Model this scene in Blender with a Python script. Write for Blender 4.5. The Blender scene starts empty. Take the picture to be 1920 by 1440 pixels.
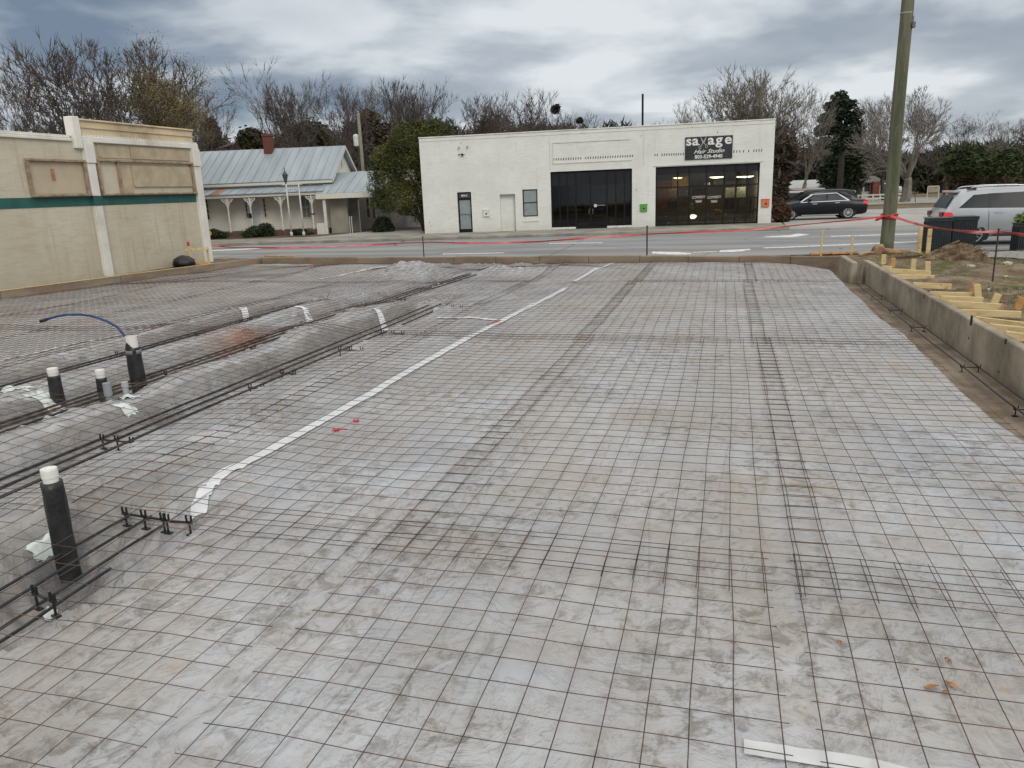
import bpy, bmesh, math, random
import numpy as np
from mathutils import Vector, Matrix
random.seed(7)
R = math.radians
PI = math.pi
scene = bpy.context.scene
COL = scene.collection

# ---------------------------------------------------------------- camera
FPX = 1400.0                      # focal length in pixels of a 1920 px wide picture
def _cam_rows():
    yh = lambda x: 342 - 0.04 * (x - 1365)
    roll = math.atan(0.04)
    dh = (720 - yh(960)) * math.cos(roll)
    pitch = math.atan(dh / FPX)
    z = np.array([0, math.cos(pitch), -math.sin(pitch)])
    x = np.array([1., 0, 0])
    y = np.cross(z, x)
    c, s = math.cos(roll), math.sin(roll)
    M = np.array([c * x + s * y, -s * x + c * y, z])
    r = M.T @ np.array([(1365 - 960) / FPX, (yh(1365) - 720) / FPX, 1.0])
    a = math.atan2(r[0], r[1])
    Rz = np.array([[math.cos(a), -math.sin(a), 0], [math.sin(a), math.cos(a), 0], [0, 0, 1]])
    return M @ Rz.T
MW = _cam_rows()
CAM = np.array([0, 0, 1.85])
cam_data = bpy.data.cameras.new('camera')
cam = bpy.data.objects.new('camera', cam_data)
COL.objects.link(cam)
cam_data.sensor_width = 36
cam_data.lens = 36 * FPX / 1920
cam_data.clip_start = 0.05
cam_data.clip_end = 3000
right, down, fwd = MW
cam.matrix_world = Matrix(((right[0], -down[0], -fwd[0], 0), (right[1], -down[1], -fwd[1], 0),
                           (right[2], -down[2], -fwd[2], 1.85), (0, 0, 0, 1)))
scene.camera = cam

# surveying helpers: where a sight line meets a level or an upright plane
def ray(px, py): return MW.T @ np.array([(px - 960) / FPX, (py - 720) / FPX, 1.0])
def atz(px, py, z):
    d = ray(px, py); return CAM + (z - CAM[2]) / d[2] * d
def atX(px, py, X):
    d = ray(px, py); return CAM + X / d[0] * d
def atY(px, py, Y):
    d = ray(px, py); return CAM + Y / d[1] * d
def atR(px, py, dist):
    d = ray(px, py); return CAM + dist / math.hypot(d[0], d[1]) * d
def height_over(x, y, py, px0=960):
    # height z on the upright line through (x, y) seen at picture row py
    lo, hi = -1.0, 60.0
    for _ in range(50):
        m = (lo + hi) / 2
        c = MW @ (np.array([x, y, m]) - CAM)
        if c[2] > 0.05 and 720 + FPX * c[1] / c[2] > py: lo = m
        else: hi = m
    return lo
class Plane:
    """upright plane through P0, P1; u runs along it, v is height above P0"""
    def __init__(s, P0, P1):
        s.P0 = np.array(P0, float); d = np.array(P1, float) - s.P0; d[2] = 0
        s.L = np.hypot(d[0], d[1]); s.u = d / s.L; s.n = np.array([-s.u[1], s.u[0], 0])
    def uv(s, px, py, off=0.0):
        d = ray(px, py); t = s.n.dot(s.P0 + s.n * off - CAM) / s.n.dot(d)
        P = CAM + t * d
        return float((P - s.P0).dot(s.u)), float(P[2])
    def mat(s):
        return Matrix(((s.u[0], s.n[0], 0, s.P0[0]), (s.u[1], s.n[1], 0, s.P0[1]), (0, 0, 1, 0), (0, 0, 0, 1)))

# ---------------------------------------------------------------- sky, sun, exposure
SUN_EL, SUN_AZ = R(32), R(145)     # azimuth measured from +Y towards +X
world = bpy.data.worlds.new('World'); scene.world = world
world.use_nodes = True
wn = world.node_tree; wn.nodes.clear()
def wnode(t, **k):
    n = wn.nodes.new(t)
    for a, b in k.items(): setattr(n, a, b)
    return n
w_out = wnode('ShaderNodeOutputWorld')
w_bg = wnode('ShaderNodeBackground'); w_bg.inputs[1].default_value = 0.1
w_sky = wnode('ShaderNodeTexSky', sky_type='NISHITA')
w_sky.sun_disc = False; w_sky.sun_elevation = SUN_EL; w_sky.sun_rotation = SUN_AZ
w_tc = wnode('ShaderNodeTexCoord')
w_sep = wnode('ShaderNodeSeparateXYZ')
wn.links.new(w_tc.outputs['Generated'], w_sep.inputs[0])
def wmath(op, a, b=None, c=None, clamp=False):
    n = wnode('ShaderNodeMath', operation=op); n.use_clamp = clamp
    for i, v in enumerate((a, b, c)):
        if v is None: continue
        if hasattr(v, 'links'): wn.links.new(v, n.inputs[i])
        else: n.inputs[i].default_value = v
    return n.outputs[0]
def wmix(f, a, b):
    n = wnode('ShaderNodeMix', data_type='RGBA')
    for s, v in ((n.inputs[0], f), (n.inputs[6], a), (n.inputs[7], b)):
        if hasattr(v, 'links'): wn.links.new(v, s)
        else: s.default_value = v if not isinstance(v, tuple) else (*v, 1)
    return n.outputs[2]
zz = wmath('MAXIMUM', w_sep.outputs[2], 0.0)
den = wmath('ADD', zz, 0.20)
cx = wmath('DIVIDE', w_sep.outputs[0], den)
cy = wmath('DIVIDE', w_sep.outputs[1], den)
w_comb = wnode('ShaderNodeCombineXYZ')
wn.links.new(cx, w_comb.inputs[0]); wn.links.new(cy, w_comb.inputs[1])
def wnoise(scale, detail, rough, dist, off):
    m = wnode('ShaderNodeMapping'); m.inputs['Location'].default_value = off
    wn.links.new(w_comb.outputs[0], m.inputs[0])
    n = wnode('ShaderNodeTexNoise'); n.inputs['Scale'].default_value = scale
    n.inputs['Detail'].default_value = detail; n.inputs['Roughness'].default_value = rough
    n.inputs['Distortion'].default_value = dist
    wn.links.new(m.outputs[0], n.inputs['Vector'])
    return n.outputs['Fac']
def wramp(v, lo, hi):
    n = wnode('ShaderNodeMapRange', interpolation_type='SMOOTHSTEP')
    wn.links.new(v, n.inputs[0]); n.inputs[1].default_value = lo; n.inputs[2].default_value = hi
    return n.outputs[0]
n_big = wramp(wnoise(0.55, 4, 0.5, 0.2, (3.1, 1.7, 0)), 0.38, 0.62)
n_mid = wramp(wnoise(1.5, 7, 0.5, 0.25, (7.3, 4.2, 2)), 0.39, 0.62)
n_fine = wnoise(4.2, 6, 0.5, 0.2, (1.3, 9.2, 5))
f1 = wmath('MULTIPLY_ADD', n_mid, 0.62, wmath('MULTIPLY', n_big, 0.38))
f2 = wmath('MULTIPLY_ADD', n_fine, 0.34, wmath('SUBTRACT', f1, 0.17), clamp=True)
# brighter towards the right of the photographed quarter of sky
side = wramp(wmath('MULTIPLY_ADD', w_sep.outputs[0], 1.0, wmath('MULTIPLY', w_sep.outputs[1], 0.25)), -0.55, 0.75)
f3 = wmath('MULTIPLY_ADD', side, 0.42, wmath('SUBTRACT', f2, 0.10), clamp=True)
c1 = wmix(f3, (1.75, 2.3, 3.1), (7.6, 7.95, 8.2))
up_f = wramp(w_sep.outputs[2], 0.22, 0.6)
c1 = wmix(up_f, c1, (5.0, 4.95, 4.75))
lift = wmath('MULTIPLY_ADD', wramp(w_sep.outputs[2], 0.22, 0.85), 1.45, 1.0)   # an overcast sky is about three times brighter overhead
vm = wnode('ShaderNodeVectorMath', operation='SCALE')
wn.links.new(c1, vm.inputs[0]); wn.links.new(lift, vm.inputs['Scale'])
c2 = wmix(0.94, w_sky.outputs[0], vm.outputs[0])
wn.links.new(c2, w_bg.inputs[0]); wn.links.new(w_bg.outputs[0], w_out.inputs[0])

sd = bpy.data.lights.new('sun', 'SUN'); sd.energy = 1.1; sd.angle = R(22); sd.color = (1, 0.965, 0.91)
sun = bpy.data.objects.new('sun', sd); COL.objects.link(sun)
sv = Vector((math.sin(SUN_AZ) * math.cos(SUN_EL), math.cos(SUN_AZ) * math.cos(SUN_EL), math.sin(SUN_EL)))
sun.rotation_euler = (-sv).to_track_quat('-Z', 'Y').to_euler()
vs = scene.view_settings
vs.view_transform = 'Standard'; vs.look = 'None'; vs.exposure = 0.0; vs.gamma = 1.0; vs.use_curve_mapping = False

# ---------------------------------------------------------------- object helpers
def link(o):
    COL.objects.link(o); return o
def tag(o, label=None, cat=None, group=None, kind=None):
    if label: o['label'] = label
    if cat: o['category'] = cat
    if group: o['group'] = group
    if kind: o['kind'] = kind
    return o
def empty(name, loc, label, cat, group=None, rotz=0):
    o = bpy.data.objects.new(name, None); o.empty_display_size = 0.1
    o.location = tuple(float(v) for v in loc); o.rotation_euler = (0, 0, rotz); link(o)
    return tag(o, label, cat, group)

class MB:
    def __init__(s): s.v = []; s.f = []; s.n = 0; s.mi = []
    def add(s, vs_, fs, m=0):
        b = s.n
        s.v.extend([tuple(map(float, p)) for p in vs_]); s.n += len(vs_)
        for f in fs: s.f.append(tuple(b + i for i in f)); s.mi.append(m)
    def box(s, a, b, m=0, M=None):
        x0, y0, z0 = a; x1, y1, z1 = b
        vs_ = [(x0, y0, z0), (x1, y0, z0), (x1, y1, z0), (x0, y1, z0), (x0, y0, z1), (x1, y0, z1), (x1, y1, z1), (x0, y1, z1)]
        if M is not None: vs_ = [M @ Vector(p) for p in vs_]
        s.add(vs_, [(0, 3, 2, 1), (4, 5, 6, 7), (0, 1, 5, 4), (1, 2, 6, 5), (2, 3, 7, 6), (3, 0, 4, 7)], m)
    def bbox(s, a, b, c=0.006, m=0, M=None):
        """box with chamfered edges"""
        bm = bmesh.new()
        ret = bmesh.ops.create_cube(bm, size=1)
        ctr = [(a[i] + b[i]) / 2 for i in range(3)]; dim = [abs(b[i] - a[i]) for i in range(3)]
        for v in bm.verts:
            v.co = Vector([ctr[i] + v.co[i] * dim[i] for i in range(3)])
        bmesh.ops.bevel(bm, geom=list(bm.edges), offset=min(c, min(dim) * 0.4), segments=1, affect='EDGES')
        bm.verts.ensure_lookup_table()
        vs_ = [(M @ v.co if M is not None else v.co.copy()) for v in bm.verts]
        s.add(vs_, [tuple(l.vert.index for l in f.loops) for f in bm.faces], m); bm.free()
    def beam(s, p0, p1, w, h, m=0, c=0.004, up=(0, 0, 1)):
        p0 = Vector(p0); p1 = Vector(p1); d = p1 - p0; L = d.length; d.normalize()
        upv = Vector(up)
        if abs(d.dot(upv)) > 0.98: upv = Vector((1, 0, 0))
        sx = d.cross(upv).normalized(); u = sx.cross(d)
        M = Matrix(((d.x, sx.x, u.x, p0.x), (d.y, sx.y, u.y, p0.y), (d.z, sx.z, u.z, p0.z), (0, 0, 0, 1)))
        s.bbox((0, -w / 2, -h / 2), (L, w / 2, h / 2), c, m, M)
    def tube(s, pts, r, seg=6, m=0, cap=True):
        """r: number or list of radii"""
        pts = [Vector(p) for p in pts]; k = len(pts)
        rs = r if hasattr(r, '__len__') else [r] * k
        rings = []; prev = None
        for i in range(k):
            d = (pts[min(i + 1, k - 1)] - pts[max(i - 1, 0)])
            if d.length < 1e-9: d = Vector((0, 0, 1))
            d.normalize()
            if prev is None:
                a = Vector((0, 0, 1)) if abs(d.z) < 0.9 else Vector((1, 0, 0))
            else: a = prev
            x = (a - d * a.dot(d))
            if x.length < 1e-6: x = Vector((1, 0, 0)).cross(d)
            x.normalize(); prev = x; y = d.cross(x)
            rings.append([pts[i] + (x * math.cos(t) + y * math.sin(t)) * rs[i] for t in [2 * PI * j / seg for j in range(seg)]])
        vs_ = [p for rg in rings for p in rg]
        fs = [(i * seg + j, i * seg + (j + 1) % seg, (i + 1) * seg + (j + 1) % seg, (i + 1) * seg + j) for i in range(k - 1) for j in range(seg)]
        if cap: fs += [tuple(range(seg - 1, -1, -1)), tuple((k - 1) * seg + j for j in range(seg))]
        s.add(vs_, fs, m)
    def lathe(s, prof, seg=16, m=0, M=None, c=(0, 0, 0)):
        vs_ = []; k = len(prof)
        for (r, z) in prof:
            for j in range(seg):
                t = 2 * PI * j / seg; p = Vector((c[0] + r * math.cos(t), c[1] + r * math.sin(t), c[2] + z))
                vs_.append(M @ p if M is not None else p)
        fs = [(i * seg + j, i * seg + (j + 1) % seg, (i + 1) * seg + (j + 1) % seg, (i + 1) * seg + j) for i in range(k - 1) for j in range(seg)]
        fs += [tuple(range(seg - 1, -1, -1)), tuple((k - 1) * seg + j for j in range(seg))]
        s.add(vs_, fs, m)
    def prism(s, poly, a, b, axis='y', m=0, M=None):
        """poly: list of (p, q); extruded along axis from a to b"""
        k = len(poly)
        def P(p, q, t): return {'y': (p, t, q), 'x': (t, p, q), 'z': (p, q, t)}[axis]
        vs_ = [P(p, q, a) for p, q in poly] + [P(p, q, b) for p, q in poly]
        if M is not None: vs_ = [M @ Vector(p) for p in vs_]
        fs = [tuple(range(k)), tuple(range(2 * k - 1, k - 1, -1))] + [(i, i + k, (i + 1) % k + k, (i + 1) % k) for i in range(k)]
        s.add(vs_, fs, m)
    def grid(s, P, m=0):
        """P: array rows x cols x 3"""
        P = np.asarray(P, float); a, b = P.shape[:2]
        s.add(P.reshape(-1, 3), [(i * b + j, i * b + j + 1, (i + 1) * b + j + 1, (i + 1) * b + j) for i in range(a - 1) for j in range(b - 1)], m)
    def build(s, name, mats, parent=None, smooth=False, M=None, loc=None):
        me = bpy.data.meshes.new(name)
        me.from_pydata(s.v, [], s.f)
        if not isinstance(mats, (list, tuple)): mats = [mats]
        for mm in mats: me.materials.append(mm)
        if len(mats) > 1: me.polygons.foreach_set('material_index', s.mi)
        bm = bmesh.new(); bm.from_mesh(me); bmesh.ops.recalc_face_normals(bm, faces=bm.faces); bm.to_mesh(me); bm.free()
        if smooth: me.polygons.foreach_set('use_smooth', [True] * len(me.polygons))
        me.update()
        o = bpy.data.objects.new(name, me); link(o)
        if M is not None: o.matrix_world = M
        if loc is not None: o.location = tuple(float(v) for v in loc)
        if parent is not None: o.parent = parent
        return o
def grid_object(name, X, Y, Z, mat_, smooth=True, parent=None):
    a, b = X.shape
    co = np.stack([X, Y, Z], -1).reshape(-1, 3).astype(np.float32)
    i = np.arange((a - 1) * (b - 1)); r = i // (b - 1); c = i % (b - 1)
    q = np.stack([r * b + c, r * b + c + 1, (r + 1) * b + c + 1, (r + 1) * b + c], -1).astype(np.int32)
    me = bpy.data.meshes.new(name)
    me.vertices.add(len(co)); me.vertices.foreach_set('co', co.ravel())
    me.loops.add(q.size); me.loops.foreach_set('vertex_index', q.ravel())
    me.polygons.add(len(q)); me.polygons.foreach_set('loop_start', np.arange(0, q.size, 4, dtype=np.int32))
    me.polygons.foreach_set('use_smooth', np.ones(len(q), bool) if smooth else np.zeros(len(q), bool))
    me.update(calc_edges=True); me.validate()
    me.materials.append(mat_)
    o = bpy.data.objects.new(name, me); link(o)
    if parent is not None: o.parent = parent
    return o
def child_local(o, parent):
    """parent keeping world place"""
    o.parent = parent
    o.matrix_parent_inverse = Matrix.LocRotScale(parent.location, parent.rotation_euler, parent.scale).inverted()
    return o

# ---------------------------------------------------------------- noise
def _hash(ix, iy, seed):
    h = (ix.astype(np.int64) * 374761393 + iy.astype(np.int64) * 668265263 + seed * 974634777) & 0xffffffff
    h = ((h ^ (h >> 13)) * 1274126177) & 0xffffffff
    return ((h ^ (h >> 16)) & 0xffff) / 65535.0
def vn(x, y, scale, seed=0, oct=1, rough=0.5):
    """value noise, about -1..1, features of size `scale`"""
    x = np.asarray(x, float); y = np.asarray(y, float); tot = np.zeros(np.broadcast(x, y).shape); amp = 1; norm = 0
    for o in range(oct):
        a = x / scale; b = y / scale; ix = np.floor(a); iy = np.floor(b); fx = a - ix; fy = b - iy
        fx = fx * fx * fx * (fx * (fx * 6 - 15) + 10); fy = fy * fy * fy * (fy * (fy * 6 - 15) + 10)
        v = (_hash(ix, iy, seed) * (1 - fx) + _hash(ix + 1, iy, seed) * fx) * (1 - fy) + (_hash(ix, iy + 1, seed) * (1 - fx) + _hash(ix + 1, iy + 1, seed) * fx) * fy
        tot = tot + (v * 2 - 1) * amp; norm += amp; amp *= rough; scale *= 0.5; seed += 17
    return tot / norm
def sstep(a, b, x):
    t = np.clip((np.asarray(x, float) - a) / (b - a), 0, 1); return t * t * (3 - 2 * t)

# ---------------------------------------------------------------- materials
class Mat:
    def __init__(s, name, rough=0.7, metallic=0.0, spec=0.5):
        s.m = bpy.data.materials.new(name); s.m.use_nodes = True
        s.nt = s.m.node_tree; s.b = s.nt.nodes['Principled BSDF']
        s.b.inputs['Roughness'].default_value = rough; s.b.inputs['Metallic'].default_value = metallic
        s.b.inputs['Specular IOR Level'].default_value = spec
        s.tc = None; s.col = None
    def n(s, t, **k):
        nd = s.nt.nodes.new(t)
        for a, b in k.items(): setattr(nd, a, b)
        return nd
    def put(s, sock, v):
        if hasattr(v, 'links'): s.nt.links.new(v, sock)
        elif isinstance(v, tuple) and len(v) == 3 and sock.type == 'RGBA': sock.default_value = (*v, 1)
        else: sock.default_value = v
    def coord(s, scale=(1, 1, 1), rot=(0, 0, 0), loc=(0, 0, 0), kind='Object'):
        if s.tc is None: s.tc = s.n('ShaderNodeTexCoord')
        m = s.n('ShaderNodeMapping'); m.inputs['Scale'].default_value = scale; m.inputs['Rotation'].default_value = rot; m.inputs['Location'].default_value = loc
        s.nt.links.new(s.tc.outputs[kind], m.inputs[0]); return m.outputs[0]
    def noise(s, scale=5, detail=4, rough=0.55, dist=0.0, co=None):
        t = s.n('ShaderNodeTexNoise'); t.inputs['Scale'].default_value = scale; t.inputs['Detail'].default_value = detail
        t.inputs['Roughness'].default_value = rough; t.inputs['Distortion'].default_value = dist
        s.put(t.inputs['Vector'], co if co is not None else s.coord()); return t.outputs['Fac']
    def vor(s, scale=5, co=None, feature='F1', rnd=1.0):
        t = s.n('ShaderNodeTexVoronoi', feature=feature); t.inputs['Scale'].default_value = scale
        if 'Randomness' in t.inputs: t.inputs['Randomness'].default_value = rnd
        s.put(t.inputs['Vector'], co if co is not None else s.coord()); return t.outputs['Distance']
    def ramp(s, v, lo, hi, a=0.0, b=1.0):
        r = s.n('ShaderNodeMapRange', interpolation_type='SMOOTHSTEP'); s.put(r.inputs[0], v)
        r.inputs[1].default_value = lo; r.inputs[2].default_value = hi; r.inputs[3].default_value = a; r.inputs[4].default_value = b
        return r.outputs[0]
    def math(s, op, a, b=None, clamp=False):
        r = s.n('ShaderNodeMath', operation=op); r.use_clamp = clamp; s.put(r.inputs[0], a)
        if b is not None: s.put(r.inputs[1], b)
        return r.outputs[0]
    def mix(s, f, a, b):
        r = s.n('ShaderNodeMix', data_type='RGBA'); s.put(r.inputs[0], f); s.put(r.inputs[6], a); s.put(r.inputs[7], b); return r.outputs[2]
    def color(s, v): s.col = v; s.put(s.b.inputs['Base Color'], v); return s
    def rough(s, v): s.put(s.b.inputs['Roughness'], v); return s
    def bump(s, h, strength=0.3, dist=0.01):
        b = s.n('ShaderNodeBump'); b.inputs['Strength'].default_value = strength; b.inputs['Distance'].default_value = dist
        s.put(b.inputs['Height'], h)
        if s.b.inputs['Normal'].links: s.nt.links.new(s.b.inputs['Normal'].links[0].from_socket, b.inputs['Normal'])
        s.nt.links.new(b.outputs[0], s.b.inputs['Normal']); return s
def simple(name, c, rough=0.6, var=0.12, scale=6, metallic=0.0, dirt=None, bump=0.0, spec=0.5):
    m = Mat(name, rough, metallic, spec)
    f = m.ramp(m.noise(scale, 5), 0.3, 0.7)
    a = tuple(v * (1 - var) for v in c); b = tuple(min(1, v * (1 + var)) for v in c)
    col = m.mix(f, a, b)
    if dirt:
        col = m.mix(m.ramp(m.noise(scale * 0.37, 6, 0.65), 0.5, 0.75, 0, dirt[1]), col, dirt[0])
    m.color(col)
    if bump: m.bump(m.noise(scale * 6, 4), bump, 0.01)
    return m.m
# ================================================================ THE GROUND AND THE SITE
ROAD = -0.30
ST = np.array([1.0, 0.095])                      # the street's direction
def street_y(x, y0): return y0 + 0.095 * x       # y of a line parallel to the street

def foot_inner(y):                               # inner face of the left footing
    y = np.asarray(y, float)
    return np.where(y < 12.41, -14.92 - 0.2 * (12.41 - y), np.where(y < 18, -14.92 + 0.2057 * (y - 12.41), -13.77 + 0.19 * (y - 18)))
FARPTS = [(-13.35, 19.68), (-10.1, 19.36), (-7.02, 19.03), (-4.6, 18.82), (-2.02, 18.56), (0.3, 18.15), (2.5, 17.72)]
def far_inner(x): return np.interp(x, [p[0] for p in FARPTS], [p[1] for p in FARPTS])

HEAP_AT = atz(1778, 490, 0.15)[:2]
def G(x, y):
    """ground height"""
    x = np.asarray(x, float); y = np.asarray(y, float)
    z = np.full(np.broadcast(x, y).shape, -0.37)
    # right hand lot, falling to the street
    edge = street_y(x, 23.2)
    lot = 0.11 - 0.47 * sstep(-5.2, 0.6, y - edge) + 0.035 * vn(x, y, 0.9, 3, 3) + 0.018 * vn(x, y, 0.22, 9, 3)
    d1 = np.hypot((x - HEAP_AT[0]) / 0.75, (y - HEAP_AT[1]) / 0.45); lot = lot + 0.15 * np.exp(-d1 ** 2) * (1 + 0.5 * vn(x, y, 0.3, 21, 3))
    d2 = np.hypot((x - HEAP_AT[0] - .9) / 0.9, (y - HEAP_AT[1] + 1.6) / 0.6); lot = lot + 0.10 * np.exp(-d2 ** 2) * (1 + 0.6 * vn(x, y, 0.25, 23, 3))
    d3 = np.hypot((x - 3.7) / 0.5, (y - 13.9) / 0.5); lot = lot + 0.10 * np.exp(-d3 ** 2)
    m = (y < edge + 0.6)
    z = np.where(m, np.maximum(lot, -0.37) if False else lot, z)
    # inside the foundations
    inside = (x > foot_inner(y) - 0.12) & (x < 2.74) & (y < far_inner(x) + 0.06)
    bed = np.where(x > 1.5, -0.20 + 0.018 * vn(x, y, 0.5, 31, 3) + 0.03 * sstep(2.35, 1.6, x), -0.42)
    bed = np.where((y > 17.0) & (x > 0.6), -0.2, bed)
    z = np.where(inside, bed, z)
    # strip between the left footing and the brick building
    left = (x < foot_inner(y) - 0.12) & (y < 21.3)
    z = np.where(left, 0.07 + 0.02 * vn(x, y, 0.5, 5, 2), z)
    return z

def axis(*segs):
    out = []
    for a, b, step in segs:
        out.extend(list(np.arange(a, b - 1e-6, step)))
    out.append(segs[-1][1]); return np.array(out)
gx = axis((-400, -60, 40), (-60, -18, 3), (-18, -12, 0.12), (-12, 1.4, 1.0), (1.4, 9, 0.05), (9, 13, 0.2), (13, 60, 3), (60, 400, 40))
gy = axis((-30, -4, 4), (-4, 4, 0.5), (4, 24, 0.06), (24, 60, 3), (60, 700, 40))
GX, GY = np.meshgrid(gx, gy)
m = Mat('earth_and_grass', 0.95, spec=0.15)
n1 = m.noise(0.55, 6, 0.6); n2 = m.noise(3.2, 6, 0.65); n3 = m.noise(14, 4, 0.6)
dirt = m.mix(m.ramp(n2, 0.35, 0.68), (0.115, 0.082, 0.052), (0.26, 0.205, 0.142))
grass = m.mix(m.ramp(n3, 0.3, 0.7), (0.052, 0.068, 0.022), (0.135, 0.14, 0.058))
straw = m.mix(m.ramp(n3, 0.35, 0.7), (0.13, 0.10, 0.06), (0.28, 0.23, 0.14))
c = m.mix(m.ramp(n1, 0.50, 0.62), dirt, grass)
c = m.mix(m.math('MULTIPLY', m.ramp(m.noise(1.3, 5, 0.6, co=m.coord(loc=(4, 9, 2))), 0.5, 0.66), 0.75), c, straw)
m.color(c); m.bump(m.noise(22, 6, 0.7), 0.6, 0.03)
EARTH = m.m
ground = grid_object('ground', GX, GY, G(GX, GY), EARTH)
m = Mat('damp_trench_soil', 0.95, spec=0.15)
m.color(m.mix(m.ramp(m.noise(2.5, 6, 0.65), 0.32, 0.68), (0.165, 0.13, 0.095), (0.31, 0.255, 0.195))); m.bump(m.noise(18, 6, 0.7), 0.5, 0.02)
ground.data.materials.append(m.m)
_fx = (GX[:-1, :-1] + GX[1:, 1:]) / 2; _fy = (GY[:-1, :-1] + GY[1:, 1:]) / 2
ground.data.polygons.foreach_set('material_index', ((_fx > foot_inner(_fy) - 0.12) & (_fx < 2.74) & (_fy < far_inner(_fx) + 0.06)).astype(np.int32).ravel())
tag(ground, kind='structure')

# ---- road, pavements, parking ground
def strip(name, pts, z, mat_, thick=None, kind='structure', label=None, cat=None, parent=None):
    mb = MB(); k = len(pts)
    if thick is None: mb.add([(p[0], p[1], z) for p in pts], [tuple(range(k))])
    else: mb.prism([(p[0], p[1]) for p in pts], z - thick, z, 'z')
    o = mb.build(name, mat_, parent)
    if parent is None: tag(o, label, cat, kind=kind)
    return o
m = Mat('asphalt', 0.88, spec=0.3)
a = m.mix(m.ramp(m.noise(0.9, 6, 0.6, co=m.coord(scale=(0.12, 1, 1))), 0.3, 0.7), (0.185, 0.186, 0.188), (0.30, 0.30, 0.298))
a = m.mix(m.math('MULTIPLY', m.ramp(m.noise(90, 2), 0.45, 0.8), 0.35), a, (0.36, 0.36, 0.355))
a = m.mix(m.ramp(m.noise(0.35, 5, 0.6, co=m.coord(scale=(0.3, 1.6, 1), loc=(3, 3, 0))), 0.55, 0.7, 0, 0.35), a, (0.10, 0.10, 0.11))
cr = m.ramp(m.vor(0.22, co=m.mix(0.12, m.coord(), m.noise(1.5, 4)), feature='DISTANCE_TO_EDGE'), 0.0, 0.006, 1, 0)
a = m.mix(m.math('MULTIPLY', cr, 0.75), a, (0.045, 0.045, 0.047))
m.color(a); m.bump(m.noise(160, 2), 0.25, 0.01)
ASPHALT = m.m
m = Mat('pale_old_asphalt', 0.9, spec=0.25)
m.color(m.mix(m.ramp(m.noise(0.5, 6, 0.65), 0.3, 0.72), (0.30, 0.29, 0.27), (0.42, 0.41, 0.385))); m.bump(m.noise(120, 2), 0.2, 0.01)
PALE = m.m
m = Mat('pavement_concrete', 0.9, spec=0.25)
pc = m.mix(m.ramp(m.noise(1.2, 6, 0.65), 0.3, 0.72), (0.20, 0.185, 0.155), (0.36, 0.34, 0.30))
m.color(pc); m.bump(m.noise(60, 3), 0.25, 0.01)
PAVE = m.m
road = strip('road', [(-260, street_y(-260, 24.0) if False else -0.5 - 0), (-26, street_y(-26, 24.0)), (3.5, 23.9), (12, 24.6), (260, 46), (260, street_y(260, 36.2)), (3.2, 36.5), (-260, street_y(-260, 36.2))], ROAD, ASPHALT)
kerb_y = lambda x: street_y(x, 35.9)
pv = MB()
pv.prism([(-90, kerb_y(-90)), (2.6, kerb_y(2.6)), (2.6, 39.86), (-15.6, 37.95), (-90, 32)], -0.45, -0.17, 'z')
po = pv.build('pavement', PAVE); tag(po, kind='structure')
kb = MB(); kb.beam((-90, kerb_y(-90) - 0.08, -0.235), (2.7, kerb_y(2.7) - 0.08, -0.235), 0.15, 0.14, c=0.02)
KERB = simple('kerb_concrete', (0.27, 0.25, 0.21), 0.9, 0.25, 1.5)
tag(kb.build('kerb', KERB), kind='structure')
# front yard of the house, parking ground and side street on the right, strip of turf beyond
strip('parking_lot', [(2.7, 36.4), (70, 42.5), (70, 60), (30, 58.2), (9.0, 56.4), (3.2, 56)], ROAD + 0.006, PALE)
strip('side_street', [(-10, 66), (140, 74), (140, 92), (-10, 84)], -0.33, PALE)
yard = simple('leaf_littered_soil', (0.12, 0.085, 0.06), 0.95, 0.45, 1.1, bump=0.4)
strip('yard', [(-60, 37.6), (-15.7, 38.0), (-15.7, 47), (-60, 47)], -0.18, yard, 0.3)
drive = strip('driveway', [(-21.9, 36.2), (-15.8, 37.6), (-16.2, 41.6), (-20.8, 41.6)], -0.166, PALE)

# ---- painted road markings, measured on the road surface
WHITE_PAINT = Mat('worn_white_road_paint', 0.7)
WHITE_PAINT.color(WHITE_PAINT.mix(WHITE_PAINT.ramp(WHITE_PAINT.noise(7, 6, 0.7), 0.36, 0.6), (0.38, 0.38, 0.37), (0.80, 0.80, 0.78)))
WHITE_PAINT = WHITE_PAINT.m
def mark(name, px):
    mb = MB(); pts = [atz(x, y, ROAD + 0.004) for x, y in px]
    mb.add(pts, [tuple(range(len(pts)))]); o = mb.build(name, WHITE_PAINT); tag(o, kind='structure')
mark('painted_line', [(1432, 465.5), (1470, 464.5), (1740, 453.0), (1740, 451.4), (1470, 462.8), (1432, 464.0)])
mark('painted_line', [(1558, 443.8), (1720, 439.0), (1720, 437.6), (1558, 442.4)])
mark('painted_arrow', [(1430, 444.8), (1486, 444.6), (1500, 442.8), (1518, 439.6), (1496, 437.8), (1480, 440.8), (1440, 442.9)])
mark('painted_arrow', [(1222, 475.2), (1262, 477.4), (1296, 476.8), (1296, 474.2), (1268, 472.2), (1224, 471.6)])
mark('painted_line', [(1348, 472.4), (1380, 472.4), (1408, 468.6), (1406, 466.4), (1350, 469.2)])
mark('painted_line', [(1300, 474.0), (1345, 471.6), (1345, 470.6), (1300, 473.0)])
mark('painted_line', [(398, 470.6), (455, 468.6), (490, 466.0), (490, 464.8), (452, 466.4), (398, 468.8)])
mark('painted_line', [(390, 487.2), (440, 485.6), (440, 484.4), (390, 486.0)])
mark('painted_line', [(830, 477.0), (945, 474.6), (945, 473.4), (830, 475.8)])
mark('painted_line', [(1030, 457.0), (1130, 455.6), (1130, 454.4), (1030, 455.8)])

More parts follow.
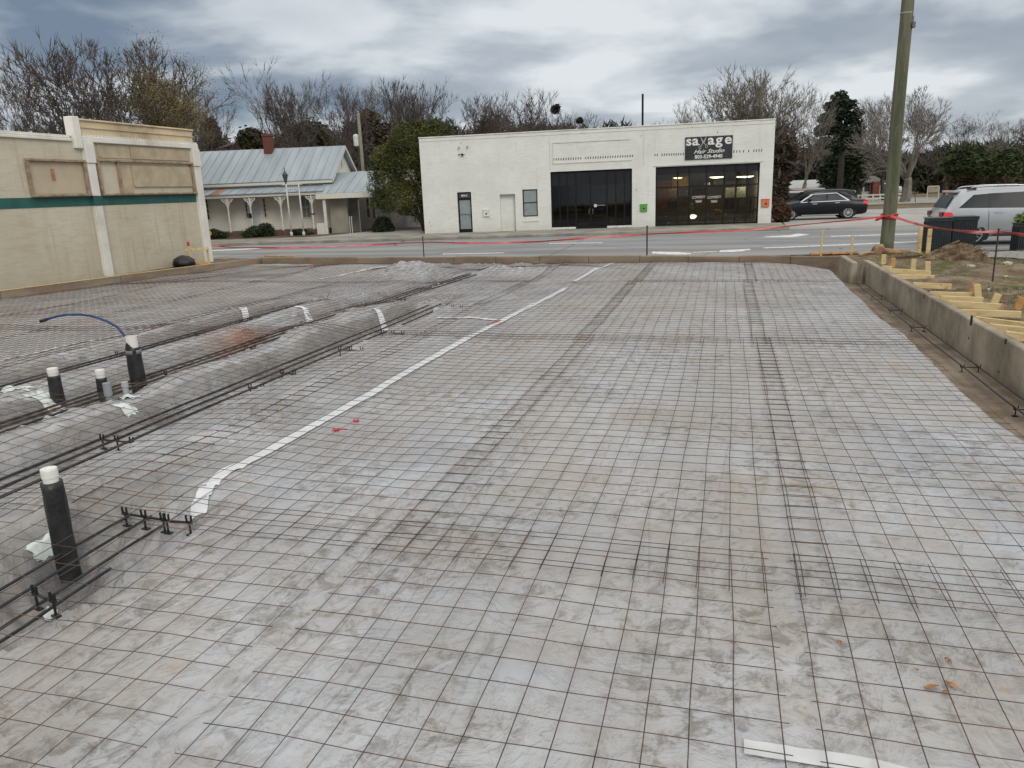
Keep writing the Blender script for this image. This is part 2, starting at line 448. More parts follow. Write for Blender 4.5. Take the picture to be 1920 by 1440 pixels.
# ================================================================ PLASTIC SHEET OVER THE FILL
PTRENCH = [(-3.38, 0.50, 0.30, -3.0, 3.75), (-4.86, 0.40, 0.20, -3, 12.0), (-6.15, 0.42, 0.21, -3, 17.6), (-7.50, 0.34, 0.17, -3, 12.2)]
CREASE = [(-3.62, 3.1, 0.55, 0.07), (-3.45, 3.75, 0.5, 0.07), (-6.55, 5.84, 0.45, 0.05), (-6.0, 6.4, 0.4, 0.05), (-4.5, 11.7, 0.55, 0.07), (-6.1, 10.6, 0.4, 0.06), (-5.85, 8.75, 0.5, 0.07), (-7.0, 11.9, 0.45, 0.06), (-5.75, 5.75, 0.4, 0.04)]
def S(x, y, fine=True, dk=1.0):
    x = np.asarray(x, float); y = np.asarray(y, float)
    z = 0.014 * vn(x, y, 1.7, 40, 2) + 0.006 * vn(x, y, 0.45, 41, 2)
    mask = np.zeros_like(z)
    for c0, w, d, ya, yb in PTRENCH:
        c = c0 + 0.05 * vn(y * 0 + 3.3, y, 1.3, int(-c0 * 10), 2)
        t = np.abs(x - c) / w
        p = (1 - sstep(0.45, 1.0 + 0.18 * vn(x, y, 0.5, 77, 2), t)) * (1 - sstep(yb - 0.45, yb, y))
        z = z - dk * d * p * (1 + 0.25 * vn(x, y, 0.7, 50, 2)); mask = np.maximum(mask, 1 - sstep(0.9, 1.7, t))
        # pushed-up lip on the far side
        z = z + dk * 0.03 * np.exp(-((x - c + w * 1.25) / 0.2) ** 2) * (1 - sstep(yb - 0.5, yb + 0.2, y)) * (1 + vn(x, y, 0.6, 60, 2))
    for hx, hwid, hh, ya_, yb_ in ((-4.12, .28, .06, 3.9, 9), (-5.55, .26, .085, -3, 12.5), (-6.86, .26, .075, -3, 12.5), (-8.0, .35, .06, -3, 12)):
        z = z + hh * np.exp(-((x - hx - .05 * vn(x, y, 1.2, 66)) / hwid) ** 2) * (1 + .35 * vn(x, y, 1.1, 67, 2)) * (1 - sstep(yb_ - 1.5, yb_, y)) * sstep(ya_ - .8, ya_, y)
    left = np.maximum(sstep(-3.35, -3.9, x), sstep(-2.85, -3.2, x) * sstep(3.6, 3.3, y))
    if fine:
        rid = 1 - np.abs(vn(x + 0.3 * vn(x, y, 0.8, 71), y, 0.16, 72, 3, 0.55))
        rid2 = 1 - np.abs(vn(x * 0.45, y + 0.25 * vn(x, y, 0.9, 74), 0.15, 75, 2, 0.4))
        z = z + (0.010 + 0.016 * mask) * left * (rid - 0.6) + 0.115 * mask * left * (rid2 - 0.6) * (0.4 + np.clip(vn(x, y, 0.7, 79), 0, 1))
        z = z + (1 - left) * 0.0028 * (rid - 0.6)
        z = z + 0.007 * sstep(9.05, 9.08, y + 0.05 * vn(x, y * 0, 0.8, 85)) + 0.007 * sstep(14.6, 14.63, y + 0.06 * vn(x, y * 0, 0.8, 86)) - 0.006 * sstep(-0.93, -0.91, x + 0.05 * vn(x * 0, y, 1.3, 87))
        z = z + (1 - left) * 0.0022 * vn(x, y, 0.05, 73, 2)
    z = z + left * 0.03 * vn(x, y, 1.1, 44, 2)
    for (a, b, rr, amp) in CREASE:
        r = np.hypot(x - a, y - b); th = np.arctan2(y - b, x - a)
        k = np.exp(-(r / rr) ** 2)
        z = z + k * amp * (0.25 + 0.75 * np.abs(np.sin(th * 5.5 + 2 * vn(th * 2, r * 3, 0.7, 81)))) * (0.3 + np.clip(r / rr, 0, 1)) - 0.04 * np.exp(-(r / 0.12) ** 2)
    for (a, b, rr, dpt) in ((-6.5, 5.75, .42, .10), (-6.15, 6.3, .4, .07), (-3.6, 2.9, .45, .06), (-5.78, 5.78, .36, .10), (-5.3, 5.6, .25, .04)):
        z = z - dpt * np.exp(-(np.hypot(x - a, y - b) / rr) ** 2)
    # heaps at the far end, with a hollow between them
    for (a, b, rx, ry, h) in ((-7.1, 16.4, 0.8, 0.6, 0.19), (-4.9, 16.4, 0.6, 0.4, 0.10), (-3.7, 16.9, 0.9, 0.45, 0.06), (-9.5, 17.5, 1.6, 0.9, 0.08), (-11.5, 15.0, 1.6, 1.1, 0.05)):
        r = np.hypot((x - a) / rx, (y - b) / ry); z = z + h * np.exp(-r ** 2) * (1 + 0.9 * (1 - 2 * np.abs(vn(x, y, 0.42, 90, 3, 0.45))))
    z = z + 0.05 * sstep(12, 18, y) * sstep(-4, -1, x)
    # the right hand edge falls into the footing trench
    return z
def x_edge(y):
    y = np.asarray(y, float)
    return 2.19 + 0.045 * vn(y * 0 + 1.5, y, 1.4, 11, 2) + 0.012 * vn(y * 0 + 4.5, y, 0.16, 12, 2) - 0.55 * sstep(17.2, 18.3, y)
ny = axis((-1.5, 1.2, 0.1), (1.2, 4.5, 0.018), (4.5, 9, 0.03), (9, 18.3, 0.055))
t = np.concatenate([np.linspace(0, 0.45, 150, endpoint=False), np.linspace(0.45, 0.985, 520, endpoint=False), np.linspace(0.985, 1, 14)])
TT, YY = np.meshgrid(t, ny)
XL = np.maximum(foot_inner(YY) + 0.03, -15.6); XE = x_edge(YY)
XX = XL + TT * (XE - XL)
yscale = (far_inner(XX) - 0.10 + 0.03 * vn(XX, YY * 0, 0.4, 14, 2) - 18.3) * sstep(12, 18.3, YY) + YY
ZZ = S(XX, yscale)
ZZ = ZZ - 0.13 * sstep(0.9915, 1.0, TT) * (1 + 0.2 * vn(XX, YY, 0.3, 15, 2)) - 0.018 * sstep(0.95, 0.99, TT) * (1 + vn(XX, YY, 0.7, 16, 2))
P2_ = lambda px, py: atz(px, py, 0.0)
m = Mat('dusty_grey_vapour_barrier', 0.42, spec=0.55)
big = m.noise(0.35, 5, 0.6, 0.6); med = m.noise(1.6, 8, 0.7, 0.8, co=m.coord(loc=(2, 5, 1))); small = m.noise(9, 8, 0.75, 0.6); speck = m.noise(30, 6, 0.7, 0.3)
film = m.mix(m.ramp(m.noise(0.8, 4, 0.5, co=m.coord(loc=(8, 1, 0))), 0.35, 0.65), (0.365, 0.378, 0.405), (0.48, 0.495, 0.525))
sx_ = m.n('ShaderNodeSeparateXYZ'); m.nt.links.new(m.coord(), sx_.inputs[0])
left_ = m.ramp(m.math('ADD', sx_.outputs[0], m.math('MULTIPLY', m.noise(0.9, 4, co=m.coord(loc=(31, 3, 0))), 1.2)), -3.0, -1.6, 1, 0)
farl_ = m.ramp(m.math('ADD', sx_.outputs[0], m.math('MULTIPLY', m.noise(0.5, 4, co=m.coord(loc=(11, 3, 0))), 3)), -8.5, -5.0, 1, 0)
film = m.mix(m.math('MULTIPLY', m.math('MULTIPLY', left_, m.ramp(m.noise(1.3, 6, 0.6, 1.0, co=m.coord(loc=(5, 5, 5))), 0.36, 0.6)), 0.6), film, (0.245, 0.255, 0.28))
dust = m.mix(m.ramp(small, 0.3, 0.7), (0.30, 0.27, 0.24), (0.43, 0.40, 0.365))
dm = m.math('ADD', m.math('MULTIPLY', m.ramp(big, 0.38, 0.66), 0.5), m.math('MULTIPLY', m.ramp(med, 0.40, 0.66), 0.55), clamp=True)
dm = m.math('MULTIPLY', dm, m.math('SUBTRACT', 1.0, m.math('MULTIPLY', m.math('SUBTRACT', left_, farl_), 0.45)))
dm = m.math('ADD', dm, m.math('MULTIPLY', farl_, 0.22), clamp=True)
c = m.mix(m.math('MULTIPLY', dm, 0.85), film, dust)
warm = m.math('MULTIPLY', m.ramp(m.noise(0.42, 5, 0.6, 0.8, co=m.coord(loc=(23, 14, 4))), 0.44, 0.60), m.ramp(m.noise(5, 7, 0.7), 0.34, 0.60, 0.45, 1))
c = m.mix(m.math('MULTIPLY', m.math('MULTIPLY', warm, m.math('SUBTRACT', 1.0, m.math('MULTIPLY', left_, 0.5))), 0.40), c, (0.35, 0.305, 0.262))
c = m.mix(m.math('MULTIPLY', m.math('MULTIPLY', m.ramp(small, 0.46, 0.62), m.ramp(m.noise(1.1, 6, 0.65, co=m.coord(loc=(3, 3, 3))), 0.36, 0.58)), 0.78), c, (0.165, 0.145, 0.125))
c = m.mix(m.math('MULTIPLY', m.ramp(speck, 0.60, 0.72), 0.35), c, (0.16, 0.14, 0.12))
c = m.mix(m.math('MULTIPLY', m.math('MULTIPLY', m.ramp(m.noise(1.3, 9, 0.75, 0.6, co=m.coord(loc=(17, 5, 1), scale=(1, 1.8, 1))), 0.54, 0.68), m.ramp(m.noise(7, 8, 0.75, 0.3), 0.40, 0.58)), 0.75), c, (0.34, 0.245, 0.15))
c = m.mix(m.math('MULTIPLY', m.ramp(m.noise(0.7, 6, 0.7, 0.6, co=m.coord(loc=(1, 25, 1))), 0.66, 0.76), 0.6), c, (0.33, 0.15, 0.09))
bank_shade = None  # shade of the folds on the trench banks, painted into the film colour
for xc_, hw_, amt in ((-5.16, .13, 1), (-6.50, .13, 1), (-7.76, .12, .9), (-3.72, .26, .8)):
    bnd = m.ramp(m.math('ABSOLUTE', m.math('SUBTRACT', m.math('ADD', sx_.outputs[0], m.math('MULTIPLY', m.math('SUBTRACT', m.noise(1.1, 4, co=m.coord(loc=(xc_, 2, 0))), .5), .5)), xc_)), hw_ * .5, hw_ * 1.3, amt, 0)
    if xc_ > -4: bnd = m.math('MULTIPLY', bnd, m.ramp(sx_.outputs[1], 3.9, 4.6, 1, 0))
    bank_shade = bnd if bank_shade is None else m.math('MAXIMUM', bank_shade, bnd)
bank_shade = m.math('MULTIPLY', bank_shade, m.ramp(m.noise(0.8, 6, 0.65, co=m.coord(loc=(41, 7, 3), scale=(1, .7, 1))), 0.36, 0.50))
bank_shade = m.math('MULTIPLY', bank_shade, m.ramp(sx_.outputs[1], 11.5, 13.5, 1, 0.15))
c = m.mix(m.math('MULTIPLY', bank_shade, 0.9), c, m.mix(m.ramp(med, .35, .6), (0.14, 0.135, 0.13), (0.23, 0.215, 0.20)))
cl_ = P2_(478, 636)
ddx = m.math('DIVIDE', m.math('SUBTRACT', sx_.outputs[0], float(cl_[0])), 0.75); ddy = m.math('DIVIDE', m.math('SUBTRACT', sx_.outputs[1], float(cl_[1])), 0.8)
rr_c = m.math('ADD', m.math('SQRT', m.math('ADD', m.math('MULTIPLY', ddx, ddx), m.math('MULTIPLY', ddy, ddy))), m.math('MULTIPLY', m.math('SUBTRACT', m.noise(3.5, 6, 0.7), 0.5), 1.6))
c = m.mix(m.ramp(rr_c, 0.35, 0.95, 0.85, 0), c, (0.31, 0.165, 0.115))
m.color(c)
m.rough(m.math('ADD', m.math('MULTIPLY', dm, 0.28), 0.33))
wr = m.noise(2.4, 5, 0.6, 2.4, co=m.coord(loc=(1, 2, 3)))
rdg = m.math('ABSOLUTE', m.math('SUBTRACT', wr, 0.5))
m.bump(m.ramp(rdg, 0.0, 0.10, 1, 0), 0.34, 0.018)
long_ = m.math('ABSOLUTE', m.math('SUBTRACT', m.noise(0.8, 3, 0.5, 0.8, co=m.coord(scale=(2.6, .5, 1), rot=(0, 0, .35))), 0.5))
m.bump(m.ramp(long_, 0.0, 0.035, 1, 0), 0.35, 0.02)
wr2 = m.math('ABSOLUTE', m.math('SUBTRACT', m.noise(9, 4, 0.6, 1.6), 0.5))
m.bump(m.ramp(wr2, 0.0, 0.09, 1, 0), 0.14, 0.005)
m.bump(m.noise(40, 4, 0.6), 0.15, 0.004)
FILM = m.m
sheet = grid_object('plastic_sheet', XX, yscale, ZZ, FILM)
tag(sheet, 'dusty grey plastic sheet spread over the fill under the wire mesh', 'plastic sheet')

# clay stain patches sit in the sheet's own dirt; seam tapes are parts of the sheet
TAPE = simple('white_seam_tape', (0.66, 0.68, 0.70), 0.5, 0.07, 3, dirt=((0.42, 0.38, 0.33), 0.5))
def ribbon_on_sheet(path, width, name, mat_, lift=0.009, parent=None, step=0.03, label=None):
    pts = [np.array(p[:2], float) for p in path]
    # resample with catmull-rom
    res = []
    P = [2 * pts[0] - pts[1]] + pts + [2 * pts[-1] - pts[-2]]
    for i in range(1, len(P) - 2):
        L = np.linalg.norm(P[i + 1] - P[i]); k = max(2, int(L / step))
        for j in range(k):
            t_ = j / k; a_, b_, c_, d_ = P[i - 1], P[i], P[i + 1], P[i + 2]
            res.append(0.5 * ((2 * b_) + (-a_ + c_) * t_ + (2 * a_ - 5 * b_ + 4 * c_ - d_) * t_ ** 2 + (-a_ + 3 * b_ - 3 * c_ + d_) * t_ ** 3))
    res.append(pts[-1]); res = np.array(res)
    d = np.gradient(res, axis=0); d /= np.linalg.norm(d, axis=1)[:, None]; nrm = np.stack([-d[:, 1], d[:, 0]], 1)
    w = width * (1 + 0.05 * vn(res[:, 0], res[:, 1], 0.2, 5))
    rows = []
    for s_ in np.linspace(-0.5, 0.5, 5):
        q = res + nrm * (w * s_)[:, None]
        rows.append(np.stack([q[:, 0], q[:, 1], S(q[:, 0], q[:, 1]) + lift], 1))
    mb = MB(); mb.grid(np.array(rows)); o = mb.build(name, mat_, parent, smooth=True)
    if label: o['label'] = label
    return o
def P2(px, py, z=0.0): return tuple(atz(px, py, z)[:2])
ribbon_on_sheet([P2(372, 972, -.04), P2(392, 935, -.03), P2(425, 897), P2(470, 868), P2(560, 815), P2(700, 738), P2(850, 650), P2(930, 608), P2(1010, 569), P2(1062, 541)], 0.105, 'tape_and_glint_strip', TAPE, parent=sheet, label='long white seam tape running away from the nearest trench')
ribbon_on_sheet([P2(1075, 531), P2(1110, 513), P2(1150, 496)], 0.11, 'tape_and_glint_strip', TAPE, parent=sheet)
ribbon_on_sheet([P2(1395, 1398), P2(1500, 1414), P2(1620, 1432), P2(1720, 1458)], 0.075, 'tape_and_glint_strip', simple('painted_glint', (0.56, 0.57, 0.57), 0.4, 0.12, 5, dirt=((0.42, 0.40, 0.37), 0.6)), parent=sheet, label='short pale strip painted as a glint at the bottom right')  # not a real seam: a pale strip stands in for a soft glint
ribbon_on_sheet([P2(820, 597), P2(870, 597), P2(930, 601)], 0.10, 'tape_and_glint_strip', TAPE, parent=sheet)
for a_, b_ in (([(405, 586), (448, 585), (462, 592), (478, 607)], 0.11), ([(555, 592), (572, 592), (590, 601), (607, 613)], 0.11), ([(700, 594), (712, 595), (728, 606), (742, 616)], 0.11)):
    ribbon_on_sheet([P2(*p) for p in a_], b_, 'tape_and_glint_strip', TAPE, parent=sheet)
ribbon_on_sheet([P2(600, 527), P2(690, 513), P2(760, 502)], 0.13, 'tape_and_glint_strip', TAPE, parent=sheet)
ribbon_on_sheet([P2(-40, 690), P2(60, 664), P2(150, 643), P2(235, 628)], 0.06, 'tape_and_glint_strip', TAPE, parent=sheet)
# pale bright film left of the long tape
# ================================================================ FOUNDATION WALLS
m = Mat('board_marked_concrete', 0.85, spec=0.25)
cc = m.mix(m.ramp(m.noise(1.4, 7, 0.65), 0.3, 0.7), (0.20, 0.165, 0.12), (0.42, 0.365, 0.28))
cc = m.mix(m.math('MULTIPLY', m.ramp(m.noise(2.2, 6, 0.7, co=m.coord(scale=(1, 1, 0.18))), 0.48, 0.66), 0.42), cc, (0.14, 0.12, 0.095))
cc = m.mix(m.math('MULTIPLY', m.ramp(m.noise(26, 4, 0.7), 0.60, 0.70), 0.6), cc, (0.13, 0.12, 0.105))
m.color(cc); m.bump(m.noise(30, 5, 0.7), 0.35, 0.01); CONC = m.m
m = Mat('soil_stained_concrete', 0.9, spec=0.2)
cc = m.mix(m.ramp(m.noise(0.9, 7, 0.7, co=m.coord(scale=(0.6, 0.6, 2))), 0.32, 0.68), (0.155, 0.12, 0.085), (0.29, 0.235, 0.175))
cc = m.mix(m.math('MULTIPLY', m.ramp(m.noise(1.1, 5, 0.6, co=m.coord(loc=(6, 3, 1))), 0.55, 0.7), 0.55), cc, (0.27, 0.14, 0.09))
m.color(cc); m.bump(m.noise(25, 5, 0.7), 0.4, 0.01); CONC_SOIL = m.m
def wall_run(name, pts, thick, z0, z1, mat_, label, joints=True, cell=0.25, side=1):
    """cast wall along pts (inner face); thickness lies to `side` of the direction"""
    mb = MB()
    for (a, b, dz) in pts:
        a = Vector((*a, 0)); b = Vector((*b, 0)); d = (b - a); L = d.length; d.normalize(); nn = Vector((-d.y, d.x, 0)) * side
        M = Matrix(((d.x, nn.x, 0, a.x), (d.y, nn.y, 0, a.y), (0, 0, 1, 0), (0, 0, 0, 1)))
        mb.bbox((0.004, 0, z0), (L - 0.004, thick, z1 + dz), 0.012, M=M)
    o = mb.build(name, mat_); return tag(o, label, 'wall')
rw = wall_run('foundation_wall', [((2.70, -2), (2.70, 2.4), 0), ((2.70, 2.4), (2.69, 4.9), 0.0), ((2.69, 4.9), (2.685, 7.3), 0.003), ((2.685, 7.3), (2.67, 9.75), 0), ((2.668, 9.75), (2.66, 12.2), 0.004), ((2.66, 12.2), (2.655, 14.65), 0.0), ((2.655, 14.65), (2.65, 16.3), 0.002)], 0.105, -0.35, 0.25, CONC, 'long grey concrete foundation wall beside the yellow timbers', side=-1)
# form tie holes and a dark knock-out patch in that wall
DARK = simple('dark_recess', (0.025, 0.022, 0.02), 0.9)
th = MB()
for (px, py, w, h) in ((1822, 601, 0.07, 0.11), (1735, 556, 0.03, 0.06), (1885, 640, 0.04, 0.05), (1872, 697, 0.02, 0.02), (1817, 634, 0.016, 0.03), (1708, 545, 0.014, 0.06)):
    p = atX(px, py, 2.675); xw = float(np.interp(p[1], [7.3, 9.75, 12.2, 14.65], [2.685, 2.67, 2.66, 2.655])); th.box((xw - .004, p[1] - w / 2, p[2] - h / 2), (xw + .002, p[1] + w / 2, p[2] + h / 2))
th.build('tie_recess', DARK, rw)
wall_run('foundation_wall', [((2.37, 15.95), (2.36, 17.55), -0.01)], 0.12, -0.35, 0.25, CONC, 'short grey concrete wall stub in the far right corner', side=-1)
fw = []
for i in range(len(FARPTS) - 1):
    fw.append((FARPTS[i], FARPTS[i + 1], [0.015, -0.005, 0.0, 0.012, -0.004, 0.0][i]))
seg2 = []
for (a, b, dz) in fw:
    mid = ((a[0] + b[0]) / 2, (a[1] + b[1]) / 2 + 0.008)
    seg2 += [(a, mid, dz), (mid, b, dz - 0.006)]
wall_run('foundation_wall', seg2, 0.2, -0.45, 0.2, CONC_SOIL, 'low soil stained concrete wall along the street side of the slab', side=1)
lf = [((float(foot_inner(y0)), y0), (float(foot_inner(y1)), y1), dz) for y0, y1, dz in ((10.0, 12.41, 0), (12.41, 15.2, 0), (15.2, 18.0, 0.005), (18.0, 19.9, 0.01))]
lo = wall_run('foundation_wall', lf, 0.16, -0.45, 0.2, CONC_SOIL, 'tan concrete footing wall along the cream brick building', side=1)
yb = MB()
for (a, b, dz) in lf[:3]:
    yb.beam((a[0] - 0.02, a[1], 0.207 + dz), (b[0] - 0.02, b[1], 0.207 + dz), 0.05, 0.012, c=0.002)
LUMBER = Mat('fresh_pine_lumber', 0.75, spec=0.25)
lc = LUMBER.mix(LUMBER.ramp(LUMBER.noise(3, 5, 0.6, 1.0, co=LUMBER.coord(scale=(1, 6, 6))), 0.3, 0.7), (0.54, 0.40, 0.19), (0.70, 0.56, 0.32))
lc = LUMBER.mix(LUMBER.math('MULTIPLY', LUMBER.ramp(LUMBER.noise(6, 3), 0.62, 0.7), 0.5), lc, (0.25, 0.13, 0.05))
LUMBER.color(lc); LUMBER.bump(LUMBER.noise(40, 3), 0.15, 0.004); LUMBER = LUMBER.m
yb.build('form_edge_strip', LUMBER, lo, label=None) if False else yb.build('form_edge_strip', LUMBER, lo)

# ================================================================ WELDED WIRE MESH SHEETS
m = Mat('rusty_steel_wire', 0.75, metallic=0.2, spec=0.3)
m.color(m.mix(m.ramp(m.noise(2.2, 5, 0.7), 0.35, 0.65), (0.060, 0.050, 0.045), (0.165, 0.10, 0.07)))
WIRE = m.m
_mx = np.arange(-15.7, 2.45, 0.05); _my = np.arange(-2.5, 19.9, 0.05)
_MX, _MY = np.meshgrid(_mx, _my)
_b = S(_MX, _MY, False, 0.22)
_k = np.ones(25) / 25
_s = np.apply_along_axis(lambda r: np.convolve(np.pad(r, 12, 'edge'), _k, 'valid'), 0, _b)
_s = np.apply_along_axis(lambda r: np.convolve(np.pad(r, 12, 'edge'), _k, 'valid'), 1, _s)
_f = S(_MX, _MY, True)
_k5 = np.ones(5) / 5
_f = np.apply_along_axis(lambda r: np.convolve(np.pad(r, 2, 'edge'), _k5, 'valid'), 0, _f)
_f = np.apply_along_axis(lambda r: np.convolve(np.pad(r, 2, 'edge'), _k5, 'valid'), 1, _f)
_MS = np.maximum(np.maximum(_b + 0.002, _s + 0.014), _f + 0.008)
_k9 = np.ones(15) / 15
_w = np.apply_along_axis(lambda r: np.convolve(np.pad(r, 7, 'edge'), _k9, 'valid'), 0, _MS)
_w = np.apply_along_axis(lambda r: np.convolve(np.pad(r, 7, 'edge'), _k9, 'valid'), 1, _w)
_lf = sstep(-2.7, -3.3, _MX)
_MS = _MS * (1 - _lf) + np.maximum(_w + 0.022, _f + 0.003) * _lf + 0.007 * (1 + vn(_MX, _MY, 0.8, 120, 2))
def Msurf(x, y):
    """the level the wire mesh lies at: on the sheet, bridging its hollows"""
    fx = np.clip((np.asarray(x, float) + 15.7) / 0.05, 0, len(_mx) - 1.001); fy = np.clip((np.asarray(y, float) + 2.5) / 0.05, 0, len(_my) - 1.001)
    ix = fx.astype(int); iy = fy.astype(int); u = fx - ix; v = fy - iy
    return (_MS[iy, ix] * (1 - u) + _MS[iy, ix + 1] * u) * (1 - v) + (_MS[iy + 1, ix] * (1 - u) + _MS[iy + 1, ix + 1] * u) * v
SP = 0.1524
def mesh_sheet(x0, y0, nx, ny_, ang, seed, xmax=None):
    mb = MB(); rnd = random.Random(seed)
    ca, sa = math.cos(ang), math.sin(ang)
    def run(us, vs_, r, dz):
        x = x0 + us * ca - vs_ * sa; y = y0 + us * sa + vs_ * ca
        wx = 0.006 * vn(x, y, 0.5, seed) + 0.012 * vn(x, y, 2.2, seed + 2); wy = 0.006 * vn(x, y, 0.5, seed + 1)
        x = x + wx; y = y + wy
        keep = (x < x_edge(y) - 0.10) & (x > foot_inner(y) + 0.1) & (y < far_inner(x) - 0.15)
        z = Msurf(x, y) + dz + 0.003 * vn(x, y, 0.25, seed + 3) + (seed % 3) * 0.0025
        pts = np.stack([x, y, z], 1); cur = []
        for i in range(len(pts)):
            if keep[i]: cur.append(pts[i])
            else:
                if len(cur) > 1: rectube(mb, cur, r)
                cur = []
        if len(cur) > 1: rectube(mb, cur, r)
    over = 0.025
    for i in range(nx):
        ue = i * SP
        v0 = -0.08 - rnd.random() * 0.02; v1 = (ny_ - 1) * SP + 0.08 + rnd.random() * .02
        vs_ = np.linspace(v0, v1, int((v1 - v0) / 0.0762) + 1)
        run(np.full_like(vs_, ue + rnd.uniform(-.003, .003)), vs_, 0.0022, 0.0)
    for j in range(ny_):
        u0 = -over; u1 = (nx - 1) * SP + over
        us = np.linspace(u0, u1, int((u1 - u0) / 0.0762) + 1)
        run(us, np.full_like(us, j * SP + rnd.uniform(-.003, .003)), 0.0022, 0.0042)
    return mb
def rectube(mb, pts, r):
    P = np.array(pts); d = np.gradient(P, axis=0); d /= np.linalg.norm(d, axis=1)[:, None]
    sx = np.stack([-d[:, 1], d[:, 0], np.zeros(len(P))], 1); sx /= np.linalg.norm(sx, axis=1)[:, None]
    up = np.cross(sx, d) * -1
    k = len(P)
    ring = np.stack([P + sx * r, P + up * r, P - sx * r, P - up * r], 1).reshape(-1, 3)
    fs = [(i * 4 + j, i * 4 + (j + 1) % 4, i * 4 + 4 + (j + 1) % 4, i * 4 + 4 + j) for i in range(k - 1) for j in range(4)]
    fs += [(0, 1, 2, 3), (4 * k - 4, 4 * k - 3, 4 * k - 2, 4 * k - 1)]
    mb.add(ring, fs)
rows = [(-2.05, 3.60, 'nearest row'), (3.34, 9.22, 'second row'), (9.02, 14.82, 'third row'), (14.62, 18.7, 'farthest row')]
cols = [0.36 - i * 14 * 0.1524 for i in range(8)]
cname = ['beside the right hand trench', 'right of the long white tape', 'over the nearest trench and long tape', 'around the upright pipes', 'just left of the pipes', 'third column from the left footing', 'second column from the left footing', 'along the left footing']
for ri, (ya, yb_, rn) in enumerate(rows):
    for ci, xa in enumerate(cols):
        nx = (16 if ri else 14) if ci else (14 if ri else 12)
        jx = [0.0, 0.03, -0.02, 0.05][ri] + random.uniform(-.006, .006)
        if ri == 0 and ci > 4: continue
        ny_ = int(round((yb_ - ya) / SP)) + 1
        y_off = random.uniform(-.008, .008)
        if ri == 0: jx = 0.02
        mb = mesh_sheet(xa + jx, ya + y_off, nx, ny_, R(random.uniform(-0.12, 0.12)), 300 + ri * 20 + ci)
        if not mb.v: continue
        o = mb.build('wire_mesh_sheet', WIRE)
        tag(o, 'welded wire mesh sheet, %s, %s' % (rn, cname[ci]), 'wire mesh', 'welded wire mesh sheets lying on the plastic')

# ================================================================ REINFORCING BARS AND THEIR CHAIRS
REBAR = simple('dark_rebar', (0.035, 0.038, 0.042), 0.6, 0.3, 8, metallic=0.4)
BLACKP = simple('black_plastic', (0.012, 0.012, 0.013), 0.45, 0.1)
def rebar(path, label, group, r=0.0120):
    mb = MB(); pts = []
    for (a, b) in zip(path[:-1], path[1:]):
        a = np.array(a, float); b = np.array(b, float); k = max(2, int(np.linalg.norm(b - a) / 0.25))
        for i in range(k):
            p = a + (b - a) * i / k
            pts.append((p[0] + 0.006 * float(vn(p[0] * 3 + a[0] * 9, p[1], 0.9, 5)), p[1], p[2] + 0.008 * float(vn(p[0], p[1], 1.1, 6))))
    pts.append(path[-1])
    mb.tube(pts, r, 6); o = mb.build('rebar', REBAR, smooth=True)
    return tag(o, label, 'rebar', group)
TA, TB, TC, TD, TR = ('bars of the nearest trench', 'bars of the second trench', 'bars of the third trench', 'bars of the fourth trench', 'bars of the right hand trench')
for i, (xa, za, ye) in enumerate(((-3.62, -.07, 3.62), (-3.45, -.06, 3.60), (-3.31, -.08, 3.56), (-3.17, -.06, 2.95))):
    rebar([(xa, 0.6, za), (xa, 2.4, za - .012), (xa - 0.01, ye, za)], ['dark rebar at the left of the nearest trench', 'dark rebar running behind the foot of the nearest black pipe', 'dark rebar right of the nearest black pipe', 'bluish black rebar nearest the mesh edge, ending at the small chair'][i], TA, 0.0095)
for i, (xa, ye) in enumerate(((-4.93, 11.75), (-4.78, 11.9), (-4.63, 11.6))):
    rebar([(xa, 2.6, .0), (xa + .02, 6, .005), (xa + 0.1 + 0.02 * i, ye, .03)], 'dark rebar in the second trench, %s of three side by side' % ['leftmost', 'middle', 'rightmost'][i], TB)
for i, (xa, ye) in enumerate(((-6.22, 17.5), (-6.10, 17.8), (-5.96, 17.6))):
    rebar([(xa, 3.5, .005), (xa + .06, 9, 0.02), (xa + 0.45, 15, 0.05), (xa + 0.7, ye, 0.08)], 'dark rebar in the third trench, %s of three side by side' % ['leftmost', 'middle', 'rightmost'][i], TC)
for i, (xa, ye) in enumerate(((-7.62, 12.0), (-7.50, 12.0))):
    rebar([(xa, 4.5, 0.0), (xa + .3, ye, 0.04)], 'dark rebar in the fourth trench, %s of two side by side' % ['left', 'right'][i], TD)
for i, xa in enumerate((2.45, 2.60)):
    rebar([(xa, 1.0, -.13), (xa, 9, -.13), (xa - .03, 15.6, -.13)], 'rusty dark rebar in the right hand trench, %s' % ['on the plastic side', 'under the concrete wall'][i], TR, 0.008)

def chair_proto(n, label, group, w=0.14, h=0.10):
    """bar chair: a thin rail on short legs with an open clip per bar"""
    root = empty('rebar_chair', (0, 0, 0), label, 'rebar chair', group)
    rl = MB(); rl.beam((-0.02, 0, h * 0.75), (w * (n - 1) + 0.02, 0, h * 0.75), 0.010, 0.012, c=0.002); rl.build('rail', BLACKP, root)
    for i in range(n):
        x = i * w
        c_ = MB()
        c_.beam((x - 0.014, 0, h * .75), (x - 0.016, 0, h * .75 + 0.042), 0.012, 0.006, c=.001, up=(1, 0, 0))
        c_.beam((x + 0.014, 0, h * .75), (x + 0.016, 0, h * .75 + 0.042), 0.012, 0.006, c=.001, up=(1, 0, 0))
        c_.box((x - 0.016, -0.008, h * .75 - .004), (x + 0.016, 0.008, h * .75 + 0.006)); c_.build('clip', BLACKP, root)
        l_ = MB(); l_.beam((x, 0, 0.004), (x, 0, h * .75), 0.010, 0.008, c=.001, up=(1, 0, 0)); l_.box((x - 0.022, -0.012, 0), (x + 0.022, 0.012, 0.008)); l_.build('leg', BLACKP, root)
    return root
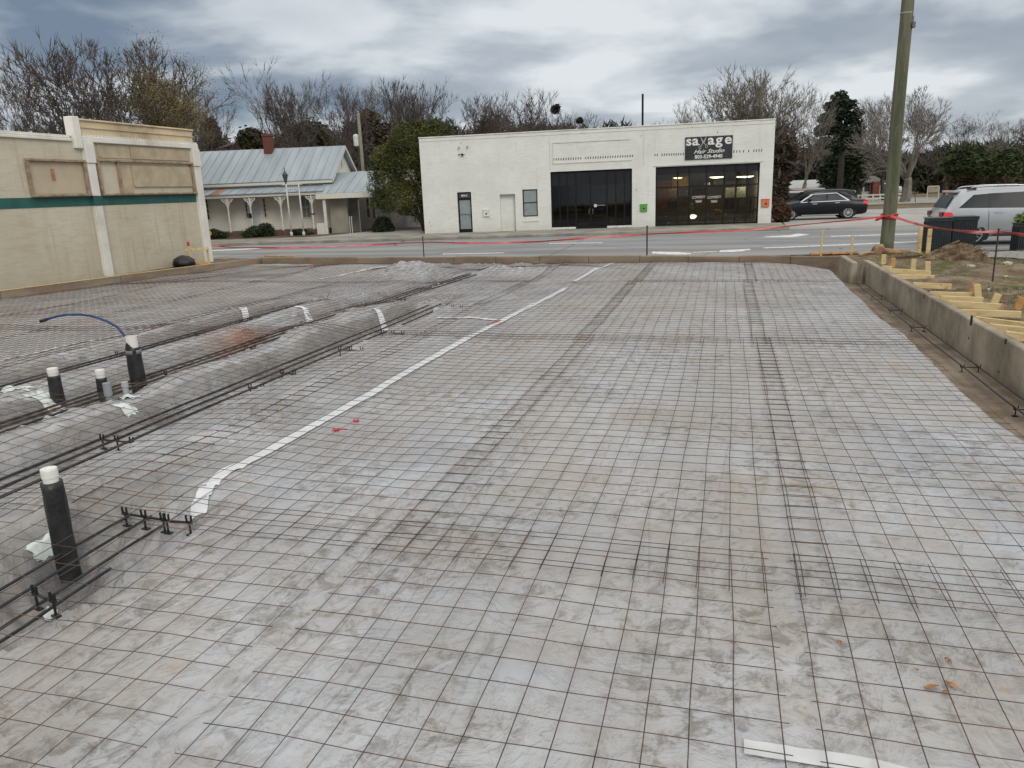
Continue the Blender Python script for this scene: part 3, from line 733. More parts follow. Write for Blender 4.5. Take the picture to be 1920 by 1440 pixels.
def copy_tree(o, parent=None):
    c_ = o.copy(); COL.objects.link(c_); c_.parent = parent
    for ch in [k for k in COL.objects if k.parent == o and k != c_]:
        copy_tree(ch, c_)
    return c_
protos = {}
def chair(n, x, y, z, rz, label, group='black chairs holding the rebars'):
    if n not in protos:
        o = protos[n] = chair_proto(n, label, group)
    else:
        o = copy_tree(protos[n])
    o.location = (x, y, z); o.rotation_euler = (0, 0, rz); o['label'] = label; o['group'] = group
    return o
def chair_px(n, px, py, z, rz, label):
    p = atz(px, py, z); o = chair(n, float(p[0]), float(p[1]), z - 0.03, rz, label); o.scale = (1.12, 1.12, 1.12); return o
chair_px(3, 237, 978, -.05, R(-6), 'black rebar chair at the end of the nearest trench, left one of two')
chair_px(2, 315, 992, -.05, R(2), 'black rebar chair touching the foot of the long white tape')
chair_px(2, 70, 1132, -.05, R(-14), 'black rebar chair below the nearest pipe, beside white film')
chair_px(3, 194, 836, -.04, R(-4), 'black rebar chair in the second trench above the nearest pipe')
chair_px(2, 470, 737, -.04, R(-4), 'black rebar chair, front one of the close pair in the second trench')
chair_px(2, 530, 709, -.04, R(-4), 'black rebar chair, back one of the close pair in the second trench')
chair_px(3, 638, 664, -.04, R(-4), 'black rebar chair just beyond the close pair in the second trench')
chair_px(3, 718, 632, -.03, R(-4), 'black rebar chair beside the far white tape strip of the second trench')
chair_px(3, 833, 583, -.02, R(-4), 'black rebar chair at the gathered plastic where the second trench ends')
chair_px(3, 312, 711, -.04, R(-4), 'black rebar chair just right of the tallest black pipe')
chair_px(3, 463, 661, -.03, R(-4), 'black rebar chair beyond the red clay stain in the third trench')
chair_px(2, 603, 611, -.03, R(-4), 'black rebar chair by the middle white tape strip')
chair_px(2, 672, 596, -.02, R(-4), 'black rebar chair at the gathered plastic of the third trench')
chair_px(2, 745, 567, -.01, R(-4), 'black rebar chair farthest along the third trench')
chair_px(2, 220, 672, -.03, R(-4), 'black rebar chair left of the tallest pipe in the fourth trench')
chair_px(3, 368, 636, -.02, R(-4), 'black rebar chair midway along the fourth trench')
chair_px(3, 452, 609, -.02, R(-4), 'black rebar chair at the left white tape strip of the fourth trench')
chair_px(2, 603, 571, -.01, R(-4), 'black rebar chair at the end of the fourth trench')
for i, (px, py) in enumerate(((1638, 556), (1672, 583), (1716, 615), (1806, 690), (1912, 770))):
    p = atz(px, py, -.15); o = chair(2, 2.45, float(p[1]), -.20, 0, 'black wire chair in the right hand trench, %s from the camera' % ['fifth', 'fourth', 'third', 'second', 'first'][i]); o.scale = (1.1, 1, .8)

# ================================================================ PIPES, CONDUITS, HOSE
WRAP = Mat('black_plastic_wrap', 0.42, spec=0.5); WRAP.color(WRAP.mix(WRAP.ramp(WRAP.noise(9, 5), .35, .7), (0.010, 0.010, 0.011), (0.028, 0.027, 0.027)))
WRAP.bump(WRAP.noise(14, 4, 0.6, 1.5), 0.7, 0.01); WRAP = WRAP.m
PVC = simple('white_pvc', (0.74, 0.73, 0.68), 0.4, 0.06, 5, dirt=((0.5, 0.45, 0.36), 0.5))
GREYPVC = simple('grey_pvc', (0.26, 0.285, 0.30), 0.45, 0.12)
DUCT = simple('grey_duct_tape', (0.17, 0.175, 0.185), 0.45, 0.1)
FILMW = simple('pale_green_white_film', (0.60, 0.66, 0.63), 0.45, 0.12, 4)
def wrapped_pipe(x, y, z0, ztop, zcap, r, rc, label, group='capped pipes wrapped in black plastic', flat=True):
    root = empty('capped_pipe', (x, y, z0), label, 'pipe', group)
    w = MB(); k = 14; vs_ = []; seg = 20
    rr = random.Random(int(ztop * 1000))
    prof = []
    for i in range(k + 1):
        t_ = i / k; prof.append((t_ * (zcap - z0), r * (1.06 - 0.05 * t_)))
    for (z, q) in prof:
        for j in range(seg):
            a = 2 * PI * j / seg
            e = 1 + 0.05 * math.sin(3 * a + z * 9) + 0.035 * math.sin(7 * a - z * 13) + rr.uniform(-.02, .02)
            vs_.append((q * e * math.cos(a), q * e * math.sin(a), z))
    fs = [(i * seg + j, i * seg + (j + 1) % seg, (i + 1) * seg + (j + 1) % seg, (i + 1) * seg + j) for i in range(k) for j in range(seg)]
    fs.append(tuple(k * seg + j for j in range(seg)))
    w.add(vs_, fs); w.build('wrap', WRAP, root, smooth=True)
    c_ = MB(); h = ztop - z0; b = zcap - z0 - 0.02
    c_.lathe([(rc * .93, b), (rc * .93, h - .055), (rc, h - .055), (rc * 1.02, h - .05), (rc * 1.02, h - .008), (rc * .97, h), (rc * .35, h), (rc * .3, h - .004)], 24)
    c_.build('cap', PVC, root, smooth=False)
    return root
p = atz(133, 1083, -.25); zt = height_over(p[0], p[1], 878); zc = height_over(p[0], p[1], 903)
near_pipe = wrapped_pipe(p[0], p[1], -.25, zt, zc, .056, .043, 'black wrapped pipe with white cap nearest the camera')
p = atz(113, 768, -.15); zt = height_over(p[0], p[1], 690); zc = height_over(p[0], p[1], 704)
wrapped_pipe(p[0], p[1], -.15, zt, zc, .060, .050, 'black wrapped pipe with white cap, leftmost of the far cluster')
p = atz(198, 756, -.12); zt = height_over(p[0], p[1], 693); zc = height_over(p[0], p[1], 708)
wrapped_pipe(p[0], p[1], -.12, zt, zc, .050, .046, 'short black wrapped pipe with white cap behind the grey conduits')
p = atz(263, 735, -.1); zt = height_over(p[0], p[1], 630); zc = height_over(p[0], p[1], 645)
big = empty('sleeve_pipe', (p[0], p[1], -.1), 'tallest black sleeve pipe with grey tape band and blue hose coming out', 'pipe')
w = MB(); h1 = zc + .1; rb = 0.078; seg = 24; vs_ = []
lev = [0, .12, .25, .35, .45, h1 - .05]
for z in lev:
    for j in range(seg):
        a = 2 * PI * j / seg; e = 1 + .05 * math.sin(3 * a + 8 * z) + .03 * math.sin(6 * a - 14 * z); q = rb * (1.02 - .12 * z)
        vs_.append((q * e * math.cos(a), q * e * math.sin(a), z))
for j in range(seg):       # ragged pointed top of the wrap
    a = 2 * PI * j / seg; d = abs((a - R(262) + PI) % (2 * PI) - PI); zt2 = h1 + .035 - .07 * min(1, d / 0.9)
    vs_.append((rb * .86 * math.cos(a), rb * .86 * math.sin(a), zt2))
k = len(lev)
w.add(vs_, [(i * seg + j, i * seg + (j + 1) % seg, (i + 1) * seg + (j + 1) % seg, (i + 1) * seg + j) for i in range(k) for j in range(seg)])
w.build('wrap', WRAP, big, smooth=True)
c_ = MB(); c_.lathe([(.058, h1 - .1), (.058, zt + .1), (.050, zt + .1), (.050, h1 - .08)], 24); c_.build('inner_pipe', PVC, big)
c_ = MB(); c_.lathe([(.078, h1 - .105), (.078, h1 - .062), (.06, h1 - .062)], 24); c_.build('tape_band', DUCT, big, smooth=True)
BLUE = simple('blue_hose', (0.015, 0.045, 0.16), 0.4, 0.2)
# hose bows out of the big pipe to the left
B0 = np.array([p[0], p[1], zt - .06])
uu = MW[0] * 1.0
def at_depth_of(px, py, P):     # point on the sight line nearest the pipe's own distance
    d = ray(px, py); c0 = MW[2].dot(np.array(P) - CAM); return CAM + c0 * d
hp = [B0, at_depth_of(236, 632, B0), at_depth_of(220, 613, B0), at_depth_of(200, 602, B0), at_depth_of(175, 593, B0), at_depth_of(150, 589.5, B0), at_depth_of(125, 590, B0), at_depth_of(105, 593.5, B0), at_depth_of(84, 600, B0)]
mb = MB(); mb.tube(hp, 0.013, 10); hose = mb.build('hose', BLUE, smooth=True); tag(hose, 'blue hose bowing out of the tallest black sleeve pipe', 'hose')
mb = MB(); e1 = Vector(hp[-1]); e0 = Vector(hp[-2]); dd = (e1 - e0).normalized(); mb.tube([e1 - dd * .02, e1 + dd * .05], 0.018, 10); mb.build('hose_end', BLACKP, hose, smooth=True)
for (px, py, ptop, r, lab, half) in ((207, 760, 718, .038, 'grey plastic conduit stub with a coupling, left one of two', False), (241, 762, 716, .03, 'slim grey white conduit stub, right one of two', True)):
    q = atz(px, py, -.04); zt2 = height_over(q[0], q[1], ptop)
    rt = empty('conduit_stub', (q[0], q[1], -.04), lab, 'conduit', 'conduit stubs beside the tallest pipe'); h = zt2 + .04
    c_ = MB(); c_.lathe([(r * .88, -.05), (r * .88, h - .005), (r * .78, h - .005), (r * .78, h - .05)], 20); c_.build('pipe', GREYPVC, rt, smooth=True)
    c_ = MB(); c_.lathe([(r * .9, h * .45), (r, h * .45), (r, h), (r * .9, h)], 20) if not half else c_.lathe([(r * .9, h * .8), (r * 1.05, h * .8), (r * 1.05, h), (r * .9, h)], 20)
    c_.build('coupling', GREYPVC if not half else simple('pale_grey_pvc', (.4, .42, .42), .45), rt)
def crumple(px, py, z, rx, ry, label, mat_, seed, name='film_scrap', hgt=.05):
    q = atz(px, py, z); n = 16; rr = random.Random(seed); mb = MB(); G_ = np.zeros((n, n, 3))
    for i in range(n):
        for j in range(n):
            u = (i / (n - 1) - .5) * 2; v = (j / (n - 1) - .5) * 2
            k = 1 - .25 * abs(math.sin(3 * math.atan2(v, u) + seed))
            x = q[0] + u * rx * k; y = q[1] + v * ry * k
            zz_ = float(S(x, y)) + .008 + hgt * max(0, 1 - math.hypot(u, v)) + hgt * .35 * float(vn(x, y, .05, seed, 2))
            G_[i, j] = (x, y, max(zz_, float(S(x, y)) + .004))
    mb.grid(G_); o = mb.build(name, mat_, smooth=True); tag(o, label, 'plastic film', 'pale film scraps around the pipes'); return o
crumple(208, 765, -.04, .12, .09, 'pale film scrap wrapped round the foot of the left conduit', FILMW, 1)
crumple(243, 765, -.04, .13, .08, 'pale film scrap round the foot of the right conduit', FILMW, 2)
crumple(237, 781, -.03, .11, .08, 'pointed pale film scrap in front of the right conduit', FILMW, 3, hgt=.02)
crumple(100, 763, -.1, .22, .14, 'pale film scrap at the foot of the leftmost far pipe', FILMW, 4)
crumple(20, 748, -.05, .35, .08, 'long pale film scrap at the left edge of the picture', FILMW, 5, hgt=.03)
crumple(97, 1060, -.2, .045, .13, 'small crumpled pale film scrap behind the foot of the nearest pipe', FILMW, 6, hgt=.04)
crumple(88, 1110, -.17, .05, .06, 'smooth pale green film scrap below the nearest pipe', FILMW, 7, hgt=.03)

# ================================================================ SMALL THINGS ON THE SHEET
REDM = simple('red_flagging', (0.55, 0.02, 0.05), 0.5, 0.1)
def bow(px, py, s_, label, tail):
    q = atz(px, py, .02); z = float(Msurf(q[0], q[1])) + .012; mb = MB()
    mb.tube([(q[0], q[1], z), (q[0] - .5 * s_, q[1] + .1 * s_, z + .5 * s_), (q[0] - .6 * s_, q[1] - .3 * s_, z + .1 * s_), (q[0], q[1], z)], s_ * .16, 5)
    mb.tube([(q[0], q[1], z), (q[0] + .5 * s_, q[1] + .2 * s_, z + .4 * s_), (q[0] + .6 * s_, q[1] - .3 * s_, z + .1 * s_), (q[0], q[1], z)], s_ * .16, 5)
    mb.tube([(q[0], q[1], z), (q[0] + tail * .5, q[1] + tail * .3, z + .01), (q[0] + tail, q[1] + tail * .7, z)], s_ * .13, 5)
    tag(mb.build('ribbon_knot', REDM, smooth=True), label, 'ribbon', 'red ribbon knots tied to the mesh')
bow(631, 813, .045, 'red ribbon knot with a tail, the nearer of two left of centre', .07)
bow(668, 795, .04, 'small red ribbon knot, the farther of two left of centre', .02)
ribbon_on_sheet([P2(915, 611), P2(925, 607), P2(938, 602)], .055, 'red_tape_patch', simple('red_tape', (0.42, 0.06, 0.05), 0.6, 0.3, 20), lift=.012, parent=sheet, label='torn red tape patch on the long white tape')
LEAF = simple('dead_leaf', (0.30, 0.15, 0.055), 0.8, 0.35, 30)
def litter(px, py, s_, label, col=LEAF, name='dead_leaf', cat='leaf', seed=0):
    q = atz(px, py, 0); rr = random.Random(seed); mb = MB()
    for k in range(rr.randint(2, 4)):
        a = rr.uniform(0, 6.28); L = s_ * rr.uniform(.5, 1); w_ = L * .22
        ox, oy = q[0] + rr.uniform(-.6, .6) * s_, q[1] + rr.uniform(-.3, .3) * s_
        pts = []
        for i in range(6):
            t_ = i / 5; ww = w_ * math.sin(PI * min(.98, max(.05, t_))) * rr.uniform(.7, 1.2)
            for sd_ in (-1, 1):
                x = ox + math.cos(a) * L * (t_ - .5) - math.sin(a) * ww * sd_; y = oy + math.sin(a) * L * (t_ - .5) + math.cos(a) * ww * sd_
                pts.append((x, y, float(S(x, y)) + .006 + .01 * rr.random()))
        mb.add(pts, [(2 * i, 2 * i + 1, 2 * i + 3, 2 * i + 2) for i in range(5)])
    tag(mb.build(name, col), label, cat, 'dead leaves on the plastic')
litter(1765, 1285, .07, 'largest orange brown leaf scrap at the lower right', seed=1)
litter(1780, 1300, .035, 'small leaf scrap just below the largest one', seed=2)
litter(1712, 1256, .03, 'curled leaf scrap left of the largest one', seed=3)
litter(1780, 1239, .03, 'thin leaf scrap above the largest one', seed=4)
litter(1573, 1205, .022, 'single brown leaf right of centre near the bottom', seed=5)
STONE = simple('pale_stone', (0.42, 0.38, 0.31), 0.9, 0.3, 20)
def pebble(x, y, z, r, seed, mb):
    rr = random.Random(seed); bm = bmesh.new(); bmesh.ops.create_icosphere(bm, subdivisions=1, radius=r)
    for v in bm.verts: v.co *= rr.uniform(.7, 1.15)
    bm.verts.ensure_lookup_table()
    mb.add([(v.co.x + x, v.co.y * 1.2 + y, v.co.z * .6 + z) for v in bm.verts], [tuple(l.vert.index for l in f.loops) for f in bm.faces]); bm.free()
mb = MB(); rr = random.Random(4)
for i in range(260):
    x = rr.uniform(-2.8, 1.9); y = rr.uniform(1.2, 12); pebble(x, y, float(S(x, y)) + .002, rr.uniform(.0015, .005), i, mb)
tag(mb.build('debris', STONE), 'loose grit and small stones scattered over the plastic', 'grit', kind='stuff')
# bent tie wires standing up where the plastic is gathered
for i, (px, py, lab) in enumerate(((838, 578, 'tuft of bent tie wires at the end of the second trench'), (672, 592, 'tuft of bent tie wires halfway along the third trench'), (612, 568, 'tuft of bent tie wires at the end of the fourth trench'), (505, 634, 'tuft of bent tie wires in the red clay stain'), (745, 566, 'thin tuft of tie wires far along the third trench'))):
    q = atz(px, py, 0); mb = MB(); rr = random.Random(i + 50)
    for k in range(11 if i < 2 else 7):
        a = rr.uniform(0, PI * 2); L = rr.uniform(.12, .38); h = rr.uniform(.03, .17)
        z = float(S(q[0], q[1])) + .01
        mb.tube([(q[0], q[1], z), (q[0] + math.cos(a) * L * .5, q[1] + math.sin(a) * L * .4, z + h * .7), (q[0] + math.cos(a) * L, q[1] + math.sin(a) * L * .8, z + h)], .0022, 4)
    tag(mb.build('tie_wire_tuft', WIRE), lab, 'wire', 'tufts of bent tie wire')
# ================================================================ CREAM BRICK BUILDING ON THE LEFT
def brick_paint(name, c1, c2, grime, bw=0.22, bh=0.075, strength=0.35, rot=(0, 0, 0), worn=0.35):
    m = Mat(name, 0.8, spec=0.3)
    co = m.coord(rot=rot)
    b = m.n('ShaderNodeTexBrick'); b.offset = 0.5
    b.inputs['Scale'].default_value = 1.0; b.inputs['Brick Width'].default_value = bw; b.inputs['Row Height'].default_value = bh
    b.inputs['Mortar Size'].default_value = 0.006; b.inputs['Mortar Smooth'].default_value = 0.6
    b.inputs['Color1'].default_value = (1, 1, 1, 1); b.inputs['Color2'].default_value = (.8, .8, .8, 1); b.inputs['Mortar'].default_value = (.0, .0, .0, 1)
    m.nt.links.new(co, b.inputs['Vector'])
    c = m.mix(m.ramp(m.noise(0.7, 6, 0.6), 0.3, 0.7), c1, c2)
    c = m.mix(m.math('MULTIPLY', m.ramp(m.noise(1.3, 7, 0.7, co=m.coord(scale=(1, 1, 3), loc=(4, 1, 2))), 0.52, 0.72), worn), c, grime)
    f = m.math('MULTIPLY', b.outputs['Fac'], m.ramp(m.noise(0.9, 5, 0.6, co=m.coord(loc=(9, 9, 9))), 0.42, 0.66, 0.02, 0.22))
    c = m.mix(m.math('MULTIPLY', m.ramp(m.noise(2.2, 6, 0.7, co=m.coord(scale=(1, 1, 9), loc=(3, 1, 6))), 0.45, 0.62), 0.28), c, tuple(v * 0.78 for v in c1))
    c = m.mix(f, c, tuple(v * 0.72 for v in c1))
    sk = m.noise(1.0, 6, 0.65, co=m.coord(scale=(4.5, 4.5, 0.35), loc=(2, 7, 1)))
    c = m.mix(m.math('MULTIPLY', m.ramp(sk, 0.54, 0.70), worn * 1.1), c, grime)
    sz = m.n('ShaderNodeSeparateXYZ'); m.nt.links.new(m.coord(), sz.inputs[0])
    foot_ = m.ramp(m.math('ADD', sz.outputs[2], m.math('MULTIPLY', m.noise(3, 5, 0.7), 0.7)), 0.1, 0.75, 0.75, 0)
    c = m.mix(m.math('MULTIPLY', foot_, worn + 0.25), c, grime)
    m.color(c); m.bump(m.math('SUBTRACT', 1.0, b.outputs['Fac']), strength, 0.006); m.bump(m.noise(18, 5), 0.2, 0.008)
    return m.m
LX = -15.7
def L(px, py, x=LX):
    p = atX(px, py, x); return float(p[1]), float(p[2])
CREAM = brick_paint('cream_painted_brick', (0.50, 0.455, 0.35), (0.59, 0.54, 0.43), (0.40, 0.33, 0.22), rot=(R(90), 0, R(90)), strength=0.3, worn=0.5)
CREAMTRIM = simple('white_trim_paint', (0.72, 0.70, 0.64), 0.7, 0.07, 2, dirt=((0.42, 0.36, 0.27), 0.6))
CREAMSTUC = simple('cream_weathered_boards', (0.60, 0.50, 0.33), 0.8, 0.1, 2, dirt=((0.30, 0.22, 0.13), 0.8))
GREENP = simple('dark_green_band_paint', (0.018, 0.095, 0.085), 0.7, 0.15, 3)
OLDWOOD = simple('weathered_wood', (0.30, 0.22, 0.15), 0.85, 0.35, 5, dirt=((0.42, 0.35, 0.25), 0.7))
PANEL = simple('pale_painted_panel', (0.47, 0.40, 0.29), 0.8, 0.08, 1.5, dirt=((0.38, 0.29, 0.18), 0.6))
YE = 20.42; YP = 16.05
lb = empty('brick_building', (LX, YE, 0), 'long cream painted brick building with a dark green band and white pilasters', 'building')
def lpart(name, mb, mat_, **k):
    o = mb.build(name, mat_, **k); return child_local(o, lb)
w = MB(); w.box((-27, -6, -0.3), (LX, YP, 3.46)); w.box((-27, YP, -0.3), (LX, YE, 3.46)); lpart('wall', w, CREAM)
w = MB(); w.bbox((-27, -6, 3.464), (LX + .06, YP - .3, 3.53), .01); w.bbox((-16.1, -6, 3.534), (LX + .03, YP - .3, 3.58), .01)
for y in np.arange(9.5, 15.6, 1.15): w.bbox((-16.0, y, 3.584), (LX + .0, y + 1.13, 3.61), .008)
lpart('coping', w, CREAMTRIM)
w = MB(); w.box((-16.0, YP, 3.66), (LX - .02, YE - .05, 3.98)); w.bbox((-16.02, YP, 3.984), (LX + .03, YE, 4.03), .012)
w.box((-15.9, YP + .02, 3.815), (LX + .012, YE - .06, 3.835)); lpart('parapet', w, CREAMSTUC)
w = MB()
w.bbox((-16.2, YP, 3.464), (LX + .09, YE + .03, 3.60), .012)
for y in np.arange(YP + .06, YE, 0.115): w.box((LX - .1, y, 3.604), (LX + .075, y + .062, 3.65))
lpart('cornice', w, CREAMTRIM)
w = MB(); w.bbox((-15.86, YP - .24, 3.3), (LX + .10, YP - .006, 4.06), .015); lpart('parapet_pier', w, CREAMTRIM)
w = MB()
w.bbox((LX - .05, YP, 2.95), (LX + .13, YP + .30, 3.458), .012); w.bbox((LX - .05, YP + .02, 2.14), (LX + .10, YP + .28, 2.946), .01); w.bbox((LX - .05, YP + .02, 0.08), (LX + .10, YP + .28, 1.896), .01)
lpart('pilaster', w, CREAMTRIM)
w = MB(); w.bbox((LX - .05, YE - .30, 2.95), (LX + .13, YE + .02, 3.458), .012); w.bbox((LX - .05, YE - .28, -0.2), (LX + .10, YE + .01, 2.946), .01)
lpart('pilaster', w, CREAMTRIM)
w = MB(); w.box((LX - .02, 0, 1.90), (LX + .008, YE - .285, 2.136)); w.box((LX - .02, YP + .022, 1.90), (LX + .104, YP + .278, 2.136)); lpart('painted_band', w, GREENP)
def frame_set(y0, y1, z0, z1, name, dividers=(), panels=(), block=None, lab=None):
    f = MB(); t_ = 0.055
    f.bbox((LX - .02, y0, z1 - t_), (LX + .10, y1, z1), .006); f.bbox((LX - .02, y0, z0), (LX + .13, y1, z0 + .045), .006)
    f.bbox((LX - .02, y0, z0 + .047), (LX + .09, y0 + t_, z1 - t_ - .002), .006); f.bbox((LX - .02, y1 - t_, z0 + .047), (LX + .09, y1, z1 - t_ - .002), .006)
    for d in dividers: f.bbox((LX - .02, d - .03, z0 + .047), (LX + .07, d + .03, z1 - t_ - .002), .006)
    fo = lpart('sign_frame', f, OLDWOOD)
    for (a, b, c_, d_, off) in panels:
        q = MB(); q.bbox((LX - .02, a, c_), (LX + off, b, d_), .004); lpart('panel', q, PANEL)
    if block:
        q = MB(); q.bbox((LX - .01, block[0] - .035, block[1] - .13), (LX + .045, block[0] + .035, block[1] + .13), .005); lpart('wood_block', q, simple('bare_reddish_wood', (0.33, 0.17, 0.09), .85, .3, 8))
ya, za = L(42, 290); yb2, zb_ = L(164, 296)
frame_set(ya, YP - .02, 2.15, 3.02, 'a', block=L(98, 327), panels=((ya + .08, YP - .1, 2.21, 2.955, .008), ))
PANEL = simple('tan_boarded_panel', (0.43, 0.36, 0.25), 0.85, 0.14, 3, dirt=((0.30, 0.22, 0.13), 0.8), bump=0.3)
yd, _z = L(222, 330); yc, _z = L(250, 340)
frame_set(YP + .37, YE - .33, 2.15, 3.06, 'b', dividers=(yd, ), panels=((yc - .02, YE - .42, 2.36, 2.92, .05), (yd + .04, yc - .05, 2.2, 2.95, .02), (YP + .5, L(245, 300)[0], 3.10, 3.42, .02), (L(245, 300)[0] + .02, YE - .36, 3.10, 3.42, .03)), block=L(293, 328))

# ================================================================ FACADE BUILDER
def facade(mb, L_, z0, z1, holes, reveal, back=True, m=0):
    """upright sheet in local (u, n, z) with openings; reveals run back by `reveal`"""
    us = sorted(set([0, L_] + [h[0] for h in holes] + [h[1] for h in holes])); zs = sorted(set([z0, z1] + [h[2] for h in holes] + [h[3] for h in holes]))
    for i in range(len(us) - 1):
        for j in range(len(zs) - 1):
            uc = (us[i] + us[i + 1]) / 2; zc_ = (zs[j] + zs[j + 1]) / 2
            if any(h[0] < uc < h[1] and h[2] < zc_ < h[3] for h in holes): continue
            mb.add([(us[i], 0, zs[j]), (us[i + 1], 0, zs[j]), (us[i + 1], 0, zs[j + 1]), (us[i], 0, zs[j + 1])], [(0, 1, 2, 3)], m)
    for (a, b, c_, d_) in holes:
        mb.add([(a, 0, c_), (b, 0, c_), (b, 0, d_), (a, 0, d_), (a, reveal, c_), (b, reveal, c_), (b, reveal, d_), (a, reveal, d_)], [(0, 4, 5, 1), (1, 5, 6, 2), (2, 6, 7, 3), (3, 7, 4, 0)], m)
def glass_mat(name, tint=(0.6, 0.65, 0.65), refl=1.0):
    m = Mat(name, 0.02); nt = m.nt
    out = nt.nodes['Material Output']; tr = m.n('ShaderNodeBsdfTransparent'); gl = m.n('ShaderNodeBsdfGlossy'); gl.inputs['Roughness'].default_value = 0.03
    tr.inputs[0].default_value = (*tint, 1); fr = m.n('ShaderNodeFresnel'); fr.inputs[0].default_value = 1.5
    mx = m.n('ShaderNodeMixShader'); nt.links.new(m.math('MULTIPLY', fr.outputs[0], refl), mx.inputs[0]); nt.links.new(tr.outputs[0], mx.inputs[1]); nt.links.new(gl.outputs[0], mx.inputs[2]); nt.links.new(mx.outputs[0], out.inputs[0])
    nt.nodes.remove(m.b); return m.m
GLASS = glass_mat('shop_glass', (0.62, 0.64, 0.64), 0.9)
WINGLASS = simple('dark_window_glass', (0.035, 0.042, 0.048), 0.08, 0.2, 3)
FROST = simple('frosted_glass', (0.26, 0.30, 0.30), 0.22, 0.1, 3)
BLACKM = simple('black_metal_frame', (0.008, 0.009, 0.009), 0.6, 0.1, spec=.25)
F0 = atz(797, 438, -.17); F1 = atz(1445, 418, -.17)
FP = Plane(F0, F1)
class Thing:
    def __init__(s, name, plane, label, cat, group=None):
        s.pl = plane; s.M = plane.mat(); s.root = empty(name, plane.P0, label, cat, group)
    def part(s, name, mb, mat_, parent=None, smooth=False, label=None):
        o = mb.build(name, mat_, smooth=smooth)
        o.matrix_world = s.M
        par = parent if parent is not None else s.root
        o.parent = par
        if parent is None: o.matrix_parent_inverse = Matrix.Translation(s.root.location).inverted()
        else: o.matrix_parent_inverse = (Matrix.Translation(s.root.location) @ Matrix.Identity(4)).inverted() if False else s.M.inverted(); 
        if parent is not None: o.matrix_basis = s.M; o.matrix_parent_inverse = (parent_world[parent.name]).inverted()
        parent_world[o.name] = s.M.copy()
        if label: o['label'] = label
        return o
parent_world = {}
WH = brick_paint('white_painted_brick', (0.69, 0.695, 0.655), (0.775, 0.78, 0.74), (0.50, 0.48, 0.40), rot=(R(90), 0, 0), worn=0.25, strength=0.25)
wb = Thing('shop_building', FP, 'low white painted brick shop building with two dark storefronts', 'building')
top = 4.66; z0 = -0.35; g = -0.17
uv = FP.uv
dA, dB = uv(859, 400)[0], uv(885, 400)[0]; dtop = uv(874, 360)[1]
rA, rB = uv(938, 400)[0], uv(967, 400)[0]; rtop = uv(952, 364)[1]
wA, wB = uv(980, 380)[0], uv(1008, 380)[0]; wtop = uv(994, 355)[1]; wbot = uv(995, 406)[1]
sA, sB = uv(1033, 375)[0], uv(1185, 372)[0]; s1top = uv(1110, 319)[1]
tA, tB = uv(1229, 370)[0], uv(1423, 365)[0]; s2top = uv(1330, 309)[1]
holes = [(dA, dB, g, dtop), (rA, rB, g, rtop), (wA, wB, wbot, wtop), (sA, sB, g, s1top), (tA, tB, g, s2top)]
LB = FP.L
mb = MB(); facade(mb, LB, z0, top, holes, 0.28)
DEP = 15.0
mb.add([(0, 0, z0), (0, DEP, z0), (0, DEP, top - .05), (0, 0, top)], [(0, 1, 2, 3)]); mb.add([(LB, 0, z0), (LB, DEP, z0), (LB, DEP, top - .05), (LB, 0, top)], [(0, 1, 2, 3)])
mb.add([(0, DEP, z0), (LB, DEP, z0), (LB, DEP, top - .05), (0, DEP, top - .05)], [(0, 1, 2, 3)])
mb.box((rA - .05, .282, g), (rB + .05, .33, rtop + .05))
wb.part('wall', mb, WH)
mb = MB(); mb.add([(0.02, .25, top - .35), (LB - .02, .25, top - .35), (LB - .02, DEP - .1, top - .35), (0.02, DEP - .1, top - .35)], [(0, 1, 2, 3)]); wb.part('roof', mb, simple('tar_roof', (.12, .12, .12), .9))
mb = MB(); mb.bbox((-0.03, -.035, top + .002), (LB + .03, .25, top + .06), .012); mb.bbox((0.01, -.018, top - .16), (LB - .01, -.002, top - .12), .004); wb.part('coping', mb, simple('white_coping', (.68, .68, .63), .8, .08, 3, dirt=((.3, .27, .2), .7)))
# raised brick panel and string courses over the first storefront
mb = MB()
pa, pz = uv(1035, 268); pb_, _ = uv(1180, 262); zt_, zb2 = uv(1100, 264)[1], uv(1100, 305)[1]
for (a, b, c_, d_) in ((pa, pb_, zt_ - .05, zt_), (pa, pa + .06, zb2 + .06, zt_ - .052), (pa, pb_ + .1, zb2, zb2 + .05), (uv(1225, 299)[0], LB - .5, uv(1300, 298)[1] - .28, uv(1300, 298)[1] - .24)):
    mb.bbox((a, -.03, c_), (b, -.002, d_), .006)
for u_ in (uv(1031, 300)[0], uv(1207, 300)[0]): mb.bbox((u_ - .02, -.012, 2.8), (u_ + .02, -.002, top - .17), .003)
wb.part('brick_band', mb, simple('white_trim_brick', (.62, .62, .56), .85, .08, 4))
mb = MB()
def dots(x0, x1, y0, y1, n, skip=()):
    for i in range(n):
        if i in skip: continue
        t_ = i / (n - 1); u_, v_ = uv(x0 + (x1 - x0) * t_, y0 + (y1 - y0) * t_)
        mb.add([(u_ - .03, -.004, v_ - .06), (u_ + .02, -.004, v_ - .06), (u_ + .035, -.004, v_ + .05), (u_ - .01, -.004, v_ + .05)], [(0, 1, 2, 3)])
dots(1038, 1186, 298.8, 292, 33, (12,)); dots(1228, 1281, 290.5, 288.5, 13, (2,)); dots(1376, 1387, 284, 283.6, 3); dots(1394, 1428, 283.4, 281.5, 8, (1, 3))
wb.part('weep_hole_row', mb, simple('hole_shadow', (.09, .085, .075), .9))
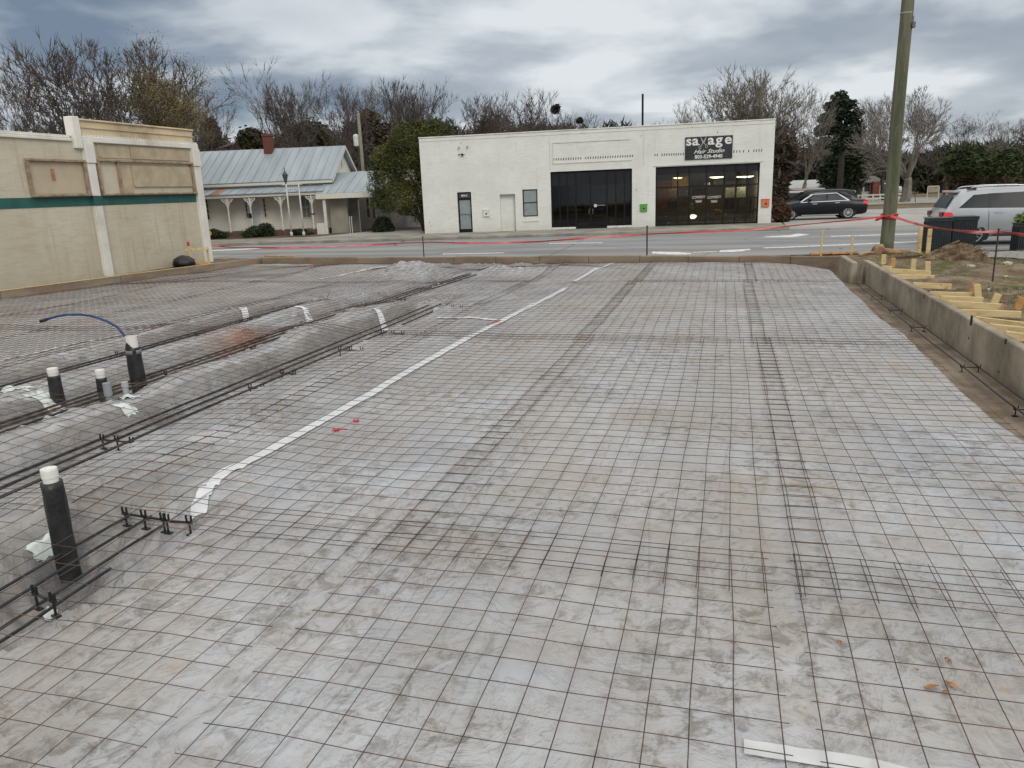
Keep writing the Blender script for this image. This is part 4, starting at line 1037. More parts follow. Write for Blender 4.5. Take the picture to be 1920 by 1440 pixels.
# spalls and stains at the foot and round the old lamp fixings
mb = MB(); rr = random.Random(3)
for (px, py, w_, h_) in ((864, 268, .10, .05), (862, 276, .05, .04), (877, 277, .04, .07), (868, 290, .16, .02), (872, 290, .06, .07), (1193, 356, .1, .04), (1080, 307, .05, .03), (805, 417, .08, .07), (808, 424, .04, .08), (950, 434, .45, .08), (967, 433, .1, .14), (975, 433, .25, .05), (1010, 436, .3, .03), (1202, 255, .03, .16), (1345, 248, .06, .12), (1217, 272, .05, .03), (1432, 420, .3, .03), (1440, 404, .04, .05)):
    u_, v_ = uv(px, py); k = 9
    poly = [(u_ + w_ * .5 * math.cos(2 * PI * i / k) * rr.uniform(.5, 1.1), -.005, v_ + h_ * .5 * math.sin(2 * PI * i / k) * rr.uniform(.5, 1.1)) for i in range(k)]
    mb.add(poly, [tuple(range(k))])
wb.part('spalled_patch', mb, simple('exposed_dark_mortar', (.14, .115, .09), .95, .4, 10))
# left glass door with address over it
fr = MB(); u0, u1 = dA + .003, dB - .003; f_ = .075
fr.bbox((u0, .05, g + .01), (u0 + f_, .12, dtop - .003), .004); fr.bbox((u1 - f_, .05, g + .01), (u1, .12, dtop - .003), .004)
fr.bbox((u0 + f_ + .002, .05, dtop - .065), (u1 - f_ - .002, .12, dtop - .003), .004); fr.bbox((u0 + f_ + .002, .05, dtop - .40), (u1 - f_ - .002, .12, dtop - .30), .004); fr.bbox((u0 + f_ + .002, .05, g + .012), (u1 - f_ - .002, .12, g + .17), .004)
door = wb.part('door', fr, BLACKM)
q = MB(); q.box((u0 + f_ + .003, .08, g + .172), (u1 - f_ - .003, .09, dtop - .402)); q.box((u0 + f_ + .003, .085, dtop - .298), (u1 - f_ - .003, .09, dtop - .067)); wb.part('pane', q, [FROST][0], door)
q = MB(); q.bbox((u0 + f_ + .003, .03, g + .93), (u1 - f_ - .003, .06, g + .97), .004); q.bbox((u1 - .12, .0, g + .75), (u1 - .095, .04, g + .98), .004); wb.part('handle', q, simple('steel_bar', (.4, .41, .4), .35, metallic=.8), door)
# transom sign plate sits dark
q = MB(); q.box((u0 + f_ + .003, .072, dtop - .296), (u1 - f_ - .003, .079, dtop - .068)); wb.part('transom', q, simple('grey_transom', (.07, .07, .075), .3), door)
def text_mesh(body, size, extrude=0.002, offset=0.0, shear=0.0, align='CENTER', bold=False, sx=1.0):
    cu = bpy.data.curves.new('txt', 'FONT'); cu.body = body; cu.size = size; cu.extrude = extrude; cu.offset = offset; cu.shear = shear; cu.align_x = align; cu.resolution_u = 4
    ob = bpy.data.objects.new('txt', cu); COL.objects.link(ob)
    bpy.context.view_layer.update()
    dg = bpy.context.evaluated_depsgraph_get(); me = bpy.data.meshes.new_from_object(ob.evaluated_get(dg))
    vs_ = [(v.co.x * sx, v.co.y, v.co.z) for v in me.vertices]; fs = [tuple(p.vertices) for p in me.polygons]
    bpy.data.objects.remove(ob); bpy.data.curves.remove(cu); bpy.data.meshes.remove(me)
    return vs_, fs
def put_text(mb, body, u, v, n, size, offset=0.0, shear=0.0, sx=1.0, tilt=0.0, m=0):
    vs_, fs = text_mesh(body, size, 0.003, offset, shear, sx=sx)
    ct, st = math.cos(tilt), math.sin(tilt)
    mb.add([(u + x * ct - y * st, n - z, v + x * st + y * ct) for x, y, z in vs_], fs, m)
LETTER = simple('off_white_lettering', (.72, .72, .70), .6, .04)
q = MB(); put_text(q, '804-C', (u0 + u1) / 2, dtop - .22, .066, .13, offset=.004); wb.part('lettering', q, LETTER, door)
# sash window
fr = MB(); u0, u1 = wA + .003, wB - .003; f_ = .05; zm = (wtop + wbot) / 2 + .02
for (a, b, c_, d_) in ((u0, u0 + f_, wbot + .003, wtop - .003), (u1 - f_, u1, wbot + .003, wtop - .003), (u0 + f_ + .002, u1 - f_ - .002, wtop - f_, wtop - .003), (u0 + f_ + .002, u1 - f_ - .002, wbot + .003, wbot + f_), (u0 + f_ + .002, u1 - f_ - .002, zm - .02, zm + .02)): fr.bbox((a, .04, c_), (b, .1, d_), .004)
win = wb.part('window', fr, BLACKM); q = MB(); q.box((u0 + f_ + .003, .07, wbot + f_ + .002), (u1 - f_ - .003, .08, wtop - f_ - .002)); wb.part('pane', q, FROST, win)
q = MB(); q.bbox((wA - .03, -.03, wbot - .26), (wB + .03, -.002, wbot - .2), .006); wb.part('sill', q, simple('white_sill', (.66, .66, .6), .8), win)
# ---- storefronts: header panel, mullions, glass, a real room behind
ROOMW = simple('shop_inner_wall', (.17, .155, .13), .85, .2, 1.2); ROOMF = simple('shop_floor', (.085, .07, .06), .5, .2, 2)
DKGREY = simple('dark_header_panel', (.012, .013, .016), .55, .15, .6, spec=.3)
def room(a, b, zc_, depth, parent_label, wallm, name='shop_room'):
    q = MB()
    q.add([(a, .5, g), (b, .5, g), (b, depth, g), (a, depth, g), (a, .5, zc_), (b, .5, zc_), (b, depth, zc_), (a, depth, zc_)], [(0, 1, 2, 3)], 1)
    q.add([(a, .3, g - .0), (b, .3, g), (b, depth, g), (a, depth, g), (a, .3, zc_), (b, .3, zc_), (b, depth, zc_), (a, depth, zc_)], [(4, 5, 6, 7), (3, 2, 6, 7), (0, 3, 7, 4), (1, 2, 6, 5)], 0)
    return wb.part(name, q, [wallm, ROOMF], label=parent_label)
room(sA - .2, sB + .2, s1top - .02, 6, None, ROOMW); room(tA - .2, tB + .3, s2top - .02, 7, None, ROOMW)
def storefront(a, b, zt_, hdr, verts, hors, doors, label, sillh=.0):
    f = MB(); t_ = .062; N0, N1 = .10, .18
    f.bbox((a + .003, N0, zt_ - .06), (b - .003, N1, zt_ - .003), .004)
    f.bbox((a + .003, N0, g + sillh + .004), (a + .003 + t_, N1, zt_ - .062), .004); f.bbox((b - .003 - t_, N0, g + sillh + .004), (b - .003, N1, zt_ - .062), .004)
    xs = [a + .003 + t_] + [v for v in verts] + [b - .003 - t_]
    for v in verts: f.bbox((v - t_ / 2, N0, g + .004), (v + t_ / 2, N1, zt_ - .062), .004)
    for i in range(len(xs) - 1):
        x0_ = xs[i] + (t_ / 2 if i else 0) + .002; x1_ = xs[i + 1] - (t_ / 2 if i < len(xs) - 2 else 0) - .002
        f.bbox((x0_, N0, g + .006), (x1_, N1, g + .09), .004)
        for h in hors[i]: f.bbox((x0_, N0 + .005, h - t_ / 2), (x1_, N1 - .005, h + t_ / 2), .004)
    fo = wb.part('storefront', f, BLACKM, label=label)
    p_ = MB(); p_.box((a + t_, .145, g + .09), (b - t_, .150, hdr)); wb.part('pane', p_, GLASS, fo)
    if hdr < zt_ - .1: h_ = MB(); h_.box((a + t_, .125, hdr + .002), (b - t_, .135, zt_ - .063)); wb.part('header_panel', h_, DKGREY, fo)
    return fo
def U(cx, o=1220, s_=7.68): return uv(o + cx / s_, 370)[0]
def Z(cy, cx, o=1220, oy=300, s_=7.68): return uv(o + cx / s_, oy + cy / s_)[1]
vv = [U(388), U(552), U(800), U(1052), U(1222), U(1382)]
h1, h2, h3 = Z(370, 900), Z(555, 1100), Z(735, 1100)
sf2 = storefront(tA, tB, s2top, Z(185, 800), vv, [[h1, h3], [h1, h3], [h1], [h1], [h1, h2, h3], [h1, h2], [h1, h2, h3]], (2, 3), 'lit storefront of the hair studio with double doors')
def U1(cx): return uv(1025 + cx / 10.97, 375)[0]
def Z1(cy, cx): return uv(1025 + cx / 10.97, 310 + cy / 10.97)[1]
vv1 = [U1(265), U1(425), U1(600), U1(900), U1(1240), U1(1420), U1(1600)]
sf1 = storefront(sA, sB, s1top, Z1(400, 900), vv1, [[], [], [], [], [], [], [], []], (), 'unlit dark storefront left of the green box')
q = MB(); q.bbox((sA + .01, -.02, g + .0), (U1(590), .09, g + .10), .01); q.bbox((U1(1240), -.02, g + .0), (sB - .01, .09, g + .10), .01); wb.part('sill', q, simple('white_sill_paint', (.7, .69, .66), .8, .1, 4, dirt=((.3, .26, .2), .7)))
# door pulls
q = MB()
for (c_, s_) in ((U1(875), -1), (U1(940), 1)):
    q.tube([(c_, .09, Z1(1010, 900)), (c_ + s_ * .02, .04, Z1(990, 900)), (c_ + s_ * .02, .04, Z1(920, 900)), (c_, .09, Z1(900, 900))], .012, 6)
wb.part('handle', q, simple('worn_pull', (.3, .28, .25), .4, metallic=.6), sf1)
# ---- lettering on the glass
q = MB(); cu_, cz_ = U1(1000), Z1(830, 1000)
k = 20; q.add([(cu_ + .085 * math.cos(2 * PI * i / k), .139, cz_ + .085 * math.sin(2 * PI * i / k)) for i in range(k)], [tuple(range(k))])
wb.part('round_logo', q, simple('pale_decal', (.55, .56, .57), .5), sf1)
q = MB(); q.bbox((U1(1040), .136, cz_ - .01), (U1(1200), .139, cz_ + .03), .001); wb.part('decal_line', q, simple('grey_decal', (.22, .22, .23), .5), sf1)
DECAL = simple('faded_decal', (.48, .47, .43), .6)
for (cx, nm) in ((695, 'a'), (920, 'b')):
    q = MB(); put_text(q, 'COWBOY', U(cx), Z(552, cx), .138, .17, offset=.003, sx=.86, tilt=.03)
    for (yy_, ww_, hh_) in ((583, .30, .022), (603, .26, .05)):
        zc_ = Z(yy_, cx); q.box((U(cx) - ww_ / 2 * 1.1, .136, zc_ - hh_ / 2), (U(cx) + ww_ / 2 * 1.1, .139, zc_ + hh_ / 2))
    wb.part('door_lettering', q, DECAL, sf2)
# ---- things in the lit shop
def emis(name, c, s_):
    m = Mat(name); m.b.inputs['Emission Color'].default_value = (*c, 1); m.b.inputs['Emission Strength'].default_value = s_; m.b.inputs['Base Color'].default_value = (*c, 1); return m.m
WARM = emis('lit_ceiling_lamp', (1.0, .86, .58), 9.0)
def world_of(pl, u, n, z): v = pl.P0 + pl.u * u + pl.n * n; return (v[0], v[1], z)
def inshop(name, mb, mat_, label, cat, group=None):
    o = mb.build(name, mat_); o.matrix_world = FP.mat(); return tag(o, label, cat, group)
def ray_uv(px, py, off): return FP.uv(px, py, off)
for i, (cx, cy, w_, off, lab) in enumerate(((390, 255, .5, 3.5, 'small warm ceiling lamp inside the shop, leftmost of three'), (955, 245, .75, 2.6, 'oval lit ceiling lamp inside the shop above the doors'), (1355, 238, .9, 2.3, 'long lit ceiling lamp inside the shop, rightmost of three'))):
    u_, v_ = ray_uv(1220 + cx / 7.68, 300 + cy / 7.68, off)
    q = MB(); k = 20; rr_ = w_ / 2
    q.lathe([(rr_ * .2, -.055), (rr_ * .75, -.04), (rr_, 0), (rr_, .015)], k, c=(u_, off, v_))
    o = inshop('ceiling_lamp', q, WARM if i else emis('dim_lamp', (1, .8, .45), 4), lab, 'lamp', 'lamps lit inside the shop')
    q = MB(); q.lathe([(rr_ * 1.08, .016), (rr_ * 1.08, .05)], k, c=(u_, off, v_)); q.box((u_ - .015, off - .015, v_ + .05), (u_ + .015, off + .015, max(v_ + .06, s2top - .03)))
    c_ = q.build('lamp_bracket', BLACKM); c_.parent = o
LAMPG = simple('amber_wall', (.42, .24, .06), .7, .25, 2)
def card(name, cx0, cy0, cx1, cy1, off, dep, mat_, label, cat, group=None):
    a = ray_uv(1220 + cx0 / 7.68, 300 + cy0 / 7.68, off); b = ray_uv(1220 + cx1 / 7.68, 300 + cy1 / 7.68, off)
    q = MB(); q.bbox((a[0], off, b[1]), (b[0], off + dep, a[1]), .01); return inshop(name, q, mat_, label, cat, group)
card('partition', 310, 250, 545, 400, 5.2, .1, LAMPG, 'amber painted partition high at the back of the lit shop', 'partition')
card('partition', 90, 300, 300, 700, 5.0, .1, simple('brown_partition', (.16, .075, .035), .7, .3, 2), 'brown partition at the left of the lit shop', 'partition')
card('shelf', 245, 420, 385, 560, 3.4, .3, simple('tan_cabinet', (.20, .13, .06), .6, .3, 5), 'tan cabinet behind the left glass of the lit shop', 'cabinet')
card('counter', 245, 580, 380, 740, 2.6, .4, simple('grey_cabinet', (.13, .12, .11), .6, .2, 3), 'grey low cabinet under the tan cabinet in the lit shop', 'cabinet')
card('mirror', 410, 430, 530, 520, 3.0, .03, simple('pale_poster', (.20, .22, .21), .4, .5, 9), 'pale framed print behind the second glass bay', 'picture')
card('poster', 610, 410, 790, 500, 2.0, .02, simple('red_poster', (.26, .05, .025), .6, .5, 12), 'red print high behind the left door glass', 'poster')
card('curtain', 1080, 400, 1210, 540, 3.0, .05, simple('green_grey_panel', (.14, .14, .10), .8, .4, 6), 'olive panel behind the glass right of the doors', 'panel')
card('curtain', 1240, 390, 1380, 540, 2.6, .05, simple('olive_panel', (.13, .15, .12), .8, .5, 8), 'mottled olive panel behind the second bay right of the doors', 'panel')
card('shawl', 1290, 580, 1350, 720, 1.2, .12, simple('dusty_pink_cloth', (.30, .16, .14), .9, .35, 14), 'dusty pink cloth hanging in the shop window', 'cloth')
card('shawl', 1420, 560, 1450, 700, 1.3, .1, simple('mauve_cloth', (.13, .10, .11), .9, .35, 14), 'grey mauve cloth hanging behind the last glass bay', 'cloth')
card('panel', 1060, 560, 1210, 700, 2.2, .3, simple('grey_shelf', (.09, .09, .095), .8, .3, 6), 'grey shelf unit right of the doors', 'shelf')
card('back_light_panel', 905, 285, 1040, 360, 6.0, .05, simple('pale_green_wall', (.24, .27, .16), .8, .2, 3), 'pale green wall panel under the middle lamp', 'panel')
card('back_light_panel', 1080, 305, 1215, 350, 5.8, .05, simple('pale_sage_wall', (.18, .19, .13), .8, .2, 3), 'sage wall panel right of the middle lamp', 'panel')
card('back_light_panel', 1240, 290, 1385, 350, 5.6, .05, simple('pale_sage_wall', (.16, .18, .11), .8, .2, 3), 'sage wall panel under the right lamp', 'panel')
card('exit_plate', 778, 330, 850, 362, 2.5, .03, simple('white_plate', (.6, .6, .55), .5), 'small white plate hung above the doors inside', 'sign')
def blob(cx, cy, off, r, mat_, name, label, cat, group=None, sq=(1, 1, 1)):
    u_, v_ = ray_uv(1220 + cx / 7.68, 300 + cy / 7.68, off); q = MB(); rr_ = random.Random(int(cx))
    bm = bmesh.new(); bmesh.ops.create_icosphere(bm, subdivisions=2, radius=r)
    for v in bm.verts: v.co = Vector((v.co.x * sq[0], v.co.y * sq[1], v.co.z * sq[2])) * rr_.uniform(.82, 1.15)
    bm.verts.index_update(); q.add([(v.co.x + u_, v.co.y + off, v.co.z + v_) for v in bm.verts], [tuple(l.vert.index for l in f.loops) for f in bm.faces]); bm.free()
    return inshop(name, q, mat_, label, cat, group)
blob(610, 815, 1.6, .13, emis('lit_globe', (1, .9, .72), 3.5), 'lamp_globe', 'lit white globe low behind the left door glass', 'lamp', sq=(1.4, 1, .9))
blob(585, 640, 1.2, .11, simple('white_mannequin_head', (.55, .54, .5), .5), 'ornament', 'white head shaped ornament behind the left door edge', 'ornament', sq=(.8, .8, 1.1))
blob(598, 685, 1.2, .13, simple('white_bust', (.4, .4, .38), .5), 'ornament', 'white bust below the head ornament', 'ornament', sq=(1.1, .8, .6))
blob(950, 760, 1.0, .24, simple('yellow_flowers', (.36, .25, .09), .8, .6, 14), 'flower_bunch', 'bunch of yellow flowers behind the right door glass', 'flowers', sq=(1, .8, .9))
for i, (cx, cy) in enumerate(((1070, 795), (1190, 915), (1225, 905), (1290, 900), (1335, 908), (1400, 905), (255, 915), (220, 815))):
    blob(cx, cy, .45 + .1 * (i % 2), .06 + .03 * (i % 3 == 0), simple('pale_ware', (.42, .42, .42), .5, .3), 'vase', ['pale pot standing right of the doors', 'small pale pot low in the window, first from the doors', 'small pale pot low in the window, second from the doors', 'wide pale pot low in the window', 'small pale pot right of the wide one', 'pale pot nearest the window corner', 'white bottle shaped pot in the left window', 'pale flower shape above the bottle pot'][i], 'pot', 'pots along the shop window')
# dark furniture in the unlit shop
def card1(name, cx0, cy0, cx1, cy1, off, dep, mat_, label, cat):
    a = ray_uv(1025 + cx0 / 10.97, 310 + cy0 / 10.97, off); b = ray_uv(1025 + cx1 / 10.97, 310 + cy1 / 10.97, off)
    q = MB(); q.bbox((a[0], off, b[1]), (b[0], off + dep, a[1]), .01); return inshop(name, q, mat_, label, cat)
card1('monitor', 610, 670, 850, 820, 3, .08, simple('black_screen', (.006, .006, .006), .4), 'black screen on the back wall of the unlit shop', 'screen')
card1('notice', 1290, 540, 1400, 740, 2.4, .02, simple('grey_notice', (.13, .14, .15), .6), 'grey notice panel behind the unlit shop glass', 'notice')
card1('desk', 950, 1020, 1220, 1060, 1.8, .6, simple('brown_desk_top', (.14, .10, .085), .5), 'brown desk top in the unlit shop', 'desk')
card1('cabinet', 1290, 1050, 1400, 1260, 1.6, .4, simple('grey_cabinet_low', (.085, .085, .08), .6), 'grey cabinet at the right of the unlit shop', 'cabinet')
card1('cabinet', 1440, 1060, 1560, 1260, 2.0, .4, simple('brown_cabinet_low', (.07, .055, .045), .6), 'brown cabinet behind the last glass of the unlit shop', 'cabinet')
card1('counter', 620, 1190, 860, 1260, 2.5, .4, simple('grey_counter', (.11, .11, .105), .6), 'long grey counter low in the unlit shop', 'counter')
# ---- sign over the lit storefront
sa = uv(1285, 259); sb_ = uv(1374, 296.5); su0, su1 = sa[0], uv(1374, 252)[0]; sz1 = (sa[1] + uv(1374, 252)[1]) / 2; sz0 = (sb_[1] + uv(1284, 300)[1]) / 2
sg = Thing('shop_sign', FP, 'black board sign over the lit storefront with white lettering', 'sign')
q = MB(); q.bbox((su0, -.06, sz0), (su1, -.005, sz1), .004); sg.part('board', q, simple('black_sign_board', (.02, .024, .024), .5, .4, 2))
SW, SH = su1 - su0, sz1 - sz0; SC = (su0 + su1) / 2
q = MB()
def glyphs(q, items, base, size, off, sx=1.0):
    for ch, fx_ in items: put_text(q, ch, su0 + SW * fx_, base, -.064, size, offset=off, sx=sx)
glyphs(q, [('s', .075), ('a', .215), ('a', .545), ('g', .715), ('e', .905)], sz1 - SH * .36, SH * .60, .014, 1.12)
# little serifs on s and a
for fx_ in (.29, .615): q.box((su0 + SW * fx_ - .03, -.067, sz1 - SH * .365), (su0 + SW * fx_ + .05, -.0615, sz1 - SH * .335))
sg.part('name_lettering', q, LETTER)
q = MB(); put_text(q, 'Hair Studio', SC, sz0 + SH * .27, -.064, SH * .24, offset=.003, shear=.45, sx=1.22, tilt=.012)
sg.part('script_lettering', q, LETTER)
q = MB(); put_text(q, '803-529-4940', SC, sz0 + SH * .045, -.064, SH * .215, offset=.006, sx=1.02)
sg.part('phone_number', q, LETTER)
q = MB(); xc = su0 + SW * .385; yc_ = sz1 - SH * .26
def blade(x0_, z0_, x1_, z1_, w_):
    d = Vector((x1_ - x0_, 0, z1_ - z0_)); n_ = Vector((-d.z, 0, d.x)).normalized() * w_
    q.add([(x0_ - n_.x, -.066, z0_ - n_.z), (x0_ + n_.x, -.066, z0_ + n_.z), (x1_ + n_.x * .4, -.066, z1_ + n_.z * .4), (x1_ - n_.x * .4, -.066, z1_ - n_.z * .4)], [(0, 1, 2, 3)])
blade(xc + .0, yc_ - .02, xc - .13, yc_ + .24, .035); blade(xc, yc_ - .02, xc + .13, yc_ + .24, .035)
blade(xc, yc_, xc - .12, yc_ - .16, .02); blade(xc, yc_, xc + .12, yc_ - .13, .02)
for (dx, dz) in ((-.16, -.23), (.15, -.18)):
    k = 16; r0, r1 = .055, .08
    vs_ = [(xc + dx + r_ * math.cos(2 * PI * i / k) * .8, -.066, yc_ + dz + r_ * math.sin(2 * PI * i / k)) for r_ in (r0, r1) for i in range(k)]
    q.add(vs_, [(i, (i + 1) % k, k + (i + 1) % k, k + i) for i in range(k)])
sg.part('scissors_emblem', q, simple('grey_emblem', (.42, .44, .44), .5))
# wall boxes
def wall_box(px, py, s_, c, label, hole=True):
    u_, v_ = uv(px, py); t_ = Thing('meter_box', FP, label, 'box', 'small square boxes on the shop wall')
    q = MB(); q.bbox((u_ - s_ / 2, -.09, v_ - s_ / 2), (u_ + s_ / 2, -.004, v_ + s_ / 2), .012); q.bbox((u_ - s_ * .56, -.10, v_ + s_ * .505), (u_ + s_ * .56, -.004, v_ + s_ * .58), .006)
    t_.part('housing', q, simple('box_paint', c, .6, .12, 6))
    q = MB(); k = 12; q.add([(u_ + s_ * .03 + s_ * .14 * math.cos(2 * PI * i / k), -.093, v_ - s_ * .06 + s_ * .14 * math.sin(2 * PI * i / k)) for i in range(k)], [tuple(range(k))]); t_.part('opening', q, DARK)
wall_box(1207, 390, .34, (.09, .33, .045), 'bright green square box between the two storefronts')
wall_box(1435, 381, .36, (.62, .17, .07), 'orange square box at the right end of the shop wall')
wall_box(912, 400, .33, (.66, .66, .6), 'white square box with a round hole right of the glass door')
# old lamp arm high on the wall
t_ = Thing('wall_lamp', FP, 'broken lamp bracket high on the blank left part of the shop wall', 'bracket')
q = MB(); u_, v_ = uv(866, 290); q.tube([(u_ - .2, -.02, v_), (u_, -.14, v_ + .02), (u_ + .12, -.16, v_ - .02)], .02, 6); q.lathe([(.05, -.06), (.07, 0), (.03, .05)], 10, c=(u_ + .05, -.09, v_)); t_.part('arm', q, BLACKM)
q = MB()
for (px, py) in ((861, 278), (877, 276)):
    u_, v_ = uv(px, py); q.lathe([(.02, -.05), (.045, .05), (.02, .06)], 8, c=(u_, -.1, v_)); q.box((u_ - .012, -.1, v_ - .012), (u_ + .012, -.003, v_ + .012))
t_.part('lamp_head', q, simple('grey_lamp_head', (.3, .3, .28), .6))
# roof mast
p = FP.P0 + FP.u * uv(1206, 230)[0] + FP.n * 4
pp = atY(1205, 200, p[1]); hz = height_over(pp[0], pp[1], 176)
q = MB(); q.tube([(pp[0], pp[1], top - .4), (pp[0], pp[1], hz)], .055, 8); q.box((pp[0] - .1, pp[1] - .1, top - .36), (pp[0] + .1, pp[1] + .1, top - .2)); tag(q.build('roof_mast', BLACKM), 'thin black mast standing on the shop roof', 'mast')

# ================================================================ CLAPBOARD HOUSE WITH METAL ROOF
HD = np.array([1, .25]) / math.hypot(1, .25)
HP0 = np.array([-23.6, 40.5]) - HD * 12.0
HP = Plane((HP0[0], HP0[1], 0), (HP0[0] + HD[0] * 12, HP0[1] + HD[1] * 12, 0))
hs = Thing('house', HP, 'cream clapboard house with a blue grey metal roof and a front porch', 'house')
m = Mat('cream_clapboard', 0.75, spec=0.3)
wv = m.n('ShaderNodeTexWave', wave_type='BANDS', bands_direction='Z', wave_profile='SAW'); wv.inputs['Scale'].default_value = 1.55; m.nt.links.new(m.coord(), wv.inputs['Vector'])
m.color(m.mix(m.ramp(m.noise(1.2, 5), .3, .7), (.72, .68, .57), (.80, .76, .65))); m.bump(wv.outputs['Fac'], .5, .02); CLAP = m.m
m = Mat('blue_grey_metal_roof', 0.42, spec=0.5)
rc_ = m.mix(m.ramp(m.noise(.8, 5, .6, co=m.coord(scale=(2.2, .3, .3))), .3, .7), (.225, .265, .295), (.32, .365, .395)); m.color(rc_); METROOF = m.m
RUST = simple('rusty_roof_sheet', (.30, .13, .065), .8, .3, 5)
WTRIM = simple('white_house_trim', (.62, .60, .53), .7, .06)
hv = HP.uv
wall_off = 1.45
# levels read off the picture at each part's own distance
z_pe = (hv(480, 363.5, -.25)[1] + hv(560, 361.5, -.25)[1]) / 2
z_me = (hv(420, 344, wall_off - .35)[1] + hv(590, 339.5, wall_off - .35)[1]) / 2
hd = 3.5
z_rg = (hv(420, 283, wall_off + hd)[1] + hv(640, 275.5, wall_off + hd)[1]) / 2
uR = hv(640, 300, wall_off + hd)[0]; uL = hv(330, 330, wall_off)[0] - 4
zf = 0.12
q = MB(); q.box((uL, wall_off, -.2), (uR, wall_off + 2 * hd, z_me))
q.add([(uR, wall_off, z_me), (uR, wall_off + 2 * hd, z_me), (uR, wall_off + hd, z_rg - .12)], [(0, 1, 2)]); q.add([(uL, wall_off, z_me), (uL, wall_off + 2 * hd, z_me), (uL, wall_off + hd, z_rg - .12)], [(0, 1, 2)])
hs.part('wall', q, CLAP)
def roof_slab(q, a, b, thick=.05, ribs=None, u0=0, u1=1):
    """a=(n,z) low edge, b=(n,z) high edge"""
    d = Vector((0, b[0] - a[0], b[1] - a[1])); n_ = Vector((0, -d.z, d.y)).normalized() * thick
    vs_ = []
    for u_ in (u0, u1):
        vs_ += [(u_, a[0], a[1]), (u_, b[0], b[1]), (u_, b[0] + n_.y, b[1] + n_.z), (u_, a[0] + n_.y, a[1] + n_.z)]
    q.add(vs_, [(0, 1, 2, 3), (7, 6, 5, 4), (0, 4, 5, 1), (1, 5, 6, 2), (2, 6, 7, 3), (3, 7, 4, 0)])
    if ribs:
        u_ = u0 + .15
        while u_ < u1 - .05:
            q.beam((u_, a[0] + n_.y * 1.05, a[1] + n_.z * 1.05 + .012), (u_, b[0] + n_.y * 1.05, b[1] + n_.z * 1.05 + .012), .04, .03, c=.004, up=(0, 0, 1)); u_ += ribs
sl = (z_rg - z_me) / (hd + .35)
q = MB(); roof_slab(q, (wall_off - .35, z_me), (wall_off + hd, z_rg), ribs=.52, u0=uL - .3, u1=uR + .35); roof_slab(q, (wall_off + 2 * hd + .35, z_me), (wall_off + hd, z_rg), u0=uL - .3, u1=uR + .35)
roof = hs.part('roof', q, METROOF)
q = MB(); u_, v_ = hv(503, 268, wall_off + hd - .4); ch = hv(503, 252, wall_off + hd - .4)[1]
q.bbox((u_ - .25, wall_off + hd - .7, z_rg - .9), (u_ + .25, wall_off + hd - .1, ch - .14), .01); q.bbox((u_ - .29, wall_off + hd - .74, ch - .136), (u_ + .29, wall_off + hd - .06, ch), .01)
hs.part('chimney', q, brick_paint('dark_red_brick', (.12, .042, .03), (.17, .06, .04), (.05, .035, .03), rot=(R(90), 0, 0)), roof)
# gable rake board, vent
q = MB(); q.beam((uR + .33, wall_off - .36, z_me - .06), (uR + .33, wall_off + hd, z_rg - .06), .05, .16, c=.005); q.beam((uR + .33, wall_off + 2 * hd + .36, z_me - .06), (uR + .33, wall_off + hd, z_rg - .06), .05, .16, c=.005)
q.bbox((uL, wall_off - .42, z_me - .16), (uR + .3, wall_off - .36, z_me - .02), .005); hs.part('rake_board', q, WTRIM)
q = MB(); q.add([(uR + .01, wall_off + hd - .22, z_me + 1.0), (uR + .01, wall_off + hd, z_me + .7), (uR + .01, wall_off + hd + .22, z_me + 1.0), (uR + .01, wall_off + hd, z_me + 1.3)], [(0, 1, 2, 3)]); hs.part('vent', q, simple('louvre_grey', (.4, .38, .32), .8))
# porch
uPR = hv(604, 400, 0)[0]
q = MB(); roof_slab(q, (-.3, z_pe), (wall_off - .05, z_me - .28), ribs=.52, u0=uL - .3, u1=uPR + .25); pr = hs.part('porch_roof', q, METROOF)
ur = hv(412, 355, .6)[0]; q = MB(); a_, b_ = (-.31, z_pe + .028), (wall_off - .3, z_me - .36); roof_slab(q, (a_[0], a_[1] + .03), (b_[0], b_[1] + .075), thick=.012, u0=ur - .28, u1=ur + .26); hs.part('rusty_sheet', q, RUST, pr)
q = MB(); q.bbox((uL, -.22, z_pe - .16), (uPR + .2, -.12, z_pe - .01), .006); hs.part('fascia', q, WTRIM)
q = MB(); q.bbox((uL, -.25, -.2), (uPR + .1, wall_off - .002, zf), .02)
hs.part('porch_floor', q, simple('dark_brick_porch', (.11, .065, .05), .85, .3, 6))
for px in (357, 433, 475, 532, 590):
    u_ = hv(px - 3, 400, 0)[0]; c_ = MB()
    c_.lathe([(.075, zf + .002), (.075, zf + .2), (.05, zf + .25), (.06, zf + .7), (.045, z_pe - .9), (.06, z_pe - .7), (.07, z_pe - .5), (.07, z_pe - .165)], 12, c=(u_, -.1, 0)); po_ = hs.part('porch_post', c_, WTRIM)
    b_ = MB()
    for s_ in (-1, 1):
        pts = [(u_ + s_ * .07, -.1, z_pe - .62), (u_ + s_ * .12, -.1, z_pe - .42), (u_ + s_ * .26, -.1, z_pe - .34), (u_ + s_ * .36, -.1, z_pe - .19)]
        b_.tube(pts, [.03, .045, .035, .03], 6); b_.tube([(u_ + s_ * .07, -.1, z_pe - .3), (u_ + s_ * .2, -.1, z_pe - .24), (u_ + s_ * .3, -.1, z_pe - .2)], .03, 6)
        k = 10; b_.tube([(u_ + s_ * (.17 + .07 * math.cos(t_)), -.1, z_pe - .29 + .07 * math.sin(t_)) for t_ in [2 * PI * i / k for i in range(k + 1)]], .012, 5)
    hs.part('bracket', b_, WTRIM, po_)
